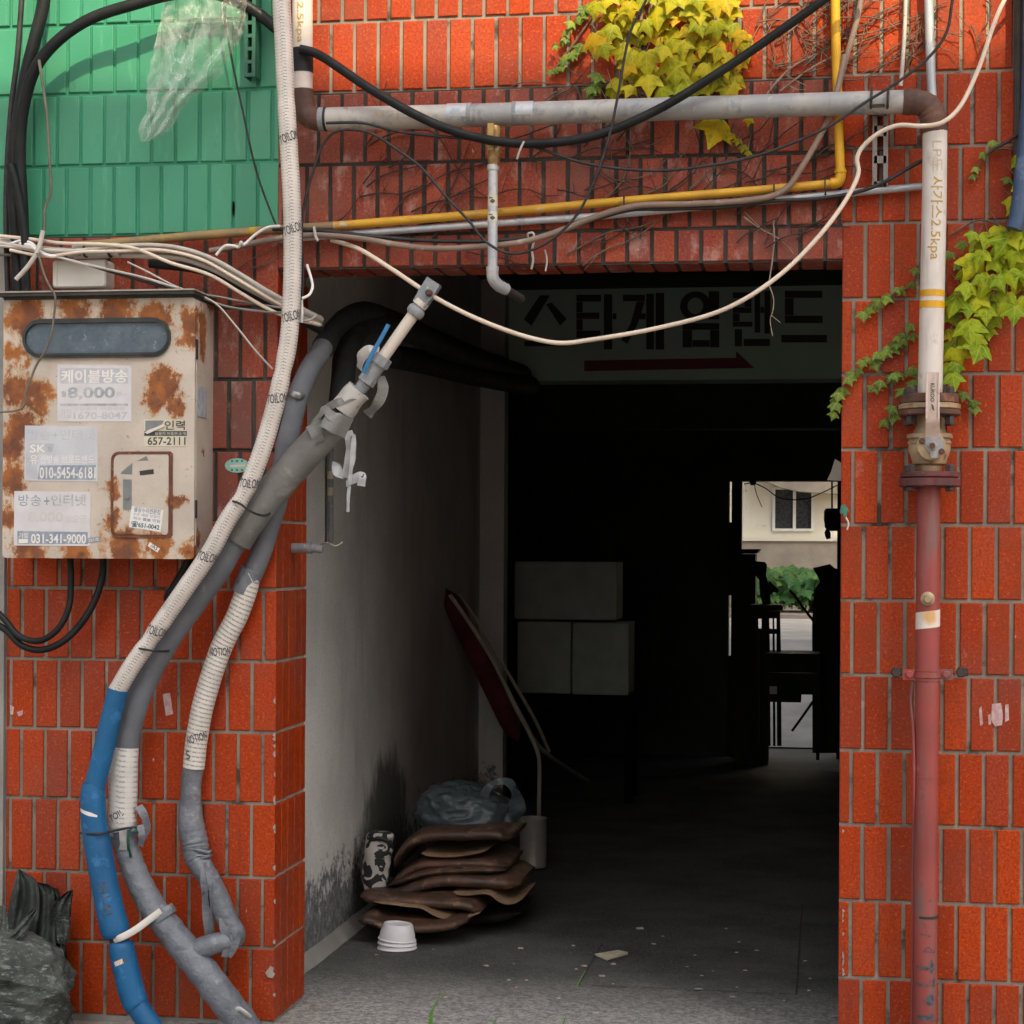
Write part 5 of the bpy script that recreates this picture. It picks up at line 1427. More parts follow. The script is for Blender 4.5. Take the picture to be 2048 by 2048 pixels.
text_rect(mb, '657-2111', 295, 874, 371, 890, Yt, 1, 0.02)
mb.plate(sheet([(290, 865), (326, 849), (330, 853), (296, 868)], YB), YB - 0.006, YB - 0.0015, 2)
mb.plate(sheet([(291, 841), (328, 841), (324, 850), (291, 862)], YB), YB - 0.0016, YB - 0.0012, 3)
mb.build('sticker', ['paper_y', 'ink_black', 'pvc', 'lockplate'], mc, label='yellowed sticker with a black phone number and a peeling corner')
mb = MB(); mb.plate(sheet([(300, 1084), (320, 1097), (315, 1105), (296, 1092)], YB), YB - 0.0014, YB - 0.0002, 0); text_rect(mb, '/AS', 301, 1090, 316, 1098, YB - 0.0018, 1, 0.01, -0.55)
mb.build('sticker', ['paper_w', 'ink_black'], mc, label='torn scrap of white sticker')
# wall box over the cabinet
mb = MB()
a, b = P(104, 575, -0.07), P(211, 518, -0.07)
def bbox_round(mb, x0, x1, y0, y1, z0, z1, e, mat=0):
    vs = []
    for yy, ii in ((y0, e), (y0 + e, 0), (y1, 0)):
        for q in rrect(x0 + ii * .6, z0 + ii * .6, x1 - ii * .6, z1 - ii * .6, e + 0.002, 4): vs.append((q[0], yy, q[1]))
    n = len(vs) // 3
    fs = [tuple(range(n))] + [(i + k * n, i + (k + 1) * n, (i + 1) % n + (k + 1) * n, (i + 1) % n + k * n) for k in range(2) for i in range(n)]
    mb.add(vs, fs, mat)
bbox_round(mb, a.x, b.x, -0.07, 0.0, a.z, b.z, 0.005)
mb.box(P(114, 540, -.07).x, P(115, 540, -.07).x, -0.0712, -0.06, a.z + 0.006, b.z - 0.006, 1)
mb.build('junction_box', ['white_plastic', 'pale_wire'], None, 30, 'old white plastic box on the wall just above the rusty cabinet', 'junction box')
# stickers on the tiles
mb = MB(); c = P(474, 931, -0.0015); kk = mpp(c)
mb.plate([(c.x + 25 * kk * cos(2 * pi * i / 30), c.z + 14.5 * kk * sin(2 * pi * i / 30)) for i in range(30)], -0.0022, 0.0, 0)
mb.plate(sheet([(460, 930), (490, 929), (490, 933), (460, 934)], -0.002), -0.0024, -0.002, 1)
for x in (464, 474, 484):
    for y in (922, 940):
        mb.plate(sheet([(x - 2, y - 2), (x + 2, y - 2), (x + 2, y + 2), (x - 2, y + 2)], -0.002), -0.0024, -0.002, 2)
mb.build('oval_sticker', ['mint', 'handle', 'ink_teal'], None, None, 'small mint green oval sticker on the tiles beside the white tube', 'sticker')
mb = MB()
for pts_ in ([(1958, 1418), (1963, 1412), (1966, 1448), (1960, 1452)], [(1984, 1408), (2002, 1406), (2006, 1430), (2004, 1450), (1990, 1453), (1982, 1440)], [(2010, 1410), (2017, 1408), (2018, 1440), (2010, 1444)], [(1976, 1430), (1981, 1428), (1982, 1448), (1977, 1450)]):
    mb.plate(sheet(pts_, -0.001), -0.0022, 0.0, 0)
M['residue'] = worn('pinkish_glue_residue', (0.45, 0.27, 0.27), (0.55, 0.42, 0.41), 60, 0.8, 0.1)
mb.build('glue_residue', 'residue', None, None, 'pale pinkish remains of a torn notice on the tiles beside the red pipe', 'torn notice')
mb = MB()
for pts_ in ([(20, 1410), (28, 1414), (26, 1430), (21, 1428)], [(34, 1424), (46, 1420), (45, 1430), (37, 1433)]):
    mb.plate(sheet(pts_, -0.001), -0.0016, 0.0, 0)
mb.build('glue_residue', 'residue', None, None, 'two pale paint flecks on the tiles at the far edge of the left pillar', 'paint fleck')
mb = MB(); mb.plate(sheet([(325, 1388), (340, 1386), (346, 1428), (332, 1432)], -0.001), -0.0016, 0.0, 0)
mb.build('glue_residue', 'residue', None, None, 'pale torn paper remains on the left pillar between the tubes', 'torn notice')
C([(0, 486, -0.10), (60, 496, -0.115), (140, 502, -0.11), (235, 492, -0.108), (310, 490, -0.105), (365, 497, -0.108), (420, 515, -0.108), (480, 548, -0.10), (545, 588, -0.09), (600, 616, -0.03)], None, 4.2, 'pale_wire', 'white cable strand lying on top of the thickest pale conduit', 8, 8, 'cable', 'cable', 0.15)
C([(20, 500, -0.11), (90, 512, -0.11), (160, 504, -0.112), (240, 502, -0.112), (320, 500, -0.112), (400, 518, -0.112), (460, 550, -0.105), (530, 592, -0.095), (600, 632, -0.03)], None, 3.4, 'cream_cable', 'cream cable strand twisted along the front of the thickest pale conduit', 8, 8, 'cable', 'cable', 0.1)
mb = MB()
mb.plate(sheet([(531, 1945), (541, 1932), (548, 1936), (546, 1944), (550, 1948), (546, 1956), (536, 1954)], -0.002), -0.006, 0.0, 0)
mb.build('mortar_blob', 'mortar_pale', None, None, 'pale lump of mortar stuck low on the left pillar edge', 'mortar lump')

# ------------------------------------------------------------------ cables
C([(600, 98, -0.122), (622, 103, -0.122), (642, 112, -0.125), (664, 126, -0.14), (760, 190, -0.15), (880, 252, -0.15), (985, 281, -0.15), (1075, 287, -0.15), (1190, 271, -0.15), (1310, 222, -0.15), (1430, 150, -0.15), (1560, 62, -0.15), (1680, -25, -0.15), (1760, -90, -0.15)], None, 9.2, 'black_rubber', 'thick black cable sagging in front of the grey gas pipe', 12, 8)
C([(93, -160), (88, 0), (72, 70), (52, 150), (38, 230), (29, 320), (28, 400), (33, 480), (38, 580), (40, 640)], -0.07, 13, 'black_rubber', 'thick black cable dropping straight down beside the green tiles', 12, 8)
C([(560, 62, -0.05), (520, 30, -0.05), (485, 8, -0.06), (430, -12, -0.07), (350, -12, -0.09), (270, 8, -0.10), (180, 38, -0.10), (115, 82, -0.10), (72, 135, -0.10), (48, 210, -0.09), (40, 300, -0.08), (44, 400, -0.08), (48, 500, -0.07), (50, 640, -0.06)], None, 12, 'black_rubber', 'black cable arching over the green tiles behind the plastic bag', 12, 8)
C([(50, -120), (42, 20), (34, 120), (24, 200), (16, 300), (12, 420), (16, 600)], -0.05, 6, 'thin_black', 'thinner black cable at the very edge of the green tiles', 8, 6)
C([(20, 330), (30, 360), (42, 420), (50, 470), (52, 560), (56, 640)], -0.10, 9, 'black_rubber', 'short black cable lying over the thick cables beside the green tiles', 10, 6)
C([(140, 1112, -0.06), (142, 1160, -0.07), (136, 1220, -0.09), (112, 1262, -0.10), (76, 1282, -0.10), (38, 1272, -0.10), (10, 1240, -0.09), (-30, 1200, -0.08)], None, 6.5, 'black_rubber', 'inner loop of black cable hanging below the rusty cabinet', 10, 8)
C([(207, 1112, -0.05), (205, 1150, -0.06), (190, 1200, -0.07), (160, 1250, -0.08), (118, 1288, -0.09), (78, 1300, -0.09), (42, 1290, -0.09), (14, 1262, -0.09), (-30, 1235, -0.08)], None, 7, 'black_rubber', 'outer loop of black cable hanging below the rusty cabinet', 10, 8)
C([(380, 1112, -0.04), (366, 1145, -0.04), (345, 1180, -0.04), (335, 1200, -0.03)], None, 9, 'black_rubber', 'black cable dropping behind the white tube below the cabinet corner', 10, 6)
C([(2080, -90, -0.10), (2010, -2, -0.10), (1952, 150, -0.11), (1915, 220, -0.13), (1882, 246, -0.14), (1845, 252, -0.13), (1795, 251, -0.11), (1755, 268, -0.10), (1722, 298, -0.09), (1714, 318, -0.09), (1717, 344, -0.09), (1700, 386, -0.10), (1640, 470, -0.12), (1552, 556, -0.14), (1450, 618, -0.15), (1320, 655, -0.15), (1185, 679, -0.15), (1122, 686, -0.15), (1062, 676, -0.15), (960, 640, -0.14), (872, 596, -0.12), (780, 536, -0.08), (716, 497, -0.04), (684, 486, -0.02), (662, 480, -0.015)], None, 4.6, 'cream_cable', 'cream cable swooping across the passage mouth from the pipe end', 10, 8)
C([(1345, -140), (1292, 0), (1262, 60), (1250, 110), (1236, 190), (1221, 262), (1195, 345), (1160, 420), (1120, 466), (1078, 494), (1035, 507), (1005, 503), (968, 480), (938, 442), (890, 391), (841, 334), (792, 298), (745, 268), (702, 259), (666, 266), (645, 290), (624, 350), (608, 411), (603, 470), (606, 540), (604, 620)], -0.16, 2.8, 'thin_black', 'thin black wire looping low past the branch pipe and up through the yellow ivy', 8, 6)
C([(1935, -120), (1905, 0), (1894, 62), (1862, 110), (1798, 162), (1727, 207), (1659, 252), (1557, 297), (1480, 320), (1411, 332), (1332, 341), (1246, 338), (1163, 325), (1110, 308), (1057, 291), (1000, 284), (940, 278), (871, 272), (792, 262), (725, 246), (652, 246)], -0.14, 3, 'thin_black', 'thin black wire hanging under the thick cable and rising past the pipe end', 8, 6)
C([(545, 458), (606, 459), (660, 463), (760, 474), (870, 482), (1000, 481), (1080, 470), (1180, 442), (1260, 420), (1330, 418), (1450, 414), (1545, 402), (1640, 397), (1715, 384), (1765, 366), (1810, 340), (1850, 318)], -0.052, 4, 'thin_black', 'black cable tied below the brown one along the yellow tube', 8, 6)
C([(1690, 110, -0.04), (1672, 190, -0.05), (1655, 240, -0.055), (1630, 290, -0.055), (1600, 340, -0.06), (1578, 372, -0.06), (1550, 390, -0.06), (1500, 400, -0.06), (1380, 408, -0.06), (1270, 412, -0.06), (1190, 434, -0.06), (1130, 458, -0.06), (1050, 483, -0.06), (950, 494, -0.06), (870, 497, -0.06), (790, 489, -0.055), (720, 476, -0.05), (640, 470, -0.05), (560, 476, -0.05), (470, 494, -0.05), (420, 502, -0.05)], None, 6.2, 'brown_cable', 'brown cable sagging from the yellow tube to the white tube', 10, 6)
C([(1740, -120), (1716, 30), (1697, 100), (1672, 190)], -0.03, 6, 'brown_cable', 'upper brown cable slanting across the sunlit tiles to the gas pipe', 10, 6)
C([(470, -120), (448, 10), (462, 110), (485, 220), (512, 340), (540, 420), (552, 450)], -0.05, 2.2, 'thin_black', 'thin dark wire slanting down over the green tiles to the white tube', 6, 6)
C([(78, 120), (85, 165), (94, 232), (99, 320), (101, 385), (90, 418), (88, 460), (77, 500), (74, 506)], -0.12, 3, 'olive_wire', 'thin olive wire hanging over the left edge of the green tiles', 6, 6)
C([(74, 506), (80, 520), (88, 548), (100, 574), (110, 592), (107, 640), (103, 668), (92, 700), (74, 728), (60, 762), (50, 790), (52, 802), (44, 816), (28, 822), (0, 824), (-30, 828)], -0.215, 2.4, 'olive_wire', 'thin wire dangling in front of the rusty cabinet window', 6, 6)
C([(86, 462, -0.13), (76, 500, -0.14), (58, 530, -0.14), (32, 559, -0.14)], None, 5, 'pale_wire', 'cut pale wire end knotted above the rusty cabinet', 8, 6)
C([(-60, 478, -0.06), (0, 483, -0.07), (40, 492, -0.08), (80, 500, -0.085), (150, 505, -0.085), (230, 498, -0.09), (300, 496, -0.09), (355, 500, -0.09), (410, 516, -0.09), (470, 548, -0.08), (530, 584, -0.07), (570, 606, -0.06), (640, 640, 0.1)], None, 8.8, 'pale_wire', 'thickest pale conduit bending from the cabinet top down behind the white tube', 12, 8, 'conduit', 'conduit', 0.05)
C([(150, 512, -0.07), (235, 510, -0.075), (300, 512, -0.075), (365, 517, -0.075), (430, 540, -0.07), (490, 573, -0.06), (540, 600, -0.05), (580, 622, -0.03), (640, 650, 0.1)], None, 6, 'pale_wire', 'cream conduit running directly below the thickest pale conduit', 12, 8, 'conduit', 'conduit')
C([(300, 527, -0.04), (400, 540, -0.045), (460, 563, -0.045), (520, 594, -0.04), (575, 625, -0.02), (640, 660, 0.1)], None, 9, 'black_rubber', 'dark conduit in the shadow of the two pale conduits', 10, 6, 'conduit', 'conduit')
C([(0, 472, -0.09), (60, 478, -0.10), (120, 486, -0.11), (210, 489, -0.115), (270, 497, -0.115), (340, 525, -0.11), (420, 550, -0.10), (480, 585, -0.09), (540, 620, -0.08), (575, 634, -0.06), (640, 650, 0.05)], None, 3.6, 'cream_cable', 'thin cream cable curving over the cabinet roof to the white tube', 8, 6)
C([(-40, 492), (0, 492), (60, 500), (110, 513), (200, 535), (290, 556), (345, 573), (358, 576)], -0.11, 3, 'pale_wire', 'thin pale wire crossing the white junction box', 6, 6)
C([(130, 514), (210, 540), (300, 566), (350, 578)], -0.105, 3.4, 'thin_black', 'thin dark wire crossing the white junction box', 6, 6)
C([(255, 524), (300, 546), (345, 570), (392, 588), (430, 606), (470, 650), (510, 700), (545, 738)], -0.10, 2.2, 'pale_wire', 'thin pale wire slanting down the tiles beside the cabinet', 6, 6)
C([(395, 588), (440, 594), (490, 604), (540, 612), (575, 618)], -0.08, 2.4, 'grey_wire', 'upper thin grey wire from the cabinet hood to the white tube', 6, 6)
C([(395, 592), (450, 612), (500, 620), (545, 625), (580, 624)], -0.085, 2.6, 'grey_wire', 'lower thin grey wire from the cabinet hood to the white tube', 6, 6)
C([(432, 510, -0.10), (450, 492, -0.10), (468, 492, -0.10), (478, 494, -0.10), (482, 484, -0.11), (486, 490, -0.10), (510, 470, -0.09), (535, 455, -0.08), (560, 452, -0.07)], None, 3, 'paper_w', 'twisted white wire tie curling up to the yellow tube', 8, 6)
C([(614, 530, -0.13), (622, 556, -0.15), (625, 575, -0.16), (618, 590, -0.17), (604, 597, -0.18)], None, 3, 'paper_w', 'short curved white wire end beside the white tube at the lintel', 8, 6)
C([(603, 600, -0.165), (604, 625, -0.165), (603, 645, -0.16)], None, 3.2, 'paper_w', 'short straight white wire end behind the white tube', 8, 6)
C([(605, 642, -0.12), (620, 640, -0.11), (632, 632, -0.1)], None, 2.6, 'pale_wire', 'small pale wire hook behind the white tube under the lintel', 6, 5)
C([(-40, 512), (0, 510), (120, 510), (210, 500)], -0.07, 3, 'olive_wire', 'dull wire running level above the cabinet roof', 6, 6)
C([(40, 488, -0.10), (62, 492, -0.115), (78, 503, -0.12), (100, 512, -0.115), (125, 510, -0.105), (150, 505, -0.10)], None, 4, 'paper_w', 'knotted white wire beside the thick black cables', 8, 6)
C([(-30, 494, -0.09), (15, 490, -0.10), (40, 482, -0.10), (65, 488, -0.11), (75, 504, -0.12)], None, 3.2, 'paper_w', 'thin white wire arching toward the knot above the cabinet', 8, 6)
mb = MB(); p_, r_ = px_path([(148, 503, -0.088), (165, 501, -0.088), (200, 499, -0.09), (225, 498, -0.09), (240, 500, -0.09)], None, 13, 5)
tube(mb, p_, r_, 16, 0, True, 0.12, 40)
for x in (172, 221): q_, s_ = px_path([(x - 2, 501, -0.088), (x + 2, 501, -0.088)], None, 14.5, 2); tube(mb, q_, s_, 14, 1)
mb.build('tape_wrap', ['foil', 'thin_black'], None, 60, 'crumpled white tape wrap with two black ties on the pale conduits', 'tape wrap')
simple('wire_hook', [(628, 454, -0.05), (632, 475, -0.07), (636, 482, -0.07)], None, 3, 'pale_wire', 'pale wire tie hanging on the yellow tube near the white tube', 'wire tie')
simple('wire_hook', [(1048, 283, -0.17), (1040, 300, -0.175), (1034, 318, -0.17)], None, 2.2, 'pale_wire', 'cut pale tie end hanging on the thick black sagging cable', 'wire tie')
simple('wire_hook', [(1058, 480, -0.05), (1056, 468, -0.06), (1066, 466, -0.06), (1068, 480, -0.06), (1064, 500, -0.05), (1066, 520, -0.04), (1063, 538, -0.03)], None, 2.4, 'pale_wire', 'pale hook wire hanging at the lintel beside the branch pipe', 'wire tie')
simple('wire_hook', [(1090, 500, -0.02), (1094, 520, -0.03), (1091, 542, -0.03)], None, 1.8, 'pale_wire', 'tiny pale wire end on the lintel tiles', 'wire tie')

# small pipe on the passage wall
sp_ = thing('wall_pipe', 'dark narrow pipe with two labels fixed to the passage plaster wall', 'pipe', Vector((XPL + 0.02, 0.55, 0.9)))
def on_plaster(px, py, off=0.0):
    r_ = ray(px, py); return CAM + r_ * ((XPL + off - CAM.x) / r_.x)
mb = MB(); tube(mb, [on_plaster(661, y, 0.02) for y in (830, 880, 960, 1085)], 8 * vk, 12); mb.build('pipe_run', 'fitting', sp_, 60)
mb = MB()
for y in (950, 983): tube(mb, [on_plaster(661, y - 8, 0.02), on_plaster(661, y + 8, 0.02)], 8.6 * vk, 14)
mb.build('label', 'paper_y', sp_, 60)
mb = MB(); a = P(604, 1096, 0.20); tube(mb, [Vector((XC + 0.002, 0.16, a.z)), Vector((XC + 0.05, 0.16, a.z))], 11 * vk, 14); tube(mb, [Vector((XC + 0.048, 0.16, a.z)), Vector((XC + 0.06, 0.16, a.z))], 13 * vk, 14); tube(mb, [Vector((XC + 0.06, 0.16, a.z)), Vector((XC + 0.092, 0.16, a.z - 0.004))], 9 * vk, 12)
mb.build('tap_stub', 'fitting', None, 60, 'short grey pipe stub sticking out of the tiled pillar side', 'pipe stub')
simple('wire_end', [(640, 1090, 0.3), (655, 1086, 0.28), (672, 1092, 0.27), (686, 1084, 0.27)], None, 1.8, 'pale_wire', 'thin pale wire end beside the small pipe stub', 'wire')

# green slotted bar on the green tiles
mb = MB()
a, b = P(490, 155, -0.05), P(513, 60, -0.05)
mb.box(a.x, a.x + 0.004, -0.06, -0.002, a.z, b.z + 0.6); mb.box(b.x - 0.004, b.x, -0.06, -0.002, a.z, b.z + 0.6)
mb.box(a.x + 0.004, a.x + 0.010, -0.060, -0.056, a.z, b.z + 0.6); mb.box(b.x - 0.010, b.x - 0.004, -0.060, -0.056, a.z, b.z + 0.6)
zq = a.z
while zq < b.z + 0.58:
    mb.box(a.x + 0.010, b.x - 0.010, -0.060, -0.0562, zq, zq + 0.010); zq += 0.036
mb.build('slotted_bar', 'bracket_g', None, None, 'dark green slotted steel bar fixed upright on the green tiles', 'bracket')
mb = MB(); mb.plate([(P(467, 417, -0.002).x + 0.003 * cos(q) , P(467, 417, 0).z + 0.021 * sin(q)) for q in [2 * pi * i / 14 for i in range(14)]], -0.003, 0.0)
mb.build('wall_hole', 'black', None, None, 'small dark slot in the lowest row of green tiles', 'hole')
# corner post and blue downspout at the right end
mb = MB(); mb.box(P(2027, 120, 0).x, P(2046, 120, 0).x, -0.035, 0.0, P(2030, 440, 0).z, P(2030, -500, 0).z); mb.box(P(2030, 120, 0).x, P(2036, 120, 0).x, -0.045, -0.036, P(2030, 420, 0).z, P(2030, -500, 0).z)
mb.build('corner_post', 'dark_post', None, None, 'blackened post fixed on the tiles beside the blue downspout', 'post')
simple('downspout', [(2064, -200, -0.07), (2062, 100, -0.07), (2056, 250, -0.075), (2046, 350, -0.08), (2034, 440, -0.085), (2028, 458, -0.085)], None, 17, 'blue_pipe', 'faded blue downspout at the edge of the red tiles above the ivy', 'downspout', 16, 8, None, 0.05)
simple('cable', [(2048, 262), (2010, 286), (1985, 300), (1975, 310)], -0.05, 3, 'thin_black', 'short black wire clipped beside the blue downspout', 'cable')

# ------------------------------------------------------------------ plastic bag
rowsb = [(-90, 345, 480), (-40, 335, 492), (0, 330, 493), (40, 320, 493), (80, 312, 482), (120, 303, 455), (150, 297, 444), (175, 294, 410), (200, 293, 378), (225, 293, 362), (245, 281, 352), (262, 277, 337), (275, 280, 318), (283, 283, 300)]
mb = MB()
nv, nu = 52, 26
for layer, (yo, amp) in enumerate(((-0.085, 0.024), (-0.045, 0.012))):
    vs = []
    for j in range(nv + 1):
        yy = -90 + (283 + 90) * j / nv
        i = 0
        while i < len(rowsb) - 2 and rowsb[i + 1][0] < yy: i += 1
        f = (yy - rowsb[i][0]) / (rowsb[i + 1][0] - rowsb[i][0])
        l = rowsb[i][1] + (rowsb[i + 1][1] - rowsb[i][1]) * f; r_ = rowsb[i][2] + (rowsb[i + 1][2] - rowsb[i][2]) * f
        l += 5 * noise.noise(Vector((0, yy * 0.06, 1))); r_ += 7 * noise.noise(Vector((5, yy * 0.07, 2)))
        for k in range(nu + 1):
            u = k / nu
            x = l + (r_ - l) * u
            fold = 0.6 * sin(u * 21 + yy * 0.018 + 2.2 * noise.noise(Vector((x * 0.012, yy * 0.01, 3 + layer)))) + 1.3 * noise.noise(Vector((x * 0.03, yy * 0.017, 7 + layer * 9))) + 0.6 * noise.noise(Vector((x * 0.08, yy * 0.06, layer)))
            edge = sin(pi * u) ** 0.6
            dY = yo * (0.45 + 0.55 * edge) - amp * fold * (0.25 + 0.75 * edge)
            vs.append(P(x, yy, dY - 0.03))
    fs = [(j * (nu + 1) + k, j * (nu + 1) + k + 1, (j + 1) * (nu + 1) + k + 1, (j + 1) * (nu + 1) + k) for j in range(nv) for k in range(nu)]
    mb.add(vs, fs)
mb.build('plastic_bag', 'film', None, 180, 'crumpled clear plastic bag hanging over the green tiles', 'plastic bag')

# ------------------------------------------------------------------ ivy
HALF = [(0.0, 0.03), (0.12, 0.14), (0.27, 0.13), (0.42, 0.02), (0.50, -0.13), (0.62, -0.26), (0.74, -0.52), (0.56, -0.46), (0.43, -0.42), (0.35, -0.48), (0.33, -0.60), (0.23, -0.74), (0.15, -0.90), (0.0, -1.14)]
def leaf(mb, c, size, face, down, rnd, mat=0, lob=1.0):
    """one three-lobed leaf: petiole end at c, blade hanging along down, facing face"""
    f = face.normalized(); d_ = (down - f * down.dot(f)).normalized(); s_ = d_.cross(f)
    cup = rnd.uniform(0.15, 0.5); curl = rnd.uniform(0.05, 0.35); sk = rnd.uniform(-0.12, 0.12)
    outl = HALF + [(-x, y) for x, y in HALF[-2:0:-1]]
    mid = [(0, -0.05), (0, -0.30), (0, -0.55), (0, -0.80)]
    def w(x, y, o=1.0):
        x2 = x * lob * (1 + rnd.uniform(-.05, .05)); 
        zz = -cup * abs(x2) ** 1.5 - curl * y * y + 0.03 * sin(9 * x2 + 7 * y)
        return c + (s_ * (x2 + sk * y) - d_ * y * 1.0 + f * zz) * size
    vs = [w(x, y) for x, y in outl] + [w(x, y) + f * size * 0.035 for x, y in mid]
    n = len(outl); m0 = n
    fs = []
    # each outline edge to the closest rib vertex
    def near(y): return m0 + min(range(4), key=lambda q: abs(mid[q][1] - y))
    for i in range(n):
        j = (i + 1) % n
        a, b = near(outl[i][1]), near(outl[j][1])
        if a == b: fs.append((i, j, a))
        else: fs += [(i, j, a), (j, b, a)]
    fs2 = []
    for q in fs:
        nn = (vs[q[1]] - vs[q[0]]).cross(vs[q[2]] - vs[q[0]])
        fs2.append(q if nn.dot(f) > 0 else tuple(reversed(q)))
    uvv = outl + mid
    mb.add(vs, fs2, mat, [[uvv[k] for k in q] for q in fs2])
rl = random.Random(21)
def ivy(name, label, leaves, smalls, stems, mat, mat_small, loc):
    root = thing(name, label, 'ivy', loc)
    mb = MB()
    for q in leaves:
        x, y, s_ = q[:3]; dep = q[3] if len(q) > 3 else rl.uniform(-0.085, -0.03)
        c = P(x + rl.uniform(-4, 4), y - s_ * 0.42, dep)
        face = Vector((rl.uniform(-0.45, 0.45), -1, rl.uniform(0.0, 0.75)))
        down = Vector((rl.uniform(-0.55, 0.55), -0.15, -1))
        leaf(mb, c, s_ * mpp(c) * 0.86 * rl.uniform(0.85, 1.12), face, down, rl)
        # petiole back to the wall
    fol = mb.build('leaves', mat, root, 180)
    if smalls:
        mb = MB()
        for x, y, s_ in smalls:
            c = P(x, y - s_ * 0.4, rl.uniform(-0.035, -0.015))
            leaf(mb, c, s_ * mpp(c) * 1.0, Vector((rl.uniform(-.6, .6), -1, rl.uniform(0, .8))), Vector((rl.uniform(-.8, .8), 0, -1)), rl, 0, 1.15)
        mb.build('young_leaves', mat_small, root, 180)
    mb = MB()
    for x, y, s_ in [q[:3] for q in leaves]:
        a = P(x, y - s_ * 0.42, -0.05); b = P(x + rl.uniform(-25, 25), y - s_ * 0.42 - rl.uniform(15, 45), -0.008)
        tube(mb, [a, (a + b) / 2 + Vector((0, -0.004, 0.004)), b], 0.0012, 5)
    for st in stems:
        p_, r_ = px_path(st, -0.012, 2.2, 5); tube(mb, p_, r_, 6, 0, True, 0.2, 80)
    mb.build('stem', 'twig', root, 60)
    return root
c3 = lambda L: [(1080 + x / 3.019, y / 3.019, s_ / 3.019) + tuple(r_) for x, y, s_, *r_ in L]
top = [(430, 10, 120), (350, 70, 130), (580, 50, 150), (700, 110, 160), (820, 30, 150), (825, 130, 130), (970, 110, 160), (960, 20, 140), (1110, 50, 150), (1150, 100, 130), (1100, 170, 120), (1165, 190, 110), (330, 270, 150), (450, 210, 130), (560, 170, 120), (500, 330, 150), (690, 240, 150), (785, 230, 140), (900, 210, 130), (985, 310, 140), (890, 310, 110), (1065, 270, 120), (1190, 285, 120), (1130, 365, 100), (635, 385, 160), (560, 350, 130), (775, 425, 170), (890, 395, 140), (1010, 450, 140), (1100, 415, 130), (1185, 500, 140), (660, 530, 170), (875, 545, 170), (480, 530, 120, -0.02), (435, 570, 110, -0.02), (740, 330, 120), (1045, 40, 130), (640, 10, 140), (1245, 330, 120), (1270, 290, 60), (520, 250, 130, -0.02), (950, 500, 130, -0.02), (760, 530, 120, -0.02), (840, 480, 120, -0.02), (700, 460, 120, -0.02), (1000, 380, 120, -0.02), (900, 90, 130), (760, 60, 130), (500, 110, 130), (480, -30, 150), (620, -60, 150), (760, -50, 150), (900, -60, 150), (1020, -60, 150), (400, 130, 100, -0.02), (600, 260, 110, -0.02), (1050, 180, 120), (1210, 230, 100), (1250, 240, 70), (920, 580, 120, -0.03), (1120, 560, 120, -0.03), (1210, 400, 100), (560, 470, 110, -0.02), (1000, 220, 110, -0.02),
       (500, -160, 150), (640, -190, 150), (780, -170, 150), (920, -190, 150), (1060, -170, 150), (560, -260, 150), (700, -290, 150), (850, -280, 150), (1000, -270, 150),
       (380, 320, 110), (540, 60, 110), (470, 150, 110), (650, 170, 110), (740, 170, 110), (860, 300, 120), (950, 170, 110), (1030, 120, 120), (820, 470, 130), (930, 470, 120), (1050, 500, 120), (720, 580, 110), (1090, 330, 100), (1150, 430, 110), (610, 450, 120), (530, 430, 110), (430, 90, 110), (890, 20, 120), (1180, 20, 110), (1060, 230, 100), (990, 560, 110), (1150, 560, 100), (560, 560, 90), (790, 300, 110),
       (1095, 810, 190, -0.03), (1060, 760, 120, -0.02), (1275, 735, 60, -0.02), (1160, 830, 60, -0.02), (1190, 860, 50, -0.02), (1225, 900, 55, -0.02), (1255, 935, 50, -0.02), (1010, 740, 90, -0.02)]
sm = []
def string(a, b, n, s0_, s1_):
    for i in range(n):
        f = i / max(1, n - 1)
        sm.append((a[0] + (b[0] - a[0]) * f + rl.uniform(-14, 14), a[1] + (b[1] - a[1]) * f + rl.uniform(-14, 14), s0_ + (s1_ - s0_) * f))
string((290, 50), (90, 300), 13, 62, 30); string((240, 300), (70, 440), 12, 60, 34); string((340, 480), (300, 590), 4, 70, 50); string((1230, 300), (1290, 270), 3, 60, 45)
ivy('ivy', 'yellowing ivy hanging over the thick grey gas pipe above the passage', c3(top), c3(sm), [[(1310, -120), (1300, 0), (1290, 90), (1270, 180)], [(1400, -100), (1390, 40), (1370, 130), (1400, 180)], [(1230, -100), (1190, 20), (1160, 70), (1105, 145)], [(1240, 60), (1190, 80), (1150, 110), (1103, 148)], [(1440, 200), (1450, 250), (1480, 290), (1500, 312)]], 'leaf_y', 'leaf_s', P(1300, 200, 0))
c8 = lambda L: [(1500 + x / 2.927, 440 + y / 2.927, s_ / 2.927) + tuple(r_) for x, y, s_, *r_ in L]
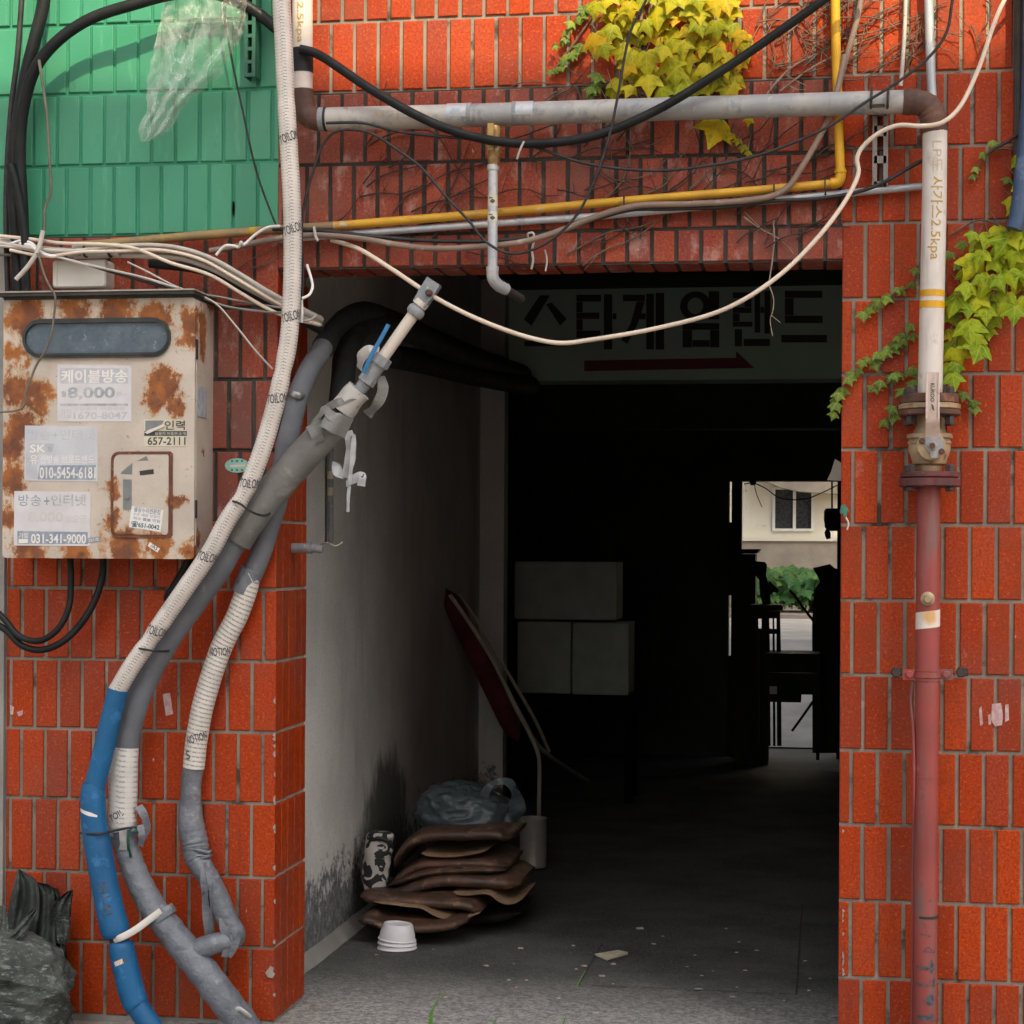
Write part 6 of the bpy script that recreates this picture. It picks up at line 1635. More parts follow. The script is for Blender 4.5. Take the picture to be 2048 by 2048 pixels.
rt = [(1400, 140, 130), (1505, 165, 140), (1320, 285, 150), (1485, 310, 140), (1395, 395, 160), (1575, 400, 150), (1500, 490, 150), (1205, 505, 140), (1330, 490, 150), (1290, 660, 160), (1420, 610, 150, -0.02), (1360, 790, 150), (1210, 820, 150), (1195, 960, 130), (1160, 890, 110), (1170, 590, 120, -0.02), (1590, 210, 120), (1580, 100, 130), (1460, 95, 130), (1260, 345, 110, -0.02), (1560, 290, 120, -0.02), (1170, 690, 110, -0.02), (1600, 500, 120), (1640, 300, 140), (1660, 420, 140), (1640, 120, 140), (1700, 200, 140), (1720, 350, 140), (1320, 170, 110, -0.02), (1440, 480, 110, -0.02), (1390, 680, 100, -0.02), (1235, 450, 110, -0.02), (1210, 880, 90), (1450, 200, 120), (1420, 270, 110), (1550, 240, 120), (1360, 230, 110), (1460, 380, 120), (1530, 350, 120), (1340, 370, 110), (1440, 540, 110), (1270, 540, 110), (1380, 560, 110), (1180, 760, 100), (1250, 740, 110), (1330, 720, 100), (1550, 560, 120), (1290, 420, 110), (1600, 340, 120), (1610, 160, 110), (1530, 130, 110), (1310, 110, 90), (1780, 250, 140), (1560, 20, 120), (1620, 20, 130), (1700, 60, 140)]
sm = []
for L_ in ([(975, 305), (955, 380), (880, 415), (860, 420), (820, 460), (790, 475), (760, 490), (720, 520), (690, 540), (660, 560)], [(945, 630), (890, 685), (860, 695), (840, 730), (870, 735), (850, 770), (790, 760), (800, 790), (770, 800), (740, 800), (730, 830), (700, 830), (720, 855), (660, 850), (630, 890), (610, 910), (575, 940)], [(980, 890), (930, 890), (880, 910), (845, 915), (825, 945), (770, 965), (735, 990), (715, 990)], [(945, 690), (900, 720), (860, 740)], [(1185, 205), (1245, 155), (1205, 280), (1155, 200)]):
    for x, y in L_: sm.append((x + rl.uniform(-6, 6), y + rl.uniform(-6, 6), rl.uniform(38, 58)))
for L_ in ([(960, 960), (930, 985), (905, 1015), (885, 1025)], [(835, 1115), (845, 1165), (780, 1195)], [(540, 1010), (520, 1035), (500, 1065), (490, 1100), (505, 1095), (495, 1145)], [(1250, 1030), (1300, 1080), (1320, 1115)]):
    for x, y in L_: sm.append((x, y, rl.uniform(45, 60)))
ivy('ivy', 'fresh green ivy growing round the white downpipe above the flanged valve', c8(rt), c8(sm), [[(1842, 530), (1820, 572), (1790, 588), (1750, 612), (1722, 638)], [(1830, 650), (1795, 680), (1760, 710), (1720, 735), (1690, 765)], [(1838, 740), (1800, 752), (1770, 770), (1742, 782)], [(1830, 765), (1810, 790), (1785, 825), (1765, 850)], [(1900, 470), (1960, 440), (2040, 470), (2100, 480)], [(1895, 640), (1930, 620), (1990, 560), (2060, 520)], [(1690, 765), (1680, 790), (1668, 812), (1667, 835)], [(1912, 780), (1930, 795), (1945, 810), (1952, 825)]], 'leaf_g', 'leaf_s', P(1950, 790, 0))
c4 = lambda L: [(1500 + x / 3.5255, y / 3.5255, s_ / 3.5255) + tuple(r_) for x, y, s_, *r_ in L]
ivy('ivy', 'small ivy sprigs on the tiles beside the blue downspout', c4([(1905, 1150, 120), (1890, 1330, 100), (1860, 1450, 110), (1910, 1480, 130), (1840, 1500, 90)]), c4([(1705, 1020, 60), (1640, 1100, 55), (1590, 1200, 50), (1570, 1250, 45), (1825, 1280, 60), (1730, 1040, 40)]), [[(2040, 300), (1990, 300), (1965, 320), (1945, 355)], [(2050, 400), (2030, 380), (2015, 365)]], 'leaf_g', 'leaf_s', P(2030, 430, 0))
# dry vines
rt_ = random.Random(4)
def vine(name, label, lines, r_=1.9, mat='twig', side=3):
    mb = MB()
    for L_ in lines:
        p_, rr_ = px_path(L_, -0.010, r_, 6)
        tube(mb, p_, [q * (1 - 0.5 * i / len(rr_)) for i, q in enumerate(rr_)], 6, 0, True, 0.25, 90)
        for k in range(side):
            i = rt_.randrange(2, max(3, len(p_) - 2)); b = p_[min(i, len(p_) - 1)]
            a_ = rt_.uniform(0.2, 2.6); l_ = rt_.uniform(0.02, 0.09)
            e = b + Vector((cos(a_) * l_, rt_.uniform(-0.02, 0.004), sin(a_) * l_ * rt_.choice((1, -0.6))))
            mdp = (b + e) / 2 + Vector((rt_.uniform(-.01, .01), -0.004, rt_.uniform(-.01, .01)))
            tube(mb, [b, mdp, e], [0.0012, 0.001, 0.0006], 5)
    return mb.build(name, mat, None, 60, label, 'dry vine')
cc = lambda L: [(1080 + x / 3.019, y / 3.019) for x, y in L]
vine('dry_vine', 'pale bare vine slanting up the sunlit tiles to the yellow tube', [cc(q) for q in ([(1370, 570), (1450, 470), (1530, 400), (1640, 340), (1760, 280), (1900, 190), (2000, 140)], [(1450, 550), (1540, 480), (1640, 410), (1750, 350), (1850, 300), (1960, 240)])], 2.4, 'twig_pale', 5)
vine('dry_vine', 'tangle of thin dry tendrils around the brown cable on the sunlit tiles', [cc(q) for q in ([(1560, 20), (1600, 60), (1660, 40), (1700, 90), (1640, 130)], [(1590, 110), (1640, 180), (1600, 250), (1650, 310)], [(1510, 390), (1430, 400), (1400, 350), (1440, 310)], [(1700, 30), (1740, 100), (1800, 60), (1880, 30)], [(1560, 160), (1580, 230), (1610, 300), (1600, 330)])], 1.6, 'twig', 5)
vine('dry_vine', 'dry vine strands fanning up the lintel left of the branch pipe', [[(560 + x / 3.019, y / 3.019) for x, y in q] for q in ([(680, 1290), (760, 1190), (870, 1130), (1000, 1050), (1160, 1010), (1300, 960)], [(790, 1280), (900, 1230), (1010, 1200), (1130, 1140), (1260, 1080)], [(480, 1190), (600, 1165), (720, 1170), (820, 1140), (880, 1110)], [(520, 1130), (620, 1060), (760, 1020), (900, 990)], [(540, 880), (640, 820), (760, 790), (900, 790), (960, 830), (1060, 1000), (1180, 1140), (1260, 1200)])], 2.0, 'twig_dark', 3)
vine('dry_vine', 'dry vine strands across the lintel just under the yellow ivy', [cc(q) for q in ([(30, 620), (130, 560), (250, 510), (400, 500), (480, 560)], [(370, 1030), (460, 1090), (560, 1080), (690, 1040), (760, 960)], [(900, 1150), (960, 1090), (1050, 1010), (1160, 950)], [(390, 1200), (490, 1100), (540, 960), (540, 840)], [(640, 1170), (760, 1110), (840, 960), (900, 880)], [(260, 1600), (390, 1510), (520, 1460), (640, 1390), (760, 1290)], [(160, 1540), (300, 1460), (420, 1400), (600, 1370), (700, 1330)])], 2.1, 'twig', 4)
vine('dry_vine', 'single dry tendril dangling over the stencilled beam at the lintel', [cc(q) for q in ([(1230, 1310), (1330, 1380), (1440, 1440), (1500, 1490), (1530, 1530)], [(1410, 1330), (1415, 1440), (1405, 1560), (1390, 1660), (1385, 1720), (1410, 1800), (1405, 1880), (1390, 1930), (1405, 2030)])], 1.7, 'twig_pale', 1)
vine('dry_vine', 'dry tendrils on the tiles between the pipe elbow and the blue downspout', [[(1500 + x / 3.5255, y / 3.5255) for x, y in q] for q in ([(800, 290), (900, 250), (1010, 170), (1120, 130), (1230, 100)], [(860, 120), (980, 60), (1090, 10)], [(1100, 470), (1150, 400), (1220, 330), (1250, 290)], [(1300, 70), (1340, 30), (1400, 10)], [(1560, 180), (1590, 240), (1610, 320), (1640, 440)], [(1660, 0), (1700, 40), (1690, 130), (1640, 200), (1600, 300)], [(440, 1130), (560, 1030), (700, 980), (830, 880)])], 1.9, 'twig', 3)
vine('dry_vine', 'thin dry tendrils on the tiles behind the white tube', [[(x, y) for x, y in q] for q in ([(470, 540), (500, 520), (540, 500), (565, 485)], [(495, 536), (530, 530), (560, 510)], [(392, 590), (420, 570), (440, 555)])], 1.4, 'twig', 1)
def wander(x0, y0, a_, n, st, dep=-0.010):
    L_ = [(x0, y0, dep)]
    for i in range(n):
        a_ += rt_.uniform(-0.5, 0.5)
        x0 += st * cos(a_); y0 -= st * sin(a_)
        L_.append((x0, y0, dep + rt_.uniform(-0.008, 0.002)))
    return L_
vine('dry_vine', 'fine web of brown tendrils on the sunlit tiles around the yellow tube top', [wander(rt_.uniform(1500, 1830), rt_.uniform(10, 165), rt_.uniform(0.1, 1.2), rt_.randint(3, 6), rt_.uniform(20, 40)) for _ in range(34)], 1.7, 'twig', 2)
vine('dry_vine', 'fine web of brown tendrils over the lintel tiles behind the yellow tube', [wander(rt_.uniform(640, 1600), rt_.uniform(270, 520), rt_.uniform(0.1, 1.0), rt_.randint(3, 6), rt_.uniform(22, 48)) for _ in range(46)], 1.8, 'twig_dark', 2)
vine('dry_vine', 'brown tendrils spreading out from under the yellow ivy', [wander(rt_.uniform(1080, 1500), rt_.uniform(150, 190), rt_.choice((rt_.uniform(-1.6, -0.6), rt_.uniform(2.8, 4.2))), rt_.randint(3, 6), rt_.uniform(16, 32)) for _ in range(18)], 1.5, 'twig', 2)
mb = MB(); c = P(1690, 1022, -0.01)
leaf(mb, P(1687, 1012, -0.012), 0.035, Vector((0.2, -1, 0.2)), Vector((0.2, 0, -1)), rl, 0, 0.5)
p_, r_ = px_path([(1688, 1030, -0.012), (1697, 1046, -0.014), (1694, 1060, -0.012)], None, 2.2, 5); tube(mb, p_, r_, 6, 1)
M['leaf_teal'] = worn('dark_green_plastic_leaf', (0.02, 0.13, 0.09), (0.03, 0.17, 0.11), 30, 0.5, 0)
mb.build('leaf_scrap', ['leaf_teal', 'pvc'], None, 180, 'single dark green leaf scrap stuck on the right pillar edge', 'leaf')

# ------------------------------------------------------------------ sack on the ground at the left
def blob_grid(mb, cpx, prof, Y, depth, fold, mat=0, nu=40, nv=40, seed=0.0, fr=9.0, folds=0.0):
    """a closed sagging form: profile rows are (pixel y, left x, right x); folded by noise"""
    vs = []
    for j in range(nv + 1):
        f = j / nv * (len(prof) - 1); i = min(int(f), len(prof) - 2); f -= i
        y = prof[i][0] + (prof[i + 1][0] - prof[i][0]) * f
        l = prof[i][1] + (prof[i + 1][1] - prof[i][1]) * f; r_ = prof[i][2] + (prof[i + 1][2] - prof[i][2]) * f
        a = P(l, y, Y); b = P(r_, y, Y)
        c = (a + b) / 2; w_ = (b - a).length / 2
        dep = min(depth, w_ * 1.2)
        for k in range(nu):
            an = 2 * pi * k / nu
            dvec = Vector((cos(an) * w_, sin(an) * dep, 0))
            p = c + dvec
            q = p * fr + Vector((seed, seed, seed))
            n_ = noise.noise(Vector((q.x, q.y, q.z * 1.6))) + 0.5 * noise.noise(q * 2.3)
            ridge = 1 - abs(noise.noise(Vector((q.x * 0.8 + q.z * 0.9, q.y, q.z * 1.5 - q.x * 0.5)))) * 2
            dn = Vector((cos(an), sin(an), 0.3)).normalized()
            wv_ = noise.noise(Vector((p.x * 5 + seed, p.y * 5, p.z * 5)))
            cr = 1 - abs(((p.z * 7.5 + p.x * 3.2 + 0.9 * wv_ + seed) % 1.0) * 2 - 1)
            vs.append(p + dn * fold * (0.6 * n_ + 0.6 * ridge + folds * (cr ** 3) - 0.4))
    fs = [(j * nu + k, (j + 1) * nu + k, (j + 1) * nu + (k + 1) % nu, j * nu + (k + 1) % nu) for j in range(nv) for k in range(nu)]
    fs += [tuple(range(nu)), tuple(nv * nu + k for k in range(nu - 1, -1, -1))]
    mb.add(vs, fs, mat)
sk = thing('sack', 'filthy grey woven sack slumped against the tiles at the pillar foot', 'sack', P(30, 2048, -0.2))
mb = MB()
blob_grid(mb, None, [(1862, -10, 28), (1872, -60, 50), (1890, -100, 86), (1912, -130, 112), (1938, -150, 130), (1965, -160, 134), (2000, -165, 130), (2040, -165, 130), (2080, -160, 126), (2125, -150, 122)], -0.22, 0.17, 0.020, 0, 170, 170, 2.0, 13.0, 0.9)
mb.build('body', 'sack', sk, 180)
def flap(mb, outline, Y0, Y1, mat, seed, amp=0.014, n=22):
    """a crumpled sheet between two edge lines of pixels"""
    L_ = cat_rom([list(q) for q in outline[0]], 8); R_ = cat_rom([list(q) for q in outline[1]], 8)
    vs = []
    m_ = min(len(L_), len(R_)) 
    for j in range(m_):
        for k in range(n + 1):
            u = k / n
            x = L_[j][0] + (R_[j][0] - L_[j][0]) * u; y = L_[j][1] + (R_[j][1] - L_[j][1]) * u
            f = j / (m_ - 1)
            yy = Y0 + (Y1 - Y0) * f
            yy += amp * (sin(u * 13 + seed + f * 2) * 0.6 + 1.6 * noise.noise(Vector((x * 0.05, y * 0.02, seed))))
            vs.append(P(x, y, yy))
    for s_, th in ((0, 0), (1, 0.002)):
        pass
    o = len(vs)
    back = [p + Vector((0, 0.0025, 0)) for p in vs]
    fs = [(j * (n + 1) + k, (j + 1) * (n + 1) + k, (j + 1) * (n + 1) + k + 1, j * (n + 1) + k + 1) for j in range(m_ - 1) for k in range(n)]
    mb.add(vs, fs, mat); mb.add(back, [tuple(reversed(q)) for q in fs], mat)
mb = MB()
flap(mb, ([(36, 1737), (22, 1790), (12, 1850), (4, 1900)], [(44, 1742), (72, 1762), (78, 1820), (60, 1900)]), -0.06, -0.14, 0, 1.0)
flap(mb, ([(44, 1745), (60, 1790), (60, 1850), (50, 1900)], [(68, 1764), (104, 1775), (108, 1840), (112, 1900)]), -0.05, -0.12, 0, 3.0)
flap(mb, ([(84, 1768), (95, 1800), (100, 1860), (110, 1920)], [(116, 1778), (125, 1810), (128, 1870), (138, 1945)]), -0.04, -0.10, 0, 7.0)
mb.build('torn_opening', 'sack_dark', sk, 180)
mb = MB()
flap(mb, ([(136, 1782), (108, 1806), (100, 1840), (106, 1884)], [(146, 1780), (142, 1815), (141, 1850), (134, 1890)]), -0.12, -0.10, 0, 5.0, 0.012)
flap(mb, ([(66, 1818), (48, 1836), (26, 1862), (0, 1884)], [(76, 1822), (62, 1850), (50, 1868), (30, 1888)]), -0.20, -0.27, 0, 6.0, 0.012)
flap(mb, ([(-20, 1810), (-30, 1850), (-30, 1880)], [(12, 1812), (16, 1850), (16, 1880)]), -0.18, -0.24, 0, 9.0, 0.012)
mb.build('rolled_flap', 'sack', sk, 180)
# ------------------------------------------------------------------ things in the passage
def slab_curve(mb, pix, Y0, Y1, thick, mat=0, nv=8, rnd_=0.5, seed=0.0):
    """a bent pad: side profile in pixels (x, y of the top line), from depth Y0 to Y1, with rounded rims"""
    rows = cat_rom([list(P(x, y, Y0)) for x, y in pix], 5)
    top = [Vector(r_) for r_ in rows]
    n = len(top)
    k = mpp(top[0])
    prof = []   # closed outline of the section across depth: (depth fraction, height fraction)
    for q in range(20):
        a = 2 * pi * q / 20
        prof.append((0.5 - 0.5 * math.copysign(abs(cos(a)) ** 0.35, cos(a)), -0.5 + 0.5 * math.copysign(abs(sin(a)) ** 0.8, sin(a))))
    vs = []
    for i, p in enumerate(top):
        e = min(i, n - 1 - i) / 3.0
        sc_ = min(1.0, 0.35 + 0.65 * e) if e < 1 else 1.0
        for d_, h in prof:
            w_ = Vector((p.x, Y0 + (Y1 - Y0) * (0.5 + (d_ - 0.5) * (0.75 + 0.25 * sc_)), p.z - thick * k * 0.5 + (h + 0.5) * thick * k * sc_))
            w_ += Vector((0, 0, 0.003 * noise.noise(Vector((w_.x * 7 + seed, w_.y * 7, seed)))))
            vs.append(w_)
    m_ = len(prof)
    fs = [(i * m_ + q, i * m_ + (q + 1) % m_, (i + 1) * m_ + (q + 1) % m_, (i + 1) * m_ + q) for i in range(n - 1) for q in range(m_)]
    fs += [tuple(range(m_ - 1, -1, -1)), tuple((n - 1) * m_ + q for q in range(m_))]
    # keep the winding outward
    mb.add(vs, [tuple(reversed(f)) for f in fs], mat)
cp = lambda L: [(560 + x / 2.981, 1400 + y / 2.981) for x, y in L]
G = 'chair pads heaped by the passage wall'
def pad(name, label, pix, Y0, Y1, th, mat, cat):
    mb = MB(); slab_curve(mb, cp(pix), Y0, Y1, th * (1.25 if th > 10 else 1.0), 0, 8, 0.5, len(label) * 1.7)
    return mb.build(name, mat, None, 60, label, cat, G)
pad('chair_pad', 'topmost and thickest brown vinyl chair pad of the heap, under the plastic bag', [(665, 960), (690, 900), (760, 820), (880, 775), (1100, 765), (1280, 768), (1365, 790)], 1.36, 1.80, 23, 'brown_pad', 'chair pad')
pad('plywood_shell', 'thin pale bent plywood edge just below the topmost pad', [(830, 918), (900, 928), (1000, 934), (1100, 924), (1180, 908), (1232, 894)], 1.34, 1.72, 4, 'ply', 'chair shell')
pad('chair_pad', 'long flat brown pad second from the top of the heap', [(640, 1080), (720, 1015), (840, 955), (1000, 945), (1200, 942), (1350, 965)], 1.34, 1.76, 20, 'brown_pad', 'chair pad')
pad('chair_pad', 'slim brown pad in the middle of the heap with a pale worn rim', [(640, 1090), (760, 1045), (900, 1008), (1050, 995), (1200, 990), (1330, 1000)], 1.31, 1.70, 14, 'brown_pad', 'chair pad')
pad('chair_pad', 'broad dark pad in the middle of the heap reaching furthest into the passage', [(625, 1140), (740, 1100), (880, 1050), (980, 1035), (1150, 1040), (1300, 1050), (1420, 1062)], 1.30, 1.74, 26, 'brown_pad', 'chair pad')
pad('plywood_shell', 'bent plywood shell poking out of the heap beside the tin can', [(1020, 1150), (1100, 1158), (1240, 1150), (1290, 1185), (1340, 1210), (1390, 1208), (1435, 1190)], 1.26, 1.66, 5, 'ply', 'chair shell')
pad('chair_pad', 'long brown pad low in the heap, sloping down from the black and white bundle', [(465, 1140), (560, 1152), (700, 1160), (850, 1172), (1000, 1178), (1120, 1195), (1190, 1222)], 1.22, 1.60, 22, 'brown_pad', 'chair pad')
pad('plywood_shell', 'pale bent plywood shell low in the heap above the foam bowls', [(545, 1205), (640, 1212), (760, 1228), (850, 1240), (900, 1268), (960, 1292), (1060, 1302), (1175, 1275)], 1.18, 1.55, 5.5, 'ply', 'chair shell')
pad('chair_pad', 'lowest brown pad of the heap, lying on the floor behind the foam bowls', [(452, 1290), (520, 1282), (600, 1312), (760, 1328), (900, 1330), (1000, 1318), (1100, 1295)], 1.12, 1.50, 20, 'brown_pad', 'chair pad')
pad('chair_pad', 'dark flattened pad at the bottom of the heap in its shadow', [(600, 1240), (760, 1260), (1000, 1270), (1250, 1260), (1420, 1235)], 1.42, 1.80, 24, 'wood_dark', 'chair pad')
# heap support: dark pads deeper in, so that nothing floats
pad('chair_pad', 'dark pad in the shadow behind the middle of the heap', [(700, 1100), (900, 1120), (1150, 1125), (1350, 1110)], 1.46, 1.84, 30, 'wood_dark', 'chair pad')
mb = MB()
blob_grid(mb, None, [(1561, 900, 938), (1570, 868, 962), (1585, 848, 990), (1605, 836, 1022), (1630, 832, 1034), (1660, 846, 1032), (1664, 850, 1028)], 1.62, 0.15, 0.020, 0, 100, 70, 4.0, 17.0)
pb = mb.build('carrier_bag', 'grey_bag', None, 180, 'dusty grey plastic carrier bag lying on the topmost brown pad', 'plastic bag')
mb = MB(); ribbon(mb, [(958, 1612, 1.56, 30), (968, 1590, 1.55, 20), (980, 1572, 1.545, 15), (998, 1563, 1.55, 14), (1018, 1565, 1.56, 17), (1030, 1584, 1.57, 24), (1034, 1612, 1.58, 34), (1034, 1640, 1.6, 40)], 16, 0, 0.25)
mb.build('bag_handle', 'grey_bag', pb, 60)
# tied bundle
bd = thing('bundle', 'black and white cloth bundle standing against the plaster wall beside the heap of pads', 'cloth bundle', P(748, 1785, 1.36))
mb = MB()
blob_grid(mb, None, [(1664, 742, 780), (1672, 736, 786), (1700, 730, 784), (1740, 726, 780), (1770, 725, 774), (1786, 728, 770)], 1.38, 0.05, 0.012, 0, 40, 40, 8.0, 16.0)
mb.build('rolled_cloth', 'cloth_wb', bd, 180)
mb = MB(); pts, rad = px_path([(738, 1684, 1.35), (756, 1676, 1.33), (778, 1684, 1.34), (784, 1696, 1.37)], None, 4, 6); tube(mb, pts, rad, 8)
mb.build('cord', 'thin_black', bd, 60)
# tin can
ctn = on_floor(1066, 1733)
kk = mpp(ctn)
mb = MB()
lathe(mb, ctn, Z, [(0, 27 * kk), (2 * kk, 28 * kk), (4 * kk, 27 * kk), (94 * kk, 27 * kk), (96 * kk, 28.5 * kk), (98 * kk, 28.5 * kk), (98 * kk, 26.5 * kk), (90 * kk, 26 * kk)], 28)
mb.build('tin_can', 'tin', None, 40, 'tall pale metal can on the floor beside the heap of brown pads', 'tin can')
# foam bowls, upside down and nested
cb = on_floor(794, 1893)
kk = mpp(cb)
bw = thing('foam_bowls', 'nested white foam bowls upside down on the floor in front of the brown pads', 'foam bowls', cb)
for dz, tl, sc_ in ((0, 0.0, 1.0), (9, 0.05, 0.985), (17, 0.08, 0.97)):
    mb = MB()
    ax = Vector((sin(tl), 0, cos(tl)))
    prof = [(0, 39 * kk), (1.2 * kk, 40 * kk), (3.0 * kk, 39.5 * kk), (4 * kk, 37.5 * kk), (16 * kk, 35.5 * kk), (29 * kk, 31 * kk), (33 * kk, 29 * kk), (33.6 * kk, 26 * kk), (31.5 * kk, 24 * kk)]
    lathe(mb, cb + Vector((0, 0, dz * kk - 0.006)), ax, [(h, r_ * sc_) for h, r_ in prof], 36)
    mb.build('bowl', 'styro_bowl', bw, 50)
# folded chair leaning on the plaster wall
fc = thing('folding_chair', 'folded dark red chair with bent metal tube legs leaning on the passage wall', 'chair', on_floor(1078, 1660))
mb = MB()
def wseat(x, y, Y): return P(x, y, Y)
L_ = [P(896, 1190, 3.05), P(880, 1200, 3.0), P(1010, 1470, 3.3), P(1040, 1490, 3.34)]
def board(mb, a, b, w_, d_, th, mat=0, n=14):
    """a long rounded board from a to b, width along d_"""
    d_ = d_.normalized(); t_ = (b - a).normalized(); n_ = t_.cross(d_).normalized()
    vs = []
    for i in range(n + 1):
        f = i / n; p = a.lerp(b, f)
        ww = w_ * min(1, (1 - abs(2 * f - 1) ** 8) ** 0.5 + 0.02)
        for q in range(12):
            an = 2 * pi * q / 12
            vs.append(p + d_ * ww * 0.5 * math.copysign(abs(cos(an)) ** 0.5, cos(an)) + n_ * th * 0.5 * math.copysign(abs(sin(an)) ** 0.7, sin(an)))
    fs = [(i * 12 + q, i * 12 + (q + 1) % 12, (i + 1) * 12 + (q + 1) % 12, (i + 1) * 12 + q) for i in range(n) for q in range(12)]
    fs += [tuple(range(11, -1, -1)), tuple(n * 12 + q for q in range(12))]
    mb.add(vs, fs, mat)
board(mb, P(893, 1180, 3.08), P(1036, 1480, 3.5), 0.09, Vector((0.9, 0.1, 0.45)), 0.05)
mb.build('seat', 'chair_red', fc, 60)
mb = MB(); pts, rad = px_path([(900, 1190, 3.05), (935, 1240, 3.12), (985, 1320, 3.25), (1030, 1412, 3.4), (1066, 1482, 3.55), (1077, 1512, 3.58), (1079, 1550, 3.62), (1078, 1600, 3.66), (1078, 1655, 3.7)], None, 4.2, 6); tube(mb, pts, rad, 10); mb.build('leg', 'tube_met', fc, 60)
mb = MB(); pts, rad = px_path([(945, 1262, 3.2), (1000, 1352, 3.38), (1046, 1440, 3.55), (1074, 1488, 3.7), (1094, 1508, 3.85), (1130, 1534, 4.5), (1174, 1562, 5.2)], None, 4.4, 6); tube(mb, pts, rad, 10); mb.build('leg', 'tube_met', fc, 60)
mb = MB(); pts, rad = px_path([(918, 1188, 3.3), (960, 1250, 3.4), (1030, 1370, 3.6), (1070, 1440, 3.8), (1098, 1502, 4.0)], None, 3.6, 6); tube(mb, pts, rad, 8); mb.build('leg', 'tube_met', fc, 60)
# white foam boxes on a dark bench
YX = 5.0
def px_box(mb, x0, y0, x1, y1, Y, d_, e=0.006, mat=0):
    a, b = P(x0, y1, Y), P(x1, y0, Y)
    bbox_round(mb, a.x, b.x, Y, Y + d_, a.z, b.z, e, mat)
    mb.add([(a.x, Y + d_, a.z), (b.x, Y + d_, a.z), (b.x, Y + d_, b.z), (a.x, Y + d_, b.z)], [(3, 2, 1, 0)], mat)
def foam_box(x0, y0, x1, y1, label, lid=True):
    mb = MB(); px_box(mb, x0, y0, x1, y1, YX, 0.32)
    o = mb.build('foam_box', 'foambox', None, 30, label, 'foam box')
    if lid:
        xm = x0 + (x1 - x0) * 0.30
        mb = MB()
        a, b = P(xm, y0 + (y1 - y0) * 0.36, YX), P(x1 - 2, y0 + (y1 - y0) * 0.66, YX)
        mb.plate([(a.x, a.z), (b.x, a.z), (b.x, b.z), (a.x, b.z)], YX - 0.004, YX + 0.001); mb.build('label', 'paper_y', o)
foam_box(1028, 1124, 1234, 1238, 'wide white foam box lying on top of two smaller ones in the dark passage', False)
foam_box(1034, 1244, 1142, 1386, 'white foam box under the wide one, on the folded chair side', False)
foam_box(1144, 1246, 1258, 1389, 'white foam box under the wide one, on the side away from the folded chair', False)
bn = thing('bench', 'dark wooden bench carrying the white foam boxes', 'bench', on_floor(1150, 1590))
a, b = P(1030, 1392, YX - 0.03), P(1275, 1392, YX - 0.03)
zt = a.z - 0.002
mb = MB(); mb.box(a.x, b.x, YX - 0.03, YX + 0.36, zt - 0.035, zt); mb.build('top', 'black', bn)
for x in (a.x + 0.03, b.x - 0.07):
    for y in (YX - 0.01, YX + 0.30):
        mb = MB(); mb.box(x, x + 0.04, y, y + 0.04, -0.006, zt - 0.035); mb.build('leg', 'black', bn)
# things that stand dark against the yard
YD = 7.0
cbt = thing('cupboard', 'dark cupboard in silhouette beside the bright back doorway', 'cupboard', on_floor(1490, 1510))
a, b = P(1470, 1500, YD), P(1511, 1108, YD)
mb = MB(); mb.box(P(1470, 1400, YD).x, b.x, YD, YD + 0.3, -0.006, b.z); mb.build('carcass', 'wood_dark', cbt)
mb = MB(); mb.plate([(P(x, y, YD).x, P(x, y, YD).z) for x, y in ((1466, 1107.5), (1510, 1107.5), (1516, 1104), (1520, 1098), (1466, 1098))], YD - 0.01, YD + 0.31); mb.build('top', 'wood_dark', cbt)
mb = MB()
for x, y0, y1 in ((1519, 1238, 1257), (1541, 1236, 1256), (1551, 1232, 1252)): pass
ch = thing('wooden_chair', 'dark wooden chair in silhouette in front of the back doorway', 'chair', on_floor(1540, 1500))
YC = 6.7
def sil(name, pts_, mat='wood_dark', Y=YC, d_=0.03, par=ch):
    mb = MB(); w = [P(x, y, Y) for x, y in pts_]; mb.plate([(p.x, p.z) for p in w], Y, Y + d_); return mb.build(name, mat, par)
sil('backrest', [(1509, 1122), (1530, 1124), (1534, 1130), (1532, 1150), (1540, 1175), (1541, 1212), (1526, 1212), (1520, 1190), (1518, 1160), (1510, 1150)], Y=YC + 0.12)
sil('seat', [(1500, 1210), (1562, 1210), (1567, 1214), (1564, 1220), (1500, 1226)], d_=0.36, Y=YC - 0.05)
for x0, x1 in ((1509, 1516), (1523, 1538), (1545, 1548), (1553, 1560)):
    sil('leg', [(x0, 1224), (x1, 1222), (x1 + 2, 1310), (x1 + 3, 1492), (x0 + 1, 1492), (x0, 1310)], Y=YC + (0.0 if x0 % 2 else 0.2), d_=0.025)
sil('stretcher', [(1509, 1258), (1561, 1258), (1561, 1268), (1509, 1268)], Y=YC - 0.012, d_=0.018)
sil('apron', [(1509, 1224), (1560, 1222), (1560, 1236), (1509, 1238)], Y=YC - 0.014, d_=0.018)
sil('backrest', [(1537, 1160), (1546, 1168), (1558, 1180), (1556, 1186), (1548, 1184), (1540, 1190)], Y=YC + 0.16, d_=0.02)
mb = MB(); a, b = P(1496, 1504, YD + 0.05), P(1537, 1266, YD + 0.05); mb.box(a.x, b.x, YD + 0.05, YD + 0.3, -0.006, b.z)
mb.box(a.x - 0.004, b.x + 0.006, YD + 0.04, YD + 0.31, b.z + 0.0005, b.z + 0.02)
mb.build('crate', 'wood_dark', None, None, 'dark closed crate standing behind the wooden chair at the back doorway', 'crate')
tb = thing('low_table', 'low dark table with a shelf standing across the back doorway', 'table', on_floor(1590, 1520))
YTB = 6.5
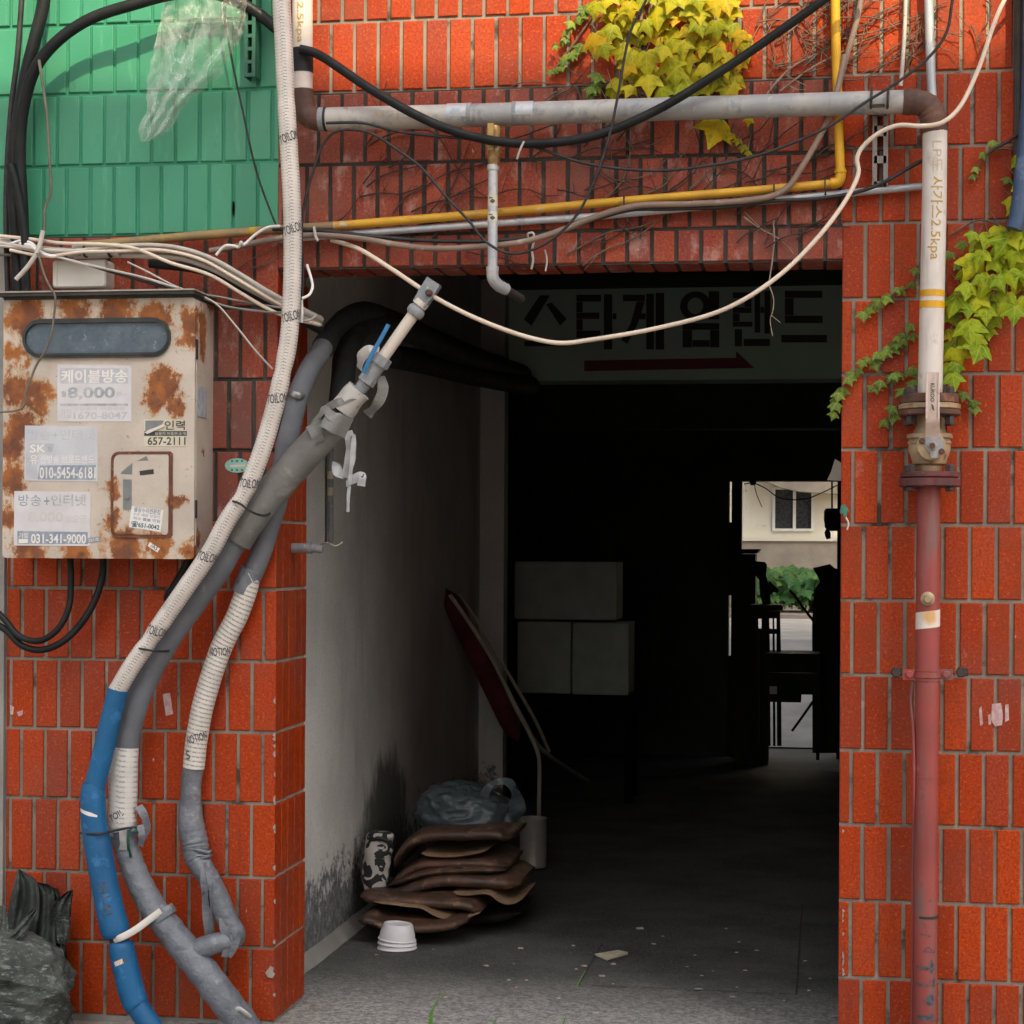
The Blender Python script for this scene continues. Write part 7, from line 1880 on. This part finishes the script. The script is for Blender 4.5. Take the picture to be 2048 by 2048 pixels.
def tbox(name, x0, y0, x1, y1, d_, Y=YTB, mat='wood_dark'):
    a, b = P(x0, y1, Y), P(x1, y0, Y); mb = MB(); mb.box(a.x, b.x, Y, Y + d_, a.z, b.z); return mb.build(name, mat, tb)
tbox('top', 1530, 1308, 1640, 1316, 0.4); tbox('apron', 1534, 1317, 1636, 1344, 0.02, YTB + 0.02); tbox('drawer', 1534, 1347, 1636, 1388, 0.36, YTB + 0.04); tbox('shelf', 1538, 1389, 1602, 1404, 0.3, YTB + 0.05)
tbox('leg', 1530, 1317, 1538, 1520, 0.04, YTB + 0.01); tbox('leg', 1632, 1317, 1640, 1520, 0.04, YTB + 0.01)
mb = MB(); px_box(mb, 1539, 1373, 1554, 1388, YTB - 0.06, 0.03, 0.002); 
mb.build('white_box', 'paper_w', None, None, 'tiny white carton on the low table shelf', 'carton')
bd_ = thing('board', 'tall dark board leaning at the bright back doorway edge', 'board', on_floor(1650, 1500))
mb = MB(); w = [P(x, y, 6.9) for x, y in ((1626, 1136), (1660, 1128), (1669, 1136), (1680, 1140), (1680, 1506), (1625, 1506), (1624, 1250), (1628, 1180), (1640, 1163))]
mb.plate([(p.x, p.z) for p in w], 6.9, 6.98); mb.build('panel', 'wood_dark', bd_)
mb = MB(); w = [P(x, y, 6.88) for x, y in ((1632, 1230), (1676, 1226), (1676, 1236), (1632, 1240))]
mb.plate([(p.x, p.z) for p in w], 6.87, 6.899); mb.build('cross_bar', 'wood_dark', bd_)
simple('wooden_stick', [(1579, 1180, 6.9), (1590, 1192, 6.9), (1610, 1220, 6.9), (1630, 1246, 6.9)], None, 2.6, 'wood_dark', 'dark stick sloping down in front of the green shrub in the doorway', 'stick', 8, 4)
simple('wooden_stick', [(1584, 1462, 7.2), (1600, 1440, 7.2), (1628, 1400, 7.2)], None, 2.6, 'wood_dark', 'dark stick sloping up below the low table in the doorway', 'stick', 8, 4)
hb = thing('hanging_lamp', 'dark hanging object with a short cord end at the doorway top corner', 'hanging lamp', P(1660, 1080, 7.2))
mb = MB(); blob_grid(mb, None, [(1017, 1652, 1676), (1022, 1648, 1678), (1045, 1648, 1678), (1056, 1650, 1676), (1062, 1656, 1674)], 7.2, 0.05, 0.006, 0, 24, 20, 3.0, 14.0); mb.build('shade', 'wood_dark', hb, 60)
mb = MB(); pts, rad = px_path([(1655, 1058, 7.2, 3), (1655, 1066, 7.2, 6), (1657, 1078, 7.2, 4)], None, 4, 4); tube(mb, pts, rad, 8); pts, rad = px_path([(1664, 1020, 7.2), (1664, 960, 7.2)], None, 2, 3); tube(mb, pts, rad, 6); mb.build('cord', 'wood_dark', hb, 60)
mb = MB(); w = [P(x, y, 1.0) for x, y in ((1670, 918), (1690, 930), (1690, 962), (1654, 960), (1662, 944))]  # pale sheet added in place of light coming through a gap
mb.plate([(p.x, p.z) for p in w], 1.0, 1.004); mb.build('gap_light_sheet', 'pvc', None, None, 'pale added sheet standing for light through a gap at the passage edge of the right pillar', 'light gap')
simple('cable', [(1488, 968, 7.3), (1505, 966, 7.3), (1530, 976, 7.3), (1560, 996, 7.3), (1610, 998, 7.3), (1645, 985, 7.3), (1675, 970, 7.3)], None, 1.3, 'thin_black', 'thin wire sagging across the top of the back doorway', 'cable', 6, 5)
simple('cable', [(1508, 962, 7.32), (1512, 985, 7.32), (1524, 1014, 7.32)], None, 1.0, 'grey_wire', 'loose wire end hanging in the back doorway', 'cable', 6, 5)
mb = MB(); lathe(mb, P(1506, 964, 7.25), Z, [(-0.02, 0.016), (0, 0.022), (0.014, 0.022)], 14); mb.build('bulb_socket', 'wood_dark', None, 40, 'small dark lamp socket under the head of the back doorway', 'lamp socket')
# house and shrub behind the yard
YH = 18.0
hs_ = thing('house', 'cream house with a white sliding window beyond the back doorway', 'house', Vector((0.5, YH, 0.6)))
zb = P(1570, 1077, YH).z
a, b = P(1545, 1062, YH), P(1628, 974, YH)
mb = MB(); mb.box(-3.5, a.x, YH, YH + 4, zb, 6.5); mb.box(b.x, 5.0, YH, YH + 4, zb, 6.5); mb.box(a.x, b.x, YH, YH + 4, zb, a.z); mb.box(a.x, b.x, YH, YH + 4, b.z, 6.5); mb.box(a.x, b.x, YH + 0.12, YH + 3, a.z, b.z)
mb.build('wall', 'cream_wall', hs_)
mb = MB(); mb.box(-3.5, 5.0, YH - 0.06, YH + 4, 0.6, zb - 0.01); mb.build('base_wall', 'stone_base', hs_)
mb = MB(); mb.box(-3.5, 5.0, YH - 0.09, YH - 0.001, zb - 0.03, zb + 0.02); mb.build('ledge', 'cream_wall', hs_)
mb = MB(); k = 5 * mpp(a)
mb.box(a.x, a.x + k, YH - 0.03, YH + 0.06, a.z, b.z); mb.box(b.x - k, b.x, YH - 0.03, YH + 0.06, a.z, b.z); mb.box(a.x + k, b.x - k, YH - 0.03, YH + 0.06, b.z - k, b.z); mb.box(a.x + k, b.x - k, YH - 0.03, YH + 0.06, a.z, a.z + k)
xm = a.x + (b.x - a.x) * 0.53; mb.box(xm - k * 0.6, xm + k * 0.6, YH - 0.02, YH + 0.05, a.z + k, b.z - k)
wf = mb.build('window_frame', 'win_frame', hs_)
mb = MB(); mb.box(a.x + k, b.x - k, YH + 0.02, YH + 0.03, a.z + k, b.z - k); mb.build('window_pane', 'win_glass', wf)
mb = MB(); w = [P(x, y, YH - 0.1) for x, y in ((1530, 962), (1562, 976), (1600, 984), (1690, 990), (1690, 940), (1500, 940))]
mb.plate([(p.x, p.z) for p in w], YH - 0.3, YH - 0.02); mb.build('awning', 'stone_base', hs_)
sh = thing('shrub', 'leafy green shrub growing along the house base behind the yard', 'shrub', P(1590, 1215, 16.6))
mb = MB()
for i in range(620):
    x = rl.uniform(1490, 1720); y = 1206 - 50 * rl.random() - 28 * math.sin((x - 1480) / 60.0) * rl.random()
    if x < 1530: y += 10
    if y < 1120: continue
    c = P(x, y, rl.uniform(16.3, 17.2))
    leaf(mb, c, rl.uniform(0.07, 0.19), Vector((rl.uniform(-.9, .9), -1, rl.uniform(0.0, 2.6))), Vector((rl.uniform(-.8, .8), -0.3, -1)), rl)
mb.build('foliage', 'leaf_d', sh, 180)
mb = MB()
for i in range(16):
    x = 1500 + i * 14; a = P(x, 1218, 16.8); b = P(x + rl.uniform(-8, 8), 1160, 16.8); tube(mb, [a, b], 0.008, 5)
mb.build('stem', 'twig', sh, 60)
mb = MB(); mb.box(-5, 5, 15.6, YH - 0.07, 0.5, 0.66); mb.build('planting_bed', 'stone_base', None, None, kind='structure')
# small litter and weeds
mb = MB()
a = on_floor(1222, 1915)
pts_ = [on_floor(1190, 1908), on_floor(1214, 1918), on_floor(1256, 1907), on_floor(1236, 1901)]
m0 = [p + Vector((0, 0, 0.0)) for p in pts_]
vs = [pts_[0] - Z * 0.005, pts_[1] - Z * 0.005, pts_[1] - Z * 0.001, pts_[0] + Z * 0.001, pts_[2] - Z * 0.004, pts_[2] + Z * 0.005, pts_[3] - Z * 0.004, pts_[3] + Z * 0.002]
mb.add(vs, [(0, 1, 2, 3), (1, 4, 5, 2), (4, 6, 7, 5), (6, 0, 3, 7), (3, 2, 5, 7), (0, 6, 4, 1)])
mb.build('paper_scrap', 'paper_y', None, None, 'small folded cardboard scrap lying alone on the passage floor', 'paper scrap')
mb = MB(); pts_ = [on_floor(746, 1828, 0.0), on_floor(760, 1842, 0.0), on_floor(786, 1838, 0.0), on_floor(770, 1828, 0.0)]
mb.add([p + Z * 0.004 for p in pts_] + [p + Z * 0.008 for p in pts_], [(3, 2, 1, 0), (4, 5, 6, 7), (0, 1, 5, 4), (1, 2, 6, 5), (2, 3, 7, 6), (3, 0, 4, 7)])
mb.build('paper_scrap', 'ink_blue', None, None, 'small bluish scrap between the foam bowls and the brown pads', 'paper scrap')
mb = MB()
for i in range(70):
    x, y = rl.uniform(590, 1676), 1850 + 190 * rl.random() ** 0.7
    p = on_floor(x, y, -0.006); s_ = rl.uniform(0.002, 0.006) * (1.6 if rl.random() < 0.12 else 1)
    if p.x < XPL + 0.16: continue
    n = 6; ra = [rl.uniform(0.6, 1.3) for _ in range(n)]
    vs = [p + Vector((cos(2 * pi * q / n) * s_ * 1.7 * ra[q], sin(2 * pi * q / n) * s_ * ra[q], 0)) for q in range(n)] + [p + Vector((cos(2 * pi * q / n) * s_ * 1.2 * ra[q], sin(2 * pi * q / n) * s_ * 0.7 * ra[q], s_ * 0.7)) for q in range(n)]
    mb.add(vs, [tuple(range(n, 2 * n))] + [(q, (q + 1) % n, (q + 1) % n + n, q + n) for q in range(n)], rl.choice((0, 0, 1)))
mb.build('gravel', ['mortar_pale', 'plain'], None, None, kind='stuff')
def grass(label, blades):
    mb = MB()
    for L_ in blades:
        p_, r_ = px_path(L_, None, 3, 5); n = len(p_)
        tube(mb, p_, [q * (1 - 0.85 * (i / n) ** 1.5) for i, q in enumerate(r_)], 6, 0, True, 0, 1, 0.35)
    mb.build('grass_blade', 'grass', None, 60, label, 'grass')
grass('tall green grass blade at the threshold in front of the foam bowls', [[(861, 2056, 0.0, 5), (862, 2035, 0.0, 5), (866, 2018, 0.0, 3.5), (878, 1998, 0.0, 2.5), (890, 1974, 0.0, 1.5)]])
grass('thin grass blades at the threshold in the middle of the passage', [[(1124, 2060, 0.0, 2), (1129, 2040, 0.0, 2), (1134, 2022, 0.0, 1.5)], [(985, 2060, 0.0, 1.6), (990, 2044, 0.0, 1.5), (998, 2030, 0.0, 1)]])
grass('single dark grass blade on the passage floor', [[(1153, 1975, 0.32, 1.8), (1160, 1960, 0.32, 1.8), (1172, 1940, 0.32, 1.2)]])

# ------------------------------------------------------------------ the house across the street that shades the lower wall
OY, OH = -8.0, 10.80
op = thing('street_house', 'plain pale house across the street facing the tiled building', 'house', Vector((2, OY - 3, -0.02)))
mb = MB(); mb.box(1.0, 5.3, OY - 7, OY, -0.02, OH); mb.build('wall', 'facade_far', op)
mb = MB(); mb.box(0.9, 5.4, OY - 7.1, OY + 0.12, OH + 0.001, OH + 0.1); mb.build('roof', 'plain', op)
for zq in (1.2, 4.2, 7.4):
    for x in (1.5, 3.2):
        mb = MB(); mb.box(x, x + 1.4, OY + 0.001, OY + 0.06, zq, zq + 1.5); wq = mb.build('window', 'win_frame', op)
        mb = MB(); mb.box(x + 0.08, x + 1.32, OY + 0.061, OY + 0.066, zq + 0.08, zq + 1.42); mb.build('pane', 'win_glass', wq)
